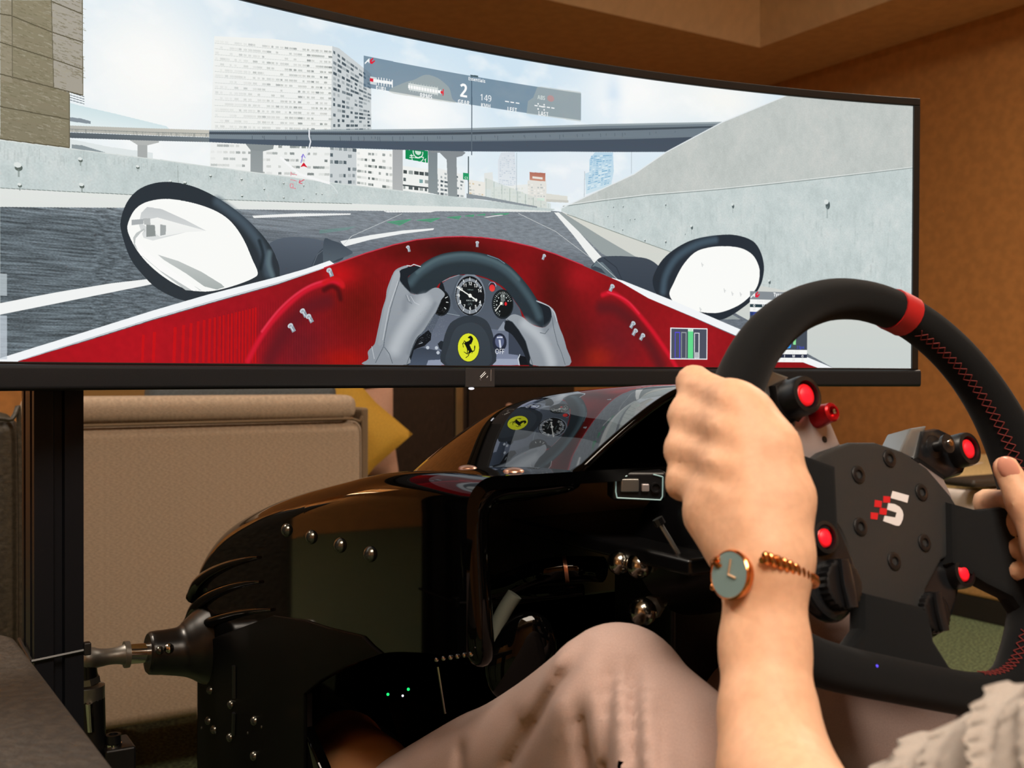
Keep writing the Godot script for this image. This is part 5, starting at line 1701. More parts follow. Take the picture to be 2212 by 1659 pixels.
func make_background() -> void:
	# dark cabinet against the back wall, with a pale upright between its doors
	var a := Vector3(1.8693, 0.6918, -4.4500)
	var b := Vector3(3.2221, 0.6664, -4.4500)
	var m := Vector3(2.3860, 0.6821, -4.4500)
	var t := thing("tall_cabinet", "dark wood cabinet with a pale metal upright under the monitor's middle", "cabinet", Vector3((a.x + b.x) / 2, 0, -4.6))
	part("body", box_at(Vector3((a.x + b.x) / 2, 0.72, -4.62), Vector3(b.x - a.x, 1.44, 0.34), 0.01), M.dark_wood, t)
	part("door", box_at(Vector3((a.x + m.x) / 2, 0.74, -4.44), Vector3(m.x - a.x - 0.05, 1.36, 0.02), 0.004), M.dark_wood, t)
	part("door", box_at(Vector3((m.x + b.x) / 2 + 0.03, 0.74, -4.44), Vector3(b.x - m.x - 0.08, 1.36, 0.02), 0.004), M.dark_wood, t)
	part("upright", box_at(Vector3(m.x, 0.74, -4.43), Vector3(0.05, 1.36, 0.03), 0.006), M.brass_trim, t)
	var r := Vector3(2.5326, 0.7476, -4.1000)
	t = thing("round_ornament", "pair of small peach coloured balls on a stand before the dark cabinet", "ornament", Vector3(r.x, 0, -4.1))
	part("ball", ball(r, Vector3.ONE * 0.022, 16), M.rose_cloth, t)
	part("ball", ball(r + Vector3(0.048, -0.008, 0.02), Vector3.ONE * 0.014, 14), M.rose_cloth, t)
	part("stand", lathe([[0.16, 0.0], [0.16, 0.02], [0.02, 0.04], [0.015, r.y - 0.05], [0.09, r.y - 0.04], [0.09, r.y - 0.02]], 20).xf(Transform3D(Basis(), Vector3(r.x + 0.02, 0, -4.1))), M.dark_wood, t)
	# grey sofa and a low ochre sideboard beyond the armchair
	a = Vector3(0.3624, 0.8779, -3.2000)
	b = Vector3(1.1326, 0.8588, -3.2000)
	t = thing("grey_sofa", "grey sofa whose back just shows above the beige armchair", "sofa", Vector3((a.x + b.x) / 2, 0, -3.2))
	var w := b.x - a.x
	part("back", box_at(Vector3((a.x + b.x) / 2, 0.52, -3.25), Vector3(w, 0.78, 0.16), 0.05), M.grey_cloth, t)
	part("seat", box_at(Vector3((a.x + b.x) / 2, 0.26, -3.6), Vector3(w, 0.32, 0.6), 0.05), M.grey_cloth, t)
	for s in [a.x + 0.06, b.x - 0.06]:
		part("arm", box_at(Vector3(s, 0.36, -3.6), Vector3(0.12, 0.5, 0.62), 0.04), M.grey_cloth, t)
	for s in [a.x + 0.08, b.x - 0.08]:
		for z in [-3.28, -3.85]:
			part("foot", lathe([[0.02, 0.0], [0.028, 0.14]], 12).xf(Transform3D(Basis(), Vector3(s, 0, z))), M.dark_wood, t)
	a = Vector3(0.1821, 0.8686, -3.9000)
	b = Vector3(0.5078, 0.8671, -3.9000)
	t = thing("sideboard", "ochre lacquered sideboard behind the beige armchair's left end", "sideboard", Vector3((a.x + b.x) / 2, 0, -4.1))
	part("body", box_at(Vector3((a.x + b.x) / 2, 0.5, -4.1), Vector3(b.x - a.x, 0.86, 0.4), 0.008), M.ochre_lacquer, t)
	part("top", box_at(Vector3((a.x + b.x) / 2, 0.945, -4.1), Vector3(b.x - a.x + 0.03, 0.03, 0.43), 0.006), M.ochre_lacquer, t)
	part("plinth", box_at(Vector3((a.x + b.x) / 2, 0.035, -4.1), Vector3(b.x - a.x - 0.06, 0.07, 0.36), 0.004), M.plinth, t)
	# dark leather chair left of the post
	a = Vector3(-0.5427, 0.8784, -0.9000)
	b = Vector3(-0.3435, 0.8751, -0.9000)
	t = thing("leather_chair", "dark leather club chair half hidden by the monitor post", "armchair", Vector3((a.x + b.x) / 2, 0, -1.2))
	w = b.x - a.x
	var mid := (a.x + b.x) / 2
	part("back", box_at(Vector3(mid, (b.y + 0.12) / 2, -0.97), Vector3(w, b.y - 0.12, 0.14), 0.035), M.dark_leather, t)
	part("piping", tube(curve([Vector3(a.x, b.y - 0.012, -0.895), Vector3(mid, b.y - 0.012, -0.895), Vector3(b.x - 0.02, b.y - 0.012, -0.897), Vector3(b.x - 0.002, b.y - 0.05, -0.91), Vector3(b.x - 0.002, 0.2, -0.91)]), 0.004, 8), M.dark_leather, t)
	part("seat", box_at(Vector3(mid, 0.3, -1.3), Vector3(w - 0.2, 0.28, 0.6), 0.05), M.dark_leather, t)
	for s in [a.x + 0.06, b.x - 0.06]:
		part("arm", box_at(Vector3(s, 0.38, -1.3), Vector3(0.11, 0.44, 0.62), 0.04), M.dark_leather, t)
	for s in [a.x + 0.07, b.x - 0.07]:
		for z in [-0.98, -1.55]:
			part("foot", lathe([[0.02, 0.0], [0.026, 0.14]], 12).xf(Transform3D(Basis(), Vector3(s, 0, z))), M.dark_wood, t)
	# low bench with blanket and sheet by the right wall
	t = thing("bench_bed", "low tan day bed on a black plinth behind the steering wheel", "bed", Vector3(3.9, 0, -1.7))
	part("base", box_at(Vector3(3.9, 0.235, -1.7), Vector3(1.7, 0.29, 4.2), 0.015), M.tan_board, t)
	part("plinth", box_at(Vector3(3.9, 0.045, -1.7), Vector3(1.68, 0.09, 4.18), 0.004), M.plinth, t)
	part("mattress", box_at(Vector3(3.92, 0.43, -1.7), Vector3(1.62, 0.12, 4.1), 0.04), M.white_sheet, t)
	t = thing("blanket", "cream yellow blanket spread over the day bed", "blanket", Vector3(3.9, 0.49, -1.5))
	var rows := []
	for i in 25:
		var row := []
		for j in 41:
			var x := lerpf(3.13, 4.72, i / 24.0)
			var z := lerpf(-3.4, 0.1, j / 40.0)
			row.append(Vector3(x, 0.497 + 0.009 * sin(z * 9.0 + x * 4.0) * sin(x * 7.0 + 1.0) + 0.006 * sin(z * 23.0 + 2.0 * x), z))
		rows.append(row)
	part("cloth", sheet(rows, 0.012), M.cream_blanket, t, 60.0)
	var s := Vector3(3.1115, 0.5200, -1.5237)
	t = thing("dark_pouch", "small dark pouch lying on the cream blanket", "pouch", Vector3(s.x, 0.51, s.z))
	part("pouch", box_at(Vector3(s.x, 0.532, s.z), Vector3(0.32, 0.03, 0.14), 0.014), M.brown_leather, t)
	# side table with a dark brown top in the near corner
	t = thing("side_table", "dark brown table edge in the near left corner", "table", Vector3(-0.86, 0, 0.36))
	var top := [Vector2(-1.3, 0.62), Vector2(-0.432, 0.62)]
	var c := Vector2(-0.50, 0.06)
	for i in 9:
		var u := deg_to_rad(0.0 - 90.0 * i / 8.0)
		top.append(c + Vector2(cos(u), sin(u)) * 0.045)
	top.append(Vector2(-1.3, 0.015))
	part("table_top", prism(top, 0.035, 0.006).xf(Transform3D(Basis(Vector3(1, 0, 0), Vector3(0, 0, 1), Vector3(0, -1, 0)), Vector3(0, LIFT - 0.222, 0))), M.brown_leather, t)
	for q in [[-1.22, 0.08], [-0.55, 0.12], [-1.22, 0.55], [-0.52, 0.55]]:
		part("leg", box_at(Vector3(q[0], (LIFT - 0.257) / 2, q[1]), Vector3(0.05, LIFT - 0.257, 0.05), 0.004), M.dark_wood, t)


# ---------------------------------------------------------------- the glossy black cockpit shell

func along(table: Array, at: float) -> float:      # straight lines through (where, value) pairs in rising order
	if at <= table[0][0]: return table[0][1]
	for i in table.size() - 1:
		if at <= table[i + 1][0]:
			return lerpf(table[i][1], table[i + 1][1], (at - table[i][0]) / (table[i + 1][0] - table[i][0]))
	return table[-1][1]


func smooth_along(table: Array, at: float) -> float:      # the same, rounded
	var n := table.size()
	if at <= table[0][0]: return table[0][1]
	for i in n - 1:
		if at <= table[i + 1][0]:
			var s: float = (at - table[i][0]) / (table[i + 1][0] - table[i][0])
			var step: float = table[i + 1][0] - table[i][0]
			var m0: float = (table[i + 1][1] - table[maxi(i - 1, 0)][1]) / (table[i + 1][0] - table[maxi(i - 1, 0)][0]) * step
			var m1: float = (table[mini(i + 2, n - 1)][1] - table[i][1]) / (table[mini(i + 2, n - 1)][0] - table[i][0]) * step
			return (2 * s * s * s - 3 * s * s + 1) * table[i][1] + (s * s * s - 2 * s * s + s) * m0 + (-2 * s * s * s + 3 * s * s) * table[i + 1][1] + (s * s * s - s * s) * m1
	return table[-1][1]


const SIDE := 0.208         # half the width of the shell
const TOPS := [[-0.375, -0.300], [-0.358, -0.272], [-0.347, -0.255], [-0.3255, -0.232], [-0.284, -0.2065], [-0.225, -0.182], [-0.121, -0.152], [-0.03, -0.131], [0.094, -0.107], [0.18, -0.092], [0.28, -0.082], [0.36, -0.079]]
const ARCHES := [[0.0415, -0.311], [0.05, -0.304], [0.083, -0.287], [0.143, -0.260], [0.215, -0.2325], [0.28, -0.2164], [0.343, -0.2055], [0.366, -0.200]]
const CRESTS := [[-0.115, -0.128], [-0.105, -0.117], [-0.07, -0.0985], [-0.027, -0.079], [0.043, -0.051], [0.097, -0.0364], [0.193, -0.0242], [0.294, -0.0174], [0.356, -0.0158]]
const BASES := [[-0.115, 0.012], [-0.09, 0.045], [-0.05, 0.075], [0.0, 0.094], [0.1, 0.110], [0.2, 0.115], [0.356, 0.119]]


func shell_row(z: float, wide: float, low: float) -> Array:
	var top := smooth_along(TOPS, z) + LIFT
	var r := lerpf(0.030, 0.022, clampf((z + 0.3) / 0.6, 0, 1))
	var one := []
	for i in 15:
		one.append(Vector2(wide, lerpf(low + LIFT, top - r, i / 14.0)))
	for i in range(1, 10):
		var a := (PI / 2) * i / 9.0
		one.append(Vector2(wide - r * (1.0 - cos(a)), top - r * (1.0 - sin(a))))
	for i in range(1, 6):
		one.append(Vector2((wide - r) * (1.0 - i / 5.0), top))
	var row := []
	for q in one:
		row.append(Vector3(-q.x, q.y, z))
	for i in range(one.size() - 2, -1, -1):
		row.append(Vector3(one[i].x, one[i].y, z))
	return row


func make_shell() -> void:
	var t := thing("cockpit_shell", "glossy black open cockpit shell with a domed hood reflecting the screen", "racing cockpit", Vector3(0, 0.3, 0.0))
	var rows := []
	var low := -0.62
	for k in 7:
		var a := (PI / 2) * (6 - k) / 6.0
		rows.append(shell_row(-0.330 - 0.045 * sin(a), SIDE - 0.045 * (1.0 - cos(a)), low))
	for k in 16:
		rows.append(shell_row(lerpf(-0.32, 0.0412, k / 15.0), SIDE, low))
	for k in 26:
		var z := lerpf(0.0415, 0.358, k / 25.0)
		rows.append(shell_row(z, SIDE, smooth_along(ARCHES, z)))
	var body := part("body", sheet(rows, -0.009), M.gloss_black, t, 50.0)
	# the closed front
	part("nose_cap", box_at(Vector3(0, 0.49, -0.372), Vector3(0.33, 0.32, 0.012), 0.005), M.gloss_black, t)
	# the piece that slants down behind the leg opening
	for s in [-1.0, 1.0]:
		var g := prism([Vector2(0.036, low), Vector2(0.036, -0.337), Vector2(0.044, -0.345), Vector2(0.054, -0.351), Vector2(0.0836, -0.367), Vector2(0.122, -0.43), Vector2(0.16, low)], 0.012, 0.003)
		g.xf(Transform3D(Basis(Vector3(0, 0, 1), Vector3(0, 1, 0), Vector3(-1, 0, 0)), Vector3(s * 0.202 + 0.006, LIFT, 0)))
		part("lower_panel", g, M.gloss_black, t)
	# hood: a cowl over the instruments, falling to the nose
	rows = []
	for i in 41:
		var z := lerpf(0.352, -0.113, i / 40.0)
		var crest := smooth_along(CRESTS, z)
		var foot := smooth_along(TOPS, z) - 0.004
		var w := smooth_along(BASES, z)
		var row := []
		for j in 37:
			var u := 2.0 * j / 36.0 - 1.0
			var v := pow((sqrt(u * u + 0.012) - sqrt(0.012)) / (sqrt(1.012) - sqrt(0.012)), 1.22)
			row.append(Vector3(u * w, LIFT + lerpf(crest, foot, v), z))
		rows.append(row)
	rows.reverse()
	part("hood", sheet(rows, -0.005), M.hood_black, t, 60.0)
	# rolled rear edge: up the side, across the deck, over the hood and down again
	var edge := [Vector3(-0.192, LIFT - 0.205, 0.352), Vector3(-0.1965, LIFT - 0.196, 0.356), Vector3(-0.1975, LIFT - 0.16, 0.353), Vector3(-0.1975, LIFT - 0.12, 0.349), Vector3(-0.194, LIFT - 0.1, 0.347), Vector3(-0.18, LIFT - 0.0905, 0.346), Vector3(-0.15, LIFT - 0.089, 0.346)]
	var girth := [0.0075, 0.0105, 0.0105, 0.0105, 0.0105, 0.0105, 0.0100]
	for j in range(0, 19):
		edge.append(rows[-1][j] + Vector3(0, -0.0035, -0.001))
		girth.append(maxf(0.0075 - 0.0025 * j, 0.0034))
	var left := curve(edge, 4)
	var whole := left.duplicate()
	for i in range(left.size() - 2, -1, -1):
		whole.append(left[i] * Vector3(-1, 1, 1))
	var thick := []
	for i in whole.size():
		var u := mini(i, whole.size() - 1 - i) / 4.0
		thick.append(lerpf(girth[int(u)], girth[mini(int(u) + 1, girth.size() - 1)], u - int(u)))
	part("rolled_edge", tube(whole, thick, 14), M.gloss_black, t)
	# louvres on the flank
	for q in [[Vector2(-0.3384, -0.2894), Vector2(-0.3212, -0.2702), Vector2(-0.2737, -0.2497), Vector2(-0.2068, -0.2291), Vector2(-0.1375, -0.2120), Vector2(-0.0898, -0.2017)], [Vector2(-0.3516, -0.3240), Vector2(-0.3297, -0.3005), Vector2(-0.2736, -0.2764), Vector2(-0.1977, -0.2529), Vector2(-0.1292, -0.2358), Vector2(-0.0821, -0.2261)], [Vector2(-0.3516, -0.3533), Vector2(-0.3254, -0.3307), Vector2(-0.2636, -0.3048), Vector2(-0.1798, -0.2799), Vector2(-0.1052, -0.2611), Vector2(-0.0452, -0.2479)]]:
		var path := curve(q.map(func(p): return Vector3(-0.2095, p.y + LIFT, p.x)), 6)
		var radii := []
		for i in path.size():
			var u := float(i) / (path.size() - 1)
			radii.append(lerpf(0.0115, 0.0016, pow(u, 0.8)))
		part("louvre", tube(path, radii, 12), M.gloss_black, body)
	# the duller lower flank that carries the screws
	var dull := prism([Vector2(-0.3245, -0.3486), Vector2(-0.2352, -0.3155), Vector2(-0.1292, -0.2815), Vector2(-0.0407, -0.2528), Vector2(0.0505, -0.2389), Vector2(0.1063, -0.2341), Vector2(0.1835, -0.2248), Vector2(0.2023, -0.2286), Vector2(0.2204, -0.2308), Vector2(0.1490, -0.2584), Vector2(0.0897, -0.2853), Vector2(0.0495, -0.3084), Vector2(0.0499, -0.4038), Vector2(-0.3242, -0.5338)], 0.004, 0.0012)
	dull.xf(Transform3D(Basis(Vector3(0, 0, 1), Vector3(0, 1, 0), Vector3(-1, 0, 0)), Vector3(-0.2065, LIFT, 0)))
	part("lower_flank", dull, M.flank_dull, t)
	# four domed bolts on the flank, lower screws and studs
	for q in [Vector2(-0.0041, -0.1620), Vector2(0.0627, -0.1597), Vector2(0.1320, -0.1575), Vector2(0.1962, -0.1555)]:
		part("dome_bolt", dome(0.0068, 0.0058).xf(toward(Vector3(-0.2078, q.y + LIFT, q.x), Vector3.LEFT)), M.dome_steel, body)
	for q in [Vector2(-0.2635, -0.3860), Vector2(-0.1796, -0.3803), Vector2(-0.2713, -0.4247), Vector2(-0.0954, -0.3745), Vector2(-0.0968, -0.4121), Vector2(-0.1830, -0.4183), Vector2(-0.2477, -0.4283)]:
		part("lower_screw", dome(0.0052, 0.005).xf(toward(Vector3(-0.2104, q.y + LIFT, q.x), Vector3.LEFT)), M.dome_steel, body)
	for q in [[Vector2(-0.1663, -0.3333), Vector2(-0.1662, -0.3693)], [Vector2(-0.1661, -0.3858), Vector2(-0.1696, -0.4115)]]:
		part("stud", tube([Vector3(-0.2110, q[0].y + LIFT, q[0].x), Vector3(-0.2110, q[1].y + LIFT, q[1].x)], 0.003, 8), M.satin_black, body)
	for q in [Vector2(-0.3029, -0.4427), Vector2(-0.2428, -0.4307), Vector2(-0.1820, -0.4169), Vector2(-0.1197, -0.3948), Vector2(-0.0732, -0.3748)]:
		part("small_rivet", ball(Vector3(-0.2106, q.y + LIFT, q.x), Vector3(0.0012, 0.0016, 0.0016), 8), M.dome_steel, body)
	# bolts along the deck beside the hood
	for q in [Vector3(-0.1238, 0.8485, 0.0573), Vector3(-0.1248, 0.8555, 0.1382), Vector3(-0.1398, 0.8625, 0.2358), Vector3(-0.1518, 0.8685, 0.3274)]:
		part("deck_bolt", dome(0.0080, 0.0032).xf(Transform3D(Basis(), Vector3(q.x, LIFT + smooth_along(TOPS, q.z) - 0.0002, q.z))), M.copper_steel, body)
	# rivets under the flank's rear edge
	for q in [Vector2(0.3144, -0.2148), Vector2(0.3251, -0.2113), Vector2(0.3356, -0.2082), Vector2(0.3457, -0.2051), Vector2(0.3557, -0.2019), Vector2(0.3648, -0.1991)]:
		part("rim_rivet", ball(Vector3(-0.2085, q.y + LIFT + 0.001, q.x), Vector3.ONE * 0.0016, 8), M.chrome, body)
	# inside: instrument bulkhead, inner leg panel, floor pan
	part("bulkhead", box_at(Vector3(0, LIFT - 0.158, 0.2), Vector3(0.38, 0.105, 0.012), 0.003), M.satin_black, t)
	var inner := prism([Vector2(-0.1168, -0.3110), Vector2(-0.0937, -0.3293), Vector2(-0.0689, -0.3618), Vector2(-0.0287, -0.4017), Vector2(0.0028, -0.4493), Vector2(0.2623, -0.3592), Vector2(0.2613, -0.2283)], 0.01, 0.003)
	inner.xf(Transform3D(Basis(Vector3(0, 0, 1), Vector3(0, 1, 0), Vector3(-1, 0, 0)), Vector3(-0.065, LIFT, 0)))
	part("inner_panel", inner, M.gloss_black, t)
	part("floor_pan", box_at(Vector3(0, LIFT - 0.64, 0.1), Vector3(0.44, 0.02, 1.0), 0.005), M.matt_black, t)
	part("stand", box_at(Vector3(0, 0.15, 0.0), Vector3(0.36, 0.30, 0.6), 0.01), M.matt_black, t)
	part("edge_strip", tube([Vector3(-0.1593, 0.7019, 0.2221), Vector3(-0.1542, 0.6637, 0.2257)], 0.0011, 8), M.chrome, t)
	for q in [Vector3(-0.1649, 0.6576, 0.1372), Vector3(-0.1582, 0.6682, 0.1646)]:
		part("status_light", ball(q, Vector3.ONE * 0.0014, 8), M.led_green, t)
	part("status_light", ball(Vector3(-0.1624, 0.6626, 0.1622), Vector3.ONE * 0.0011, 8), M.led_white, t)


func dome(r: float, h: float) -> Geo:
	var prof := [[r * 1.02, -0.001], [r, 0.0]]
	for i in range(1, 7):
		var a := (PI / 2) * i / 6.0
		prof.append([r * cos(a), h * sin(a)])
	return lathe(prof, 18)


func make_link() -> void:
	# suspension-like arm on the nose: boot, chrome rod, rod end, and the damper that hangs from it
	var t := thing("front_link", "chrome rod with a black boot joining the shell's nose to a rod end", "linkage", Vector3(-0.2810, 0.6041, -0.3197))
	var a := Vector3(-0.2225, 0.6046, -0.3000)
	var b := Vector3(-0.2756, 0.6085, -0.3000)
	var boot := tube(curve([a + Vector3(0.03, 0.004, 0), a + Vector3(0.0, 0.002, 0), a.lerp(b, 0.3), a.lerp(b, 0.65), b], 5), [0.06, 0.056, 0.052, 0.047, 0.043, 0.039, 0.036, 0.034, 0.032, 0.0305, 0.0295, 0.0285, 0.028, 0.0275, 0.027, 0.0265, 0.0262, 0.026, 0.0255, 0.025, 0.0225], 22)
	part("boot", boot, M.satin_black, t)
	part("chrome_rod", tube([b + Vector3(0.01, 0, 0), Vector3(-0.2956, 0.6101, -0.3000)], 0.0115, 20), M.chrome, t)
	part("collar", tube([Vector3(-0.2962, 0.6102, -0.3000), Vector3(-0.3019, 0.6104, -0.3000)], [0.0155, 0.0155], 20), M.dull_steel, t)
	part("rod_end", tube(curve([Vector3(-0.3008, 0.6103, -0.3000), Vector3(-0.3138, 0.6104, -0.3000), Vector3(-0.3255, 0.6104, -0.3000), Vector3(-0.3366, 0.6109, -0.3000), Vector3(-0.3507, 0.6118, -0.3000)], 4), [0.0125, 0.0115, 0.0105, 0.0098, 0.0095, 0.0095, 0.0095, 0.0098, 0.0102, 0.0105, 0.011, 0.0118, 0.0126, 0.0132, 0.0132, 0.012, 0.009], 18), M.dull_steel, t)
	part("boot_screw", ball(Vector3(-0.2564, 0.6171, -0.2750), Vector3.ONE * 0.006, 12), M.chrome, t)
	part("pinch_screw", ball(Vector3(-0.2676, 0.6171, -0.2720), Vector3.ONE * 0.005, 12), M.dome_steel, t)
	t = thing("damper", "upright black damper with steel collars hanging under the rod end", "damper", Vector3(-0.3367, 0.5352, -0.3059))
	part("ball_stud", tube([Vector3(-0.3437, 0.6076, -0.3000), Vector3(-0.3407, 0.5815, -0.3000)], 0.011, 16), M.satin_black, t)
	part("nut", tube([Vector3(-0.3417, 0.5896, -0.3000), Vector3(-0.3407, 0.5825, -0.3000)], 0.0135, 6), M.dull_steel, t)
	part("collar", tube([Vector3(-0.3397, 0.5792, -0.3000), Vector3(-0.3387, 0.5640, -0.3000)], [0.0165, 0.0155], 20), M.dull_steel, t)
	part("cylinder", tube([Vector3(-0.3387, 0.5651, -0.3000), Vector3(-0.3338, 0.3533, -0.3000)], 0.0155, 22), M.bezel_black, t)
	part("piston_rod", tube([Vector3(-0.3434, 0.5638, -0.2840), Vector3(-0.3409, 0.5316, -0.2840)], 0.004, 10), M.chrome, t)
	t = thing("foot_bracket", "small black bracket with a socket screw beside the damper's foot", "bracket", Vector3(-0.31, 0.2, -0.3))
	part("block", box_at(Vector3(-0.3102, 0.4563, -0.3000), Vector3(0.034, 0.105, 0.05), 0.003), M.bezel_black, t)
	var s := Vector3(-0.3157, 0.5125, -0.2900)
	part("socket_screw", lathe([[0.0052, -0.012], [0.0052, 0.0], [0.0086, 0.0], [0.0086, 0.0095], [0.0055, 0.0098], [0.005, 0.004]], 16).xf(Transform3D(Basis(), s)), M.bolt_black, t)
	part("washer", lathe([[0.0095, -0.0085], [0.0095, -0.0005]], 16).xf(Transform3D(Basis(), s)), M.chrome, t)


func make_motor() -> void:
	var w := wheel_frame()
	var t := thing("wheel_base", "black steering motor behind the wheel", "steering motor", w * Vector3(0, 0, -0.16))
	part("housing", lathe([[0.046, 0.0], [0.05, 0.004], [0.05, 0.14], [0.046, 0.145], [0.03, 0.147]], 36).xf(w * Transform3D(Basis(Vector3.RIGHT, -PI / 2), Vector3(0, 0, -0.07))), M.satin_black, t)
	part("shaft", lathe([[0.02, 0.0], [0.02, 0.05], [0.03, 0.052], [0.03, 0.06]], 28).xf(w * Transform3D(Basis(Vector3.RIGHT, -PI / 2), Vector3(0, 0, -0.012))), M.bolt_black, t)
	part("bracket", box_at(Vector3(0, LIFT - 0.14, 0.32), Vector3(0.16, 0.012, 0.24), 0.003), M.satin_black, t)
	part("post", box_at(Vector3(0.02, LIFT - 0.38, 0.3), Vector3(0.06, 0.47, 0.08), 0.004), M.satin_black, t)
	part("rail", box_at(Vector3(0.0, LIFT - 0.61, 0.35), Vector3(0.1, 0.04, 0.6), 0.004), M.satin_black, t)


# ---------------------------------------------------------------- the steering wheel

const TURNED := -0.279      # the wheel is turned 16 degrees to the right


func wheel_frame(turned := false) -> Transform3D:      # origin at the hub, y up the wheel's face, z towards the driver
	var b := Basis(Vector3.RIGHT, -0.2776)
	if turned: b = b * Basis(Vector3.BACK, TURNED)
	return Transform3D(b, Vector3(0, LIFT - 0.0923, 0.544))


func rim_point(a: float) -> Vector3:      # a in degrees clockwise from the wheel's own top
	var r := 0.140
	var p := Vector2(r * sin(deg_to_rad(a)), r * cos(deg_to_rad(a)))
	if p.y < -0.078:                      # flattened foot with soft corners
		var u := clampf((-0.078 - p.y) / (r - 0.078), 0.0, 1.0)
		p.y = -0.078 - 0.029 * (1.0 - pow(1.0 - u, 2.4))
	return Vector3(p.x, p.y, 0)


func rim_size(a: float) -> Vector2:       # half height and half depth of the grip
	var q := wrapf(a, -180.0, 180.0)
	var side := exp(-pow((absf(q) - 85.0) / 42.0, 2.0))
	return Vector2(0.0134 + 0.0024 * side, 0.0142 + (0.0068 if q > 0.0 else 0.0012) * side)


func rim_ring(a: float, grow: float, n := 20) -> Array:
	var p := rim_point(a)
	var d := (rim_point(a + 0.5) - rim_point(a - 0.5)).normalized()
	var out := Vector3(-d.y, d.x, 0)
	if out.dot(p) < 0.0: out = -out
	var s := rim_size(a)
	var ring := []
	for k in n:
		var b := TAU * k / n
		ring.append(p + out * ((s.x + grow) * cos(b)) + Vector3.BACK * ((s.y + grow) * sin(b)))
	return ring


func flat_piece(outline: Array, z0: float, z1: float, bevel: float, frame: Transform3D, scale := 0.001) -> Geo:
	return prism(outline.map(func(q): return Vector2(q[0], q[1]) * scale), z1 - z0, bevel).xf(frame * Transform3D(Basis(), Vector3(0, 0, z0)))


func turned_on(profile: Array, at: Vector3, frame: Transform3D, n := 28) -> Geo:     # a lathe whose axis points to the driver
	return lathe(profile, n).xf(frame * Transform3D(Basis(Vector3.RIGHT, PI / 2), at))


func glow_button(at: Vector3, r: float, frame: Transform3D, parent: Node3D) -> void:
	var b := part("push_button", turned_on([[r, -0.032], [r, -0.003], [r * 0.94, 0.0], [r * 0.72, 0.0005], [r * 0.66, -0.0035]], at, frame), M.bolt_black, parent)
	part("light_ring", turned_on([[r * 0.56, -0.004], [r * 0.56, -0.0015], [r * 0.5, -0.001], [r * 0.40, -0.001]], at, frame), M.button_ring, b)
	part("lens", turned_on([[r * 0.44, -0.004], [r * 0.42, -0.001], [r * 0.25, 0.0002], [0.0, 0.0004]], at, frame), M.button_red, b)


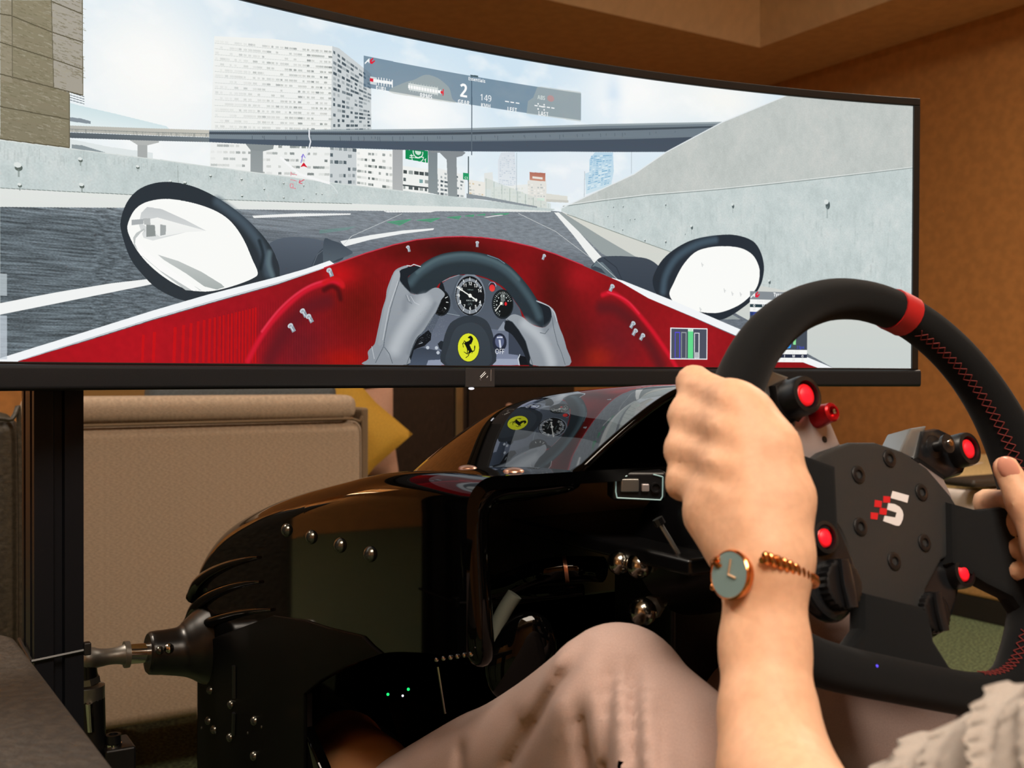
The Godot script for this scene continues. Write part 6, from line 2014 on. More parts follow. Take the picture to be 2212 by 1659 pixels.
func make_wheel() -> void:
	var flat := wheel_frame()
	var f := wheel_frame(true)
	var t := thing("steering_wheel", "black suede sim racing wheel with red stripe, stitching and lit buttons", "steering wheel", f.origin)
	var rings := []
	for i in 120:
		rings.append(rim_ring(i * 3.0, 0.0).map(func(p): return f * p))
	var rim := part("rim", loft(rings, false, true, true), M.suede, t, 60.0)
	rings = []
	for i in 7:
		rings.append(rim_ring(0.2 + i * 1.05, 0.0009).map(func(p): return f * p))
	part("centre_stripe", loft(rings), M.red_leather, rim)
	var thread := Geo.new()
	for span_of in [[9.0, 88.0], [118.0, 150.0]]:
		var a: float = span_of[0]
		while a < span_of[1]:
			for d in [[-1.0, 1.0], [1.0, -1.0]]:
				var pts := []
				for k in 5:
					var u := k / 4.0
					var where := a + 2.6 * u
					var ring := rim_ring(where, 0.0007, 60)
					var turn: float = 180.0 - 24.0 + 13.0 * lerpf(d[0], d[1], u)
					pts.append(f * ring[int(round(turn / 6.0)) % 60])
				thread.join(tube(pts, 0.00036, 5))
			a += 2.6
	var st := part("stitching", thread, M.red_thread, rim)
	st.set_meta("kind", "stuff")
	# spokes, one piece each
	part("spoke", flat_piece([[52, 16], [80, 17], [112, 26], [128, 40], [136, 40], [136, -52], [126, -52], [110, -38], [84, -34], [50, -26]], -0.014, 0.001, 0.005, f), M.suede, t)
	part("spoke", flat_piece([[-52, 16], [-80, 17], [-112, 26], [-128, 40], [-136, 40], [-136, -52], [-126, -52], [-110, -38], [-84, -34], [-50, -26]], -0.014, 0.001, 0.005, f), M.suede, t)
	part("spoke", flat_piece([[-30, -58], [28, -58], [31, -78], [44, -91], [64, -97], [64, -108], [-60, -108], [-60, -97], [-42, -92], [-31, -80]], -0.014, 0.001, 0.005, f), M.suede, t)
	# face plate with its six bolts and printed mark
	var plate := part("face_plate", flat_piece([[58, 22], [66, 14], [66, -14], [46, -24], [30, -46], [25, -70], [-28, -70], [-34, -46], [-50, -22], [-72, -10], [-74, 12], [-60, 24], [-36, 36], [-12, 42], [12, 42], [36, 36]], -0.012, -0.004, 0.0022, f), M.plate_grey, t)
	for k in 6:
		var b := deg_to_rad(60.0 * k + 91.5)
		var at := Vector3(0.0335 * cos(b), 0.0335 * sin(b), -0.004)
		part("plate_bolt", turned_on([[0.0058, -0.001], [0.0058, 0.0008], [0.0048, 0.0014], [0.0030, 0.0014], [0.0026, -0.0006], [0.0, -0.0006]], at, f, 12), M.bolt_black, plate)
	var white := [[Vector3(0.0048, 0.0114, -0.0040), Vector3(0.0194, 0.0076, -0.0040), Vector3(0.0163, 0.0030, -0.0040), Vector3(0.0016, 0.0070, -0.0040)],
		[Vector3(-0.0018, 0.0039, -0.0040), Vector3(0.0038, 0.0030, -0.0040), Vector3(0.0081, 0.0009, -0.0040), Vector3(0.0099, -0.0018, -0.0040), Vector3(0.0099, -0.0044, -0.0040), Vector3(0.0084, -0.0071, -0.0040), Vector3(0.0057, -0.0098, -0.0040), Vector3(0.0036, -0.0110, -0.0040), Vector3(0.0007, -0.0107, -0.0040), Vector3(-0.0102, -0.0070, -0.0040), Vector3(-0.0077, -0.0038, -0.0040), Vector3(0.0018, -0.0056, -0.0040), Vector3(0.0041, -0.0026, -0.0040), Vector3(-0.0043, -0.0001, -0.0040)]]
	for q in white:
		part("emblem", flat_piece(q.map(func(p): return [p.x, p.y]), -0.0042, -0.0037, 0.0, flat, 1.0), M.print_white, plate)
	for q in [[Vector3(-0.0048, 0.0087, -0.0040), Vector3(0.0013, 0.0079, -0.0040), Vector3(-0.0003, 0.0041, -0.0040), Vector3(-0.0064, 0.0045, -0.0040)], [Vector3(-0.0135, 0.0067, -0.0040), Vector3(-0.0074, 0.0056, -0.0040), Vector3(-0.0093, 0.0016, -0.0040), Vector3(-0.0154, 0.0024, -0.0040)], [Vector3(-0.0104, 0.0015, -0.0040), Vector3(-0.0041, 0.0005, -0.0040), Vector3(-0.0062, -0.0034, -0.0040), Vector3(-0.0123, -0.0025, -0.0040)], [Vector3(-0.0198, -0.0008, -0.0040), Vector3(-0.0132, -0.0017, -0.0040), Vector3(-0.0154, -0.0057, -0.0040), Vector3(-0.0211, -0.0048, -0.0040)]]:
		part("emblem", flat_piece(q.map(func(p): return [p.x, p.y]), -0.0042, -0.0037, 0.0, flat, 1.0), M.print_red, plate)
	# upper left pod: alloy bracket, lit button, red anodised toggle
	var pod := part("button_pod", flat_piece([[-92, 62], [-80, 70], [-64, 66], [-60, 54], [-70, 42], [-88, 44]], -0.034, -0.012, 0.004, f), M.satin_black, t)
	part("alloy_cheek", flat_piece([[-104, 58], [-90, 74], [-74, 74], [-84, 60], [-96, 50]], -0.032, -0.018, 0.002, f), M.alloy, pod)
	part("bracket", flat_piece([[-78, 10], [-34, 37], [-45, 54], [-58, 63], [-72, 52]], -0.020, -0.014, 0.001, f), M.alloy_satin, pod)
	part("bracket_hole", turned_on([[0.0022, -0.0004], [0.0022, 0.0002], [0.0, 0.0002]], Vector3(-0.048, 0.037, -0.014), f, 12), M.bolt_black, pod)
	glow_button(Vector3(-0.0765, 0.0562, 0.0), 0.0125, f, pod)
	part("toggle", turned_on([[0.0092, -0.028], [0.0085, -0.02], [0.0062, -0.004], [0.0062, -0.001], [0.0052, 0.0], [0.0036, 0.0], [0.0032, -0.003]], Vector3(-0.0545, 0.0505, 0.0), f), M.red_anodised, pod)
	part("toggle_tip", turned_on([[0.0016, -0.004], [0.0016, 0.001], [0.0, 0.0016]], Vector3(-0.0545, 0.0505, 0.0), f, 12), M.chrome, pod)
	# upper right pod: lit button and small joystick
	pod = part("button_pod", flat_piece([[34, 44], [42, 66], [58, 72], [80, 70], [90, 58], [82, 44], [64, 36]], -0.034, -0.010, 0.005, f), M.carbon, t)
	part("alloy_cheek", flat_piece([[22, 46], [34, 66], [50, 72], [44, 60], [38, 44]], -0.036, -0.014, 0.002, f), M.alloy, pod)
	part("strut", flat_piece([[34, 34], [58, 20], [70, 10], [72, 26], [62, 40], [44, 48]], -0.022, -0.014, 0.001, f), M.alloy_satin, pod)
	glow_button(Vector3(0.075, 0.0585, 0.0), 0.0118, f, pod)
	part("joystick", turned_on([[0.0085, -0.014], [0.008, -0.009], [0.004, -0.008], [0.0036, -0.002], [0.006, -0.001], [0.0066, 0.002], [0.0, 0.003]], Vector3(0.0515, 0.056, -0.001), f), M.bolt_black, pod)
	part("stick_cap", turned_on([[0.0026, 0.0], [0.0024, 0.0012], [0.0, 0.0016]], Vector3(0.0515, 0.056, 0.002), f, 14), M.chrome, pod)
	# lower left pod: oval carbon plate with lit button and ribbed rotary knob
	var oval_of := []
	for i in 32:
		var b := TAU * i / 32
		var q := Vector2(24.0 * cos(b), 36.0 * sin(b)).rotated(0.28) + Vector2(-55, -44)
		oval_of.append([q.x, q.y])
	pod = part("button_pod", flat_piece(oval_of, -0.016, -0.004, 0.004, f), M.carbon, t)
	glow_button(Vector3(-0.0622, -0.0315, 0.001), 0.0105, f, pod)
	rotary(Vector3(-0.049, -0.0575, -0.004), 0.0155, f, pod)
	oval_of = []
	for i in 28:
		var b := TAU * i / 28
		var q := Vector2(17.0 * cos(b), 33.0 * sin(b)).rotated(-0.5) + Vector2(46, -46)
		oval_of.append([q.x, q.y])
	pod = part("button_pod", flat_piece(oval_of, -0.020, -0.007, 0.004, f), M.carbon, t)
	part("alloy_cheek", flat_piece([[60, -14], [74, -12], [78, -20], [64, -22]], -0.016, -0.008, 0.001, f), M.alloy, pod)
	glow_button(Vector3(0.0632, -0.0292, 0.0), 0.0105, f, pod)
	rotary(Vector3(0.034, -0.0600, -0.006), 0.0130, f, pod)
	part("status_light", ball(f * Vector3(-0.036, -0.1035, 0.0135), Vector3.ONE * 0.0009, 8), M.led_blue, t)
	# shift paddle plate behind the hub
	part("paddle", flat_piece([[-96, 30], [-70, 34], [-40, 22], [-40, -4], [-70, -8], [-98, 6]], -0.034, -0.031, 0.001, f), M.satin_black, t)
	part("paddle", flat_piece([[96, 30], [70, 34], [40, 22], [40, -4], [70, -8], [98, 6]], -0.034, -0.031, 0.001, f), M.satin_black, t)
	part("hub_block", turned_on([[0.036, -0.036], [0.036, -0.012], [0.0, -0.012]], Vector3.ZERO, f), M.bolt_black, t)


func rotary(at: Vector3, r: float, f: Transform3D, parent: Node3D) -> void:
	var skirt := []
	for i in 48:
		var b := TAU * i / 48
		var q := r * (1.0 if i % 2 == 0 else 0.94)
		skirt.append([(at.x + q * cos(b)) * 1000.0, (at.y + q * sin(b)) * 1000.0])
	var k := part("rotary_knob", flat_piece(skirt, at.z - 0.002, at.z + 0.007, 0.002, f), M.bolt_black, parent)
	var c := Vector2(at.x, at.y) * 1000.0
	var grip := []
	for q in [[-0.26, -0.92], [0.26, -0.92], [0.32, 0.0], [0.22, 0.95], [-0.22, 0.95], [-0.32, 0.0]]:
		var v := Vector2(q[0], q[1]).rotated(0.25) * r * 1000.0 + c
		grip.append([v.x, v.y])
	part("grip", flat_piece(grip, at.z + 0.0065, at.z + 0.0105, 0.0014, f), M.carbon, k)


# ---------------------------------------------------------------- the driver

func on_rim(a: float, b: float, out: float, along_rim := 0.0) -> Vector3:      # a: degrees clockwise from the top of the wheel, b: degrees round the grip from its outside towards the driver
	var f := wheel_frame()
	var e := Vector3(sin(deg_to_rad(a)), cos(deg_to_rad(a)), 0)
	return f * (e * (0.140 + out * cos(deg_to_rad(b))) + Vector3(e.y, -e.x, 0) * along_rim + Vector3.BACK * (out * sin(deg_to_rad(b))))


func make_seat() -> void:
	var t := thing("racing_seat", "dark bucket seat under the driver", "seat", Vector3(-0.04, 0.3, 1.1))
	var rows := []
	for i in 24:
		var u := i / 23.0
		var c := smooth_curve([Vector3(-0.04, LIFT - 0.50, 0.72), Vector3(-0.04, LIFT - 0.55, 0.95), Vector3(-0.04, LIFT - 0.50, 1.15), Vector3(-0.04, LIFT - 0.2, 1.27), Vector3(-0.04, LIFT + 0.25, 1.36)], u)
		var row := []
		for j in 17:
			var v := 2.0 * j / 16.0 - 1.0
			var wing := pow(absf(v), 3.0)
			row.append(c + Vector3(v * 0.25, wing * (0.09 if u < 0.5 else 0.0), -wing * (0.0 if u < 0.5 else 0.10)))
		rows.append(row)
	part("shell", sheet(rows, 0.03), M.seat_fabric, t, 60.0)
	part("base", box_at(Vector3(-0.04, 0.17, 1.02), Vector3(0.4, 0.34, 0.4), 0.01), M.matt_black, t)


func smooth_curve(points: Array, u: float) -> Vector3:
	var all := curve(points, 12)
	var at := u * (all.size() - 1)
	var i := mini(int(at), all.size() - 2)
	return all[i].lerp(all[i + 1], at - i)


func make_person() -> void:
	var t := thing("person", "person in mauve trousers and bunched grey sleeves gripping the steering wheel with both hands", "person", Vector3(-0.05, 0.25, 0.95))
	# left forearm and hand, seen from the back of the hand
	var f := Field.new(Vector3(-0.1665, 0.6986, 0.4990) - Vector3(0.10, 0.12, 0.02), Vector3(-0.1257, 0.9445, 0.5911) + Vector3(0.10, 0.03, 0.16), 0.0032)
	var wrist := Vector3(-0.1589, 0.8395, 0.5886)
	var view := (Vector3(-0.0471, 0.8104, 0.4767) - wrist).normalized()
	var mids := [Vector3(-0.1677, 0.8032, 0.5977), Vector3(-0.1793, 0.7739, 0.6121), Vector3(-0.1895, 0.7517, 0.6284), Vector3(-0.2106, 0.7381, 0.6708)]
	f.bone(wrist, mids[0], 0.0210, 0.0212, 0.010, view, 0.80)
	f.bone(mids[0], mids[1], 0.0212, 0.0228, 0.010, view, 0.84)
	f.bone(mids[1], mids[2], 0.0228, 0.0262, 0.010, view, 0.88)
	f.bone(mids[2], mids[3], 0.0262, 0.034, 0.012)
	var fingers := [-58.5, -66.5, -74.0, -81.0]
	var thick := [0.0094, 0.0094, 0.0089, 0.0080]
	var reach := [0.0258, 0.0262, 0.0268, 0.0265]
	var sides := [Vector3(-0.1526, 0.8484, 0.5934), Vector3(-0.1601, 0.8491, 0.5936), Vector3(-0.1635, 0.8487, 0.5891), Vector3(-0.1645, 0.8488, 0.5815)]
	var knuckles := []
	var pips := []
	for i in 4:
		var a: float = fingers[i]
		var r: float = thick[i]
		knuckles.append(on_rim(a - 8.0 + i * 0.6, 52.0, 0.0345))
		pips.append(on_rim(a, -24.0, reach[i]))
		var dip := on_rim(a, -92.0, 0.0255)
		var tip := on_rim(a + 0.5, -146.0, 0.0242)
		f.bone(sides[i], knuckles[i], 0.0115, 0.0108, 0.012)
		f.bone(knuckles[i], pips[i], r * 1.12, r * 1.02, 0.009)
		f.bone(pips[i], dip, r * 0.98, r * 0.9, 0.006)
		f.bone(dip, tip, r * 0.9, r * 0.78, 0.004)
	for i in 3:      # the webs that join the fingers
		f.bone((knuckles[i] + knuckles[i + 1]) / 2, (pips[i] + pips[i + 1]) / 2 - (pips[i] - knuckles[i]) * 0.10, 0.0102, 0.0082, 0.008)
	# palm filling, heel of the hand, thumb lying along the inside of the grip
	f.bone(wrist, on_rim(-70.0, 62.0, 0.032), 0.0195, 0.0145, 0.012)
	f.bone(wrist, on_rim(-82.0, 46.0, 0.033), 0.0155, 0.012, 0.012)
	f.bone(Vector3(-0.1607, 0.8490, 0.5768), on_rim(-87.0, 28.0, 0.029), 0.0125, 0.0110, 0.012)
	f.bone(Vector3(-0.1657, 0.8637, 0.5536), Vector3(-0.1655, 0.8526, 0.5679), 0.0125, 0.0125, 0.012)
	f.bone(Vector3(-0.1489, 0.8529, 0.5933), Vector3(-0.1411, 0.8771, 0.5872), 0.0115, 0.0114, 0.014)
	f.bone(Vector3(-0.1411, 0.8771, 0.5872), Vector3(-0.1398, 0.9034, 0.5771), 0.0114, 0.0104, 0.014)
	f.bone(Vector3(-0.1398, 0.9034, 0.5771), Vector3(-0.1393, 0.9200, 0.5620), 0.0104, 0.0092, 0.012)
	# dips between the knuckles and fingers, tendons over the back of the hand
	for i in 3:
		f.fold((knuckles[i] + knuckles[i + 1]) / 2 + (knuckles[i] - pips[i]) * 0.25, (pips[i] + pips[i + 1]) / 2 - (knuckles[i] - pips[i]) * 0.3, view, 0.0042, 0.0021, 0.03)
	for i in 4:
		f.fold(knuckles[i] + (sides[i] - knuckles[i]) * 0.10, knuckles[i] + (sides[i] - knuckles[i]) * 0.75, view, 0.0045, -0.0008, 0.03)
	var skin := f.mesh()
	# right hand on the far side of the wheel
	f = Field.new(on_rim(92.0, 0.0, 0.0) - Vector3(0.075, 0.09, 0.06), on_rim(92.0, 0.0, 0.0) + Vector3(0.10, 0.075, 0.12), 0.0036)
	var palm := on_rim(100.0, 60.0, 0.062)
	for i in 4:
		var a: float = [90.0, 98.5, 107.0, 115.0][i]
		var r: float = thick[i]
		var knuckle := on_rim(a, 30.0, 0.046)
		f.bone(palm, knuckle, 0.017, 0.0125, 0.012)
		f.bone(knuckle, on_rim(a, -35.0, 0.030), r * 1.1, r, 0.006)
		f.bone(on_rim(a, -35.0, 0.030), on_rim(a, -120.0, 0.0275), r, r * 0.92, 0.004)
		f.bone(on_rim(a, -120.0, 0.0275), on_rim(a + 1.0, -185.0, 0.026), r * 0.92, r * 0.8, 0.004)
	f.bone(palm, Vector3(0.1039, 0.8270, 0.5805), 0.018, 0.0145, 0.012)
	f.bone(Vector3(0.1039, 0.8270, 0.5805), Vector3(0.1022, 0.8574, 0.5650), 0.0128, 0.0108, 0.008)
	f.bone(Vector3(0.1022, 0.8574, 0.5650), Vector3(0.1012, 0.8790, 0.5524), 0.0105, 0.0088, 0.006)
	f.bone(palm, Vector3(0.215, LIFT - 0.10, 0.63), 0.022, 0.025, 0.012)
	skin.join(f.mesh())
	# right forearm, neck and head
	f = Field.new(Vector3(-0.30, LIFT - 0.36, 0.56), Vector3(0.36, LIFT + 0.42, 1.14), 0.011)
	f.bone(Vector3(0.215, LIFT - 0.10, 0.63), Vector3(0.25, LIFT - 0.2, 0.80), 0.027, 0.038, 0.02)
	f.bone(Vector3(0.25, LIFT - 0.2, 0.80), Vector3(0.13, LIFT - 0.03, 0.98), 0.038, 0.045, 0.02)
	f.bone(Vector3(-0.06, LIFT - 0.02, 1.04), Vector3(-0.06, LIFT + 0.13, 1.02), 0.055, 0.05, 0.03)
	f.bone(Vector3(-0.06, LIFT + 0.25, 1.01), Vector3(-0.06, LIFT + 0.28, 1.03), 0.078, 0.086, 0.03)
	f.bone(Vector3(-0.06, LIFT + 0.19, 0.975), Vector3(-0.06, LIFT + 0.25, 0.98), 0.05, 0.066, 0.03)
	f.bone(Vector3(-0.06, LIFT + 0.262, 0.925), Vector3(-0.06, LIFT + 0.225, 0.905), 0.009, 0.014, 0.012)
	f.bone(Vector3(-0.078, LIFT + 0.182, 0.922), Vector3(-0.042, LIFT + 0.182, 0.922), 0.008, 0.008, 0.01)
	for s in [-1.0, 1.0]:
		f.bone(Vector3(-0.06 + s * 0.082, LIFT + 0.235, 1.01), Vector3(-0.06 + s * 0.086, LIFT + 0.27, 1.02), 0.011, 0.014, 0.01)
		f.crease(Vector3(-0.06 + s * 0.032, LIFT + 0.262, 0.915), Vector3(-0.06 + s * 0.034, LIFT + 0.262, 0.925), 0.016, 0.008)
	skin.join(f.mesh())
	part("body", skin, M.skin, t)
	for s in [-1.0, 1.0]:
		part("eye", ball(Vector3(-0.06 + s * 0.032, LIFT + 0.262, 0.934), Vector3.ONE * 0.012, 14), M.print_white, t)
	# hair, long and tied low
	f = Field.new(Vector3(-0.18, LIFT + 0.06, 0.90), Vector3(0.06, LIFT + 0.42, 1.18), 0.010)
	f.bone(Vector3(-0.06, LIFT + 0.29, 1.04), Vector3(-0.06, LIFT + 0.30, 1.06), 0.096, 0.09, 0.02)
	f.bone(Vector3(-0.06, LIFT + 0.28, 1.10), Vector3(-0.06, LIFT + 0.10, 1.13), 0.06, 0.03, 0.03)
	part("hair", f.mesh(), M.hair, t)
	# thumb nail
	var n := Vector3(0.0949, 0.8791, 0.5585)
	var toward_eye := (Vector3(-0.0931, 0.8975, 0.6819) - n).normalized()
	var up_nail := (Vector3(0.0931, 0.8835, 0.5573) - Vector3(0.0994, 0.8711, 0.5614)).normalized()
	var across := up_nail.cross(toward_eye).normalized()
	part("nail", ball(Vector3.ZERO, Vector3(0.0062, 0.0098, 0.0026), 16).xf(Transform3D(Basis(across, up_nail, across.cross(up_nail)), n)), M.nail, t)
	# top: body of the shirt and the sleeves, the left one pushed up in rings above the elbow
	f = Field.new(Vector3(-0.36, LIFT - 0.44, 0.62), Vector3(0.32, LIFT + 0.10, 1.24), 0.0085)
	f.bone(Vector3(-0.05, LIFT - 0.36, 1.06), Vector3(-0.06, LIFT - 0.12, 1.08), 0.15, 0.135, 0.05)
	f.bone(Vector3(-0.19, LIFT - 0.03, 1.02), Vector3(0.08, LIFT - 0.03, 1.04), 0.07, 0.07, 0.06)
	f.bone(Vector3(0.08, LIFT - 0.03, 1.0), Vector3(0.245, LIFT - 0.19, 0.83), 0.062, 0.055, 0.03)
	var elbow := Vector3(-0.2201, 0.7640, 0.7561)
	var shoulder := Vector3(-0.215, LIFT - 0.02, 0.97)
	f.bone(elbow.lerp(shoulder, 0.45), shoulder, 0.047, 0.058, 0.02)
	var cloth_top := f.mesh()
	# the bunched part of the left sleeve: rings of gathered cloth
	f = Field.new(elbow.min(shoulder) - Vector3(0.075, 0.075, 0.075), elbow.lerp(shoulder, 0.55).max(elbow) + Vector3(0.075, 0.075, 0.075), 0.0032)
	var rings := 21
	var last := elbow.lerp(shoulder, -0.08)
	for i in range(1, rings):
		var u := -0.08 + 0.62 * i / (rings - 1.0)
		var p := elbow.lerp(shoulder, u)
		var wobble := 0.0022 * sin(i * 2.3) + 0.0016 * sin(i * 5.1)
		var axis := ((shoulder - elbow).normalized() + Vector3(sin(i * 1.7), cos(i * 2.9), sin(i * 4.1)) * 0.10).normalized()
		f.bone(p, p + Vector3(0.0005, 0.0005, 0), 0.0505 + wobble, 0.0505 + wobble, 0.0022, axis, 0.085)
		f.bone(last, p, 0.0445, 0.0445, 0.004)
		last = p
	cloth_top.join(f.mesh())
	part("shirt", cloth_top, M.knit, t)
	# trousers: wide legs, cloth hanging from the knee
	f = Field.new(Vector3(-0.29, LIFT - 0.50, 0.10), Vector3(-0.02, LIFT - 0.12, 0.74), 0.0042)
	var hip := Vector3(-0.14, LIFT - 0.44, 0.99)
	var knee := Vector3(-0.1512, 0.7403, 0.4551)
	f.bone(hip.lerp(knee, 0.45), knee, 0.066, 0.040, 0.02)
	f.bone(knee, Vector3(-0.1259, 0.4975, 0.0576), 0.0385, 0.060, 0.012)
	f.bone(knee, Vector3(-0.1099, 0.5394, 0.1841), 0.036, 0.056, 0.012)
	f.bone(knee, Vector3(-0.1200, 0.5816, 0.3180), 0.036, 0.062, 0.012)
	f.bone(knee, Vector3(-0.1283, 0.6116, 0.4063), 0.034, 0.062, 0.012)
	f.bone(knee, Vector3(-0.1405, 0.6439, 0.4804), 0.034, 0.056, 0.012)
	# folds that run down from the knee
	var seen := (knee - Vector3(-0.3730, 0.8521, 0.7459)).normalized()
	for q in [[Vector3(-0.1814, 0.7822, 0.4654), Vector3(-0.1918, 0.6588, 0.3669), 0.0048, 0.0075], [Vector3(-0.1829, 0.7805, 0.4528), Vector3(-0.1873, 0.7099, 0.3924), 0.010, -0.003], [Vector3(-0.1853, 0.7702, 0.4280), Vector3(-0.1744, 0.6261, 0.2139), 0.005, 0.003], [Vector3(-0.1801, 0.7791, 0.4838), Vector3(-0.1916, 0.6971, 0.4954), 0.0042, 0.0075], [Vector3(-0.1698, 0.7764, 0.4901), Vector3(-0.1827, 0.7012, 0.5125), 0.0042, 0.0085],
			[Vector3(-0.1645, 0.7669, 0.4993), Vector3(-0.1858, 0.7052, 0.5223), 0.007, -0.006], [Vector3(-0.1875, 0.7469, 0.4621), Vector3(-0.1882, 0.6890, 0.4741), 0.0045, 0.0065], [Vector3(-0.1903, 0.7553, 0.4486), Vector3(-0.1923, 0.6768, 0.4366), 0.010, -0.005], [Vector3(-0.1780, 0.7695, 0.4911), Vector3(-0.1901, 0.7012, 0.5080), 0.007, -0.004], [Vector3(-0.1693, 0.6660, 0.2868), Vector3(-0.1806, 0.6282, 0.3038), 0.005, 0.005], [Vector3(-0.1594, 0.7587, 0.5026), Vector3(-0.1732, 0.7053, 0.5300), 0.006, 0.004]]:
		f.fold(q[0], q[1], seen, q[2], q[3], 0.08)
	var cloth := f.mesh()
	f = Field.new(Vector3(-0.30, LIFT - 0.62, -0.12), Vector3(0.24, LIFT - 0.08, 1.16), 0.009)
	var knee2 := Vector3(0.0590, 0.7254, 0.4372)
	f.bone(hip, hip.lerp(knee, 0.5), 0.085, 0.062, 0.02)
	f.bone(Vector3(-0.1259, 0.4975, 0.0576).lerp(knee, 0.2), Vector3(-0.14, LIFT - 0.56, -0.02), 0.052, 0.062, 0.02)
	f.bone(Vector3(-0.06, LIFT - 0.44, 1.02), Vector3(0.02, LIFT - 0.44, 1.02), 0.13, 0.13, 0.05)
	f.bone(Vector3(0.0, LIFT - 0.43, 0.99), knee2, 0.088, 0.045, 0.02)
	f.bone(knee2, Vector3(0.05, LIFT - 0.56, 0.02), 0.044, 0.062, 0.02)
	cloth.join(f.mesh())
	part("trousers", cloth, M.trouser_cloth, t)
	# left foot in the leg opening
	f = Field.new(Vector3(-0.1260, 0.5375, -0.0366) - Vector3(0.12, 0.14, 0.16), Vector3(-0.1260, 0.5375, -0.0366) + Vector3(0.12, 0.10, 0.14), 0.007)
	f.bone(Vector3(-0.1379, 0.5407, 0.0381), Vector3(-0.1091, 0.5230, -0.0964), 0.046, 0.040, 0.02)
	f.bone(Vector3(-0.1091, 0.5230, -0.0964), Vector3(-0.0906, 0.4932, -0.1551), 0.040, 0.034, 0.02)
	part("shoe", f.mesh(), M.shoe_tan, t)
	# wristwatch: a thing of its own
	t = thing("wristwatch", "small rose gold bracelet watch with a grey dial on the left wrist", "watch", Vector3(-0.1477, 0.8308, 0.5556))
	var to_eye := -view
	var cam_right := (Vector3(-0.1264, 0.8314, 0.5687) - Vector3(-0.1482, 0.8313, 0.5554)).normalized()
	var face := (to_eye * 0.66 - cam_right * 0.74 + Vector3(0, 0.12, 0)).normalized()
	var c := Vector3(-0.1812, 0.8402, 0.5896) + face * 0.0022
	var w := toward(c, face)
	part("case", lathe([[0.0095, -0.0045], [0.0122, -0.003], [0.0128, 0.0], [0.0128, 0.0012], [0.0120, 0.0022], [0.0115, 0.0018]], 36).xf(w), M.rose_gold, t)
	var dial := part("dial", lathe([[0.0117, 0.0012], [0.0116, 0.0019], [0.0, 0.0020]], 36).xf(w), M.watch_dial, t)
	var up_face := (Vector3.UP - face * face.y).normalized()
	var side_face := up_face.cross(face).normalized()
	part("hand", tube([c + face * 0.0023, c + face * 0.0023 + up_face * 0.0078], 0.0005, 6), M.watch_hand, dial)
	part("hand", tube([c + face * 0.0023, c + face * 0.0023 + side_face * 0.005 - up_face * 0.001], 0.0006, 6), M.watch_hand, dial)
	part("crown", ball(c + face * 0.0 - up_face * 0.008 - side_face * 0.0108, Vector3.ONE * 0.0018, 10), M.rose_gold, t)
	# bracelet round the wrist: twisted links
	var ring := []
	for k in 17:
		var u := deg_to_rad(lerpf(92.0, -200.0, k / 16.0))
		ring.append(wrist + cam_right * (0.0252 * cos(u)) + to_eye * (0.0246 * sin(u)) + Vector3.UP * (0.0035 * sin(u) - 0.009 * maxf(cos(u), 0.0) + 0.004))
	var path := curve(ring, 14)
	for side in 2:
		var strand := []
		for i in path.size():
			var d: Vector3 = (path[mini(i + 1, path.size() - 1)] - path[maxi(i - 1, 0)]).normalized()
			var a := d.cross(view).normalized()
			strand.append(path[i] + (a * cos(i * 0.55 + side * PI) + d.cross(a) * sin(i * 0.55 + side * PI) * 0.6) * 0.0017)
		part("bracelet", tube(strand, 0.0018, 10), M.rose_gold, t)


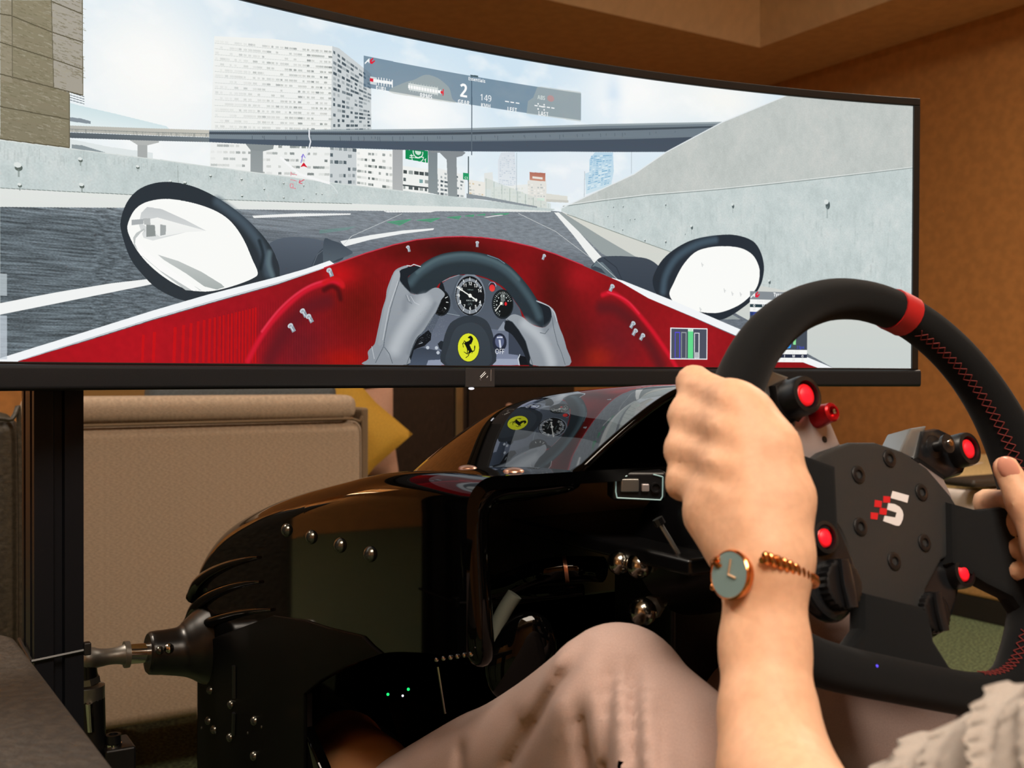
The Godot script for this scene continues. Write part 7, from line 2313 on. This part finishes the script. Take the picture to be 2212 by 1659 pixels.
func make_details() -> void:
	# control box under the dash, its frame glows by itself in place of light from the screen
	var t := thing("switch_box", "small black switch box under the hood, its pale outline made to glow in place of screen light", "switch box", Vector3(-0.0576, 0.8581, 0.3525))
	var a := Vector3(-0.0576, 0.8581, 0.3525)
	var b := Basis(Vector3.UP, -0.42) * Basis(Vector3.RIGHT, 0.05)
	part("body", rbox(Vector3(0.042, 0.022, 0.02), 0.003).xf(Transform3D(b, a)), M.bolt_black, t)
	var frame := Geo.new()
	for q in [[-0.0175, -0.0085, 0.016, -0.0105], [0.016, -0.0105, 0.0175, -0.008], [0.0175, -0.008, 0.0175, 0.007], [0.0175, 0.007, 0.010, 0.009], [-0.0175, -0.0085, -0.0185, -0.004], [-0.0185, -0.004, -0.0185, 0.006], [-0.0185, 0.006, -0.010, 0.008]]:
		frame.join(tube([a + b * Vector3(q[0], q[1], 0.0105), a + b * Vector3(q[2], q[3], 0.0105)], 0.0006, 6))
	part("lit_outline", frame, M.screenlit_glow, t)
	part("socket", rbox(Vector3(0.014, 0.010, 0.004), 0.001).xf(Transform3D(b, a + b * Vector3(-0.008, 0.001, 0.0105))), M.dull_steel, t)
	part("socket", rbox(Vector3(0.006, 0.006, 0.004), 0.001).xf(Transform3D(b, a + b * Vector3(0.004, -0.001, 0.0105))), M.alloy_satin, t)
	part("socket", lathe([[0.004, 0.0], [0.004, 0.003], [0.003, 0.003], [0.0026, 0.0012], [0.0, 0.0012]], 16).xf(Transform3D(b * Basis(Vector3.RIGHT, PI / 2), a + b * Vector3(0.012, -0.001, 0.0095))), M.bolt_black, t)
	# ball studs and pipe on the frame under the dash
	for q in [["polished ball stud under the hood, left of a pair", Vector3(-0.0810, 0.8021, 0.3624), 0.0092], ["polished ball stud under the hood, right of a pair beside the forearm", Vector3(-0.0750, 0.8016, 0.3778), 0.0098], ["polished ball stud just above the bent knee", Vector3(-0.0790, 0.7700, 0.3875), 0.0105]]:
		t = thing("ball_stud", q[0], "bolt", q[1], "polished ball studs under the hood")
		part("head", ball(q[1], Vector3.ONE * q[2], 18), M.stud_steel, t)
		part("shank", tube([q[1], q[1] + Vector3(0.028, 0.002, -0.012)], 0.0045, 10), M.dull_steel, t)
		part("nut", tube([q[1] + Vector3(0.012, 0.001, -0.005), q[1] + Vector3(0.017, 0.001, -0.007)], 0.0085, 6), M.dull_steel, t)
	t = thing("dark_tube", "glossy black tube crossing under the hood", "tube", Vector3(-0.0738, 0.7761, 0.2734))
	part("tube", tube(curve([Vector3(-0.1056, 0.7574, 0.2074), Vector3(-0.0957, 0.7671, 0.2367), Vector3(-0.0883, 0.7795, 0.2645), Vector3(-0.0609, 0.7826, 0.2812), Vector3(-0.0506, 0.7838, 0.2992)], 5), 0.0105, 14), M.gloss_black, t)
	part("band", tube([Vector3(-0.0735, 0.7822, 0.2782), Vector3(-0.0709, 0.7826, 0.2798)], 0.0112, 14), M.copper_steel, t)
	part("lower_tube", tube(curve([Vector3(-0.1062, 0.7535, 0.2070), Vector3(-0.0957, 0.7570, 0.2368), Vector3(-0.0835, 0.7628, 0.2676), Vector3(-0.0635, 0.7673, 0.2915)], 5), 0.005, 12), M.gloss_black, t)
	t = thing("opening_stand_in", "made-up black pad with a pale rim standing in for a shell opening left of the bent knee", "panel", Vector3(-0.1286, 0.7401, 0.3107))  # pad and rim made up in place of a lipped opening in the shell
	part("pad", ball(Vector3.ZERO, Vector3(0.026, 0.036, 0.012), 28).xf(Transform3D(Basis(Vector3.UP, -0.5) * Basis(Vector3.BACK, -0.35), Vector3(-0.1331, 0.7260, 0.3081))), M.gloss_black, t)
	part("rim", tube(curve([Vector3(-0.1369, 0.7739, 0.3052), Vector3(-0.1447, 0.7594, 0.3006), Vector3(-0.1508, 0.7418, 0.2971), Vector3(-0.1520, 0.7259, 0.2966), Vector3(-0.1473, 0.7119, 0.2996), Vector3(-0.1419, 0.7048, 0.3030)], 5), 0.006, 12), M.lip_sheen_grey, t)  # pale colour stands in for the light caught on the lip
	t = thing("steering_rod", "thin polished rod slanting down behind the gripping hand", "rod", Vector3(-0.0728, 0.8192, 0.4141))
	part("rod", tube([Vector3(-0.0811, 0.8371, 0.4088), Vector3(-0.0659, 0.8079, 0.4184)], 0.0018, 8), M.dull_steel, t)
	part("clevis", tube([Vector3(-0.0825, 0.8404, 0.4079), Vector3(-0.0805, 0.8361, 0.4091)], 0.004, 8), M.satin_black, t)
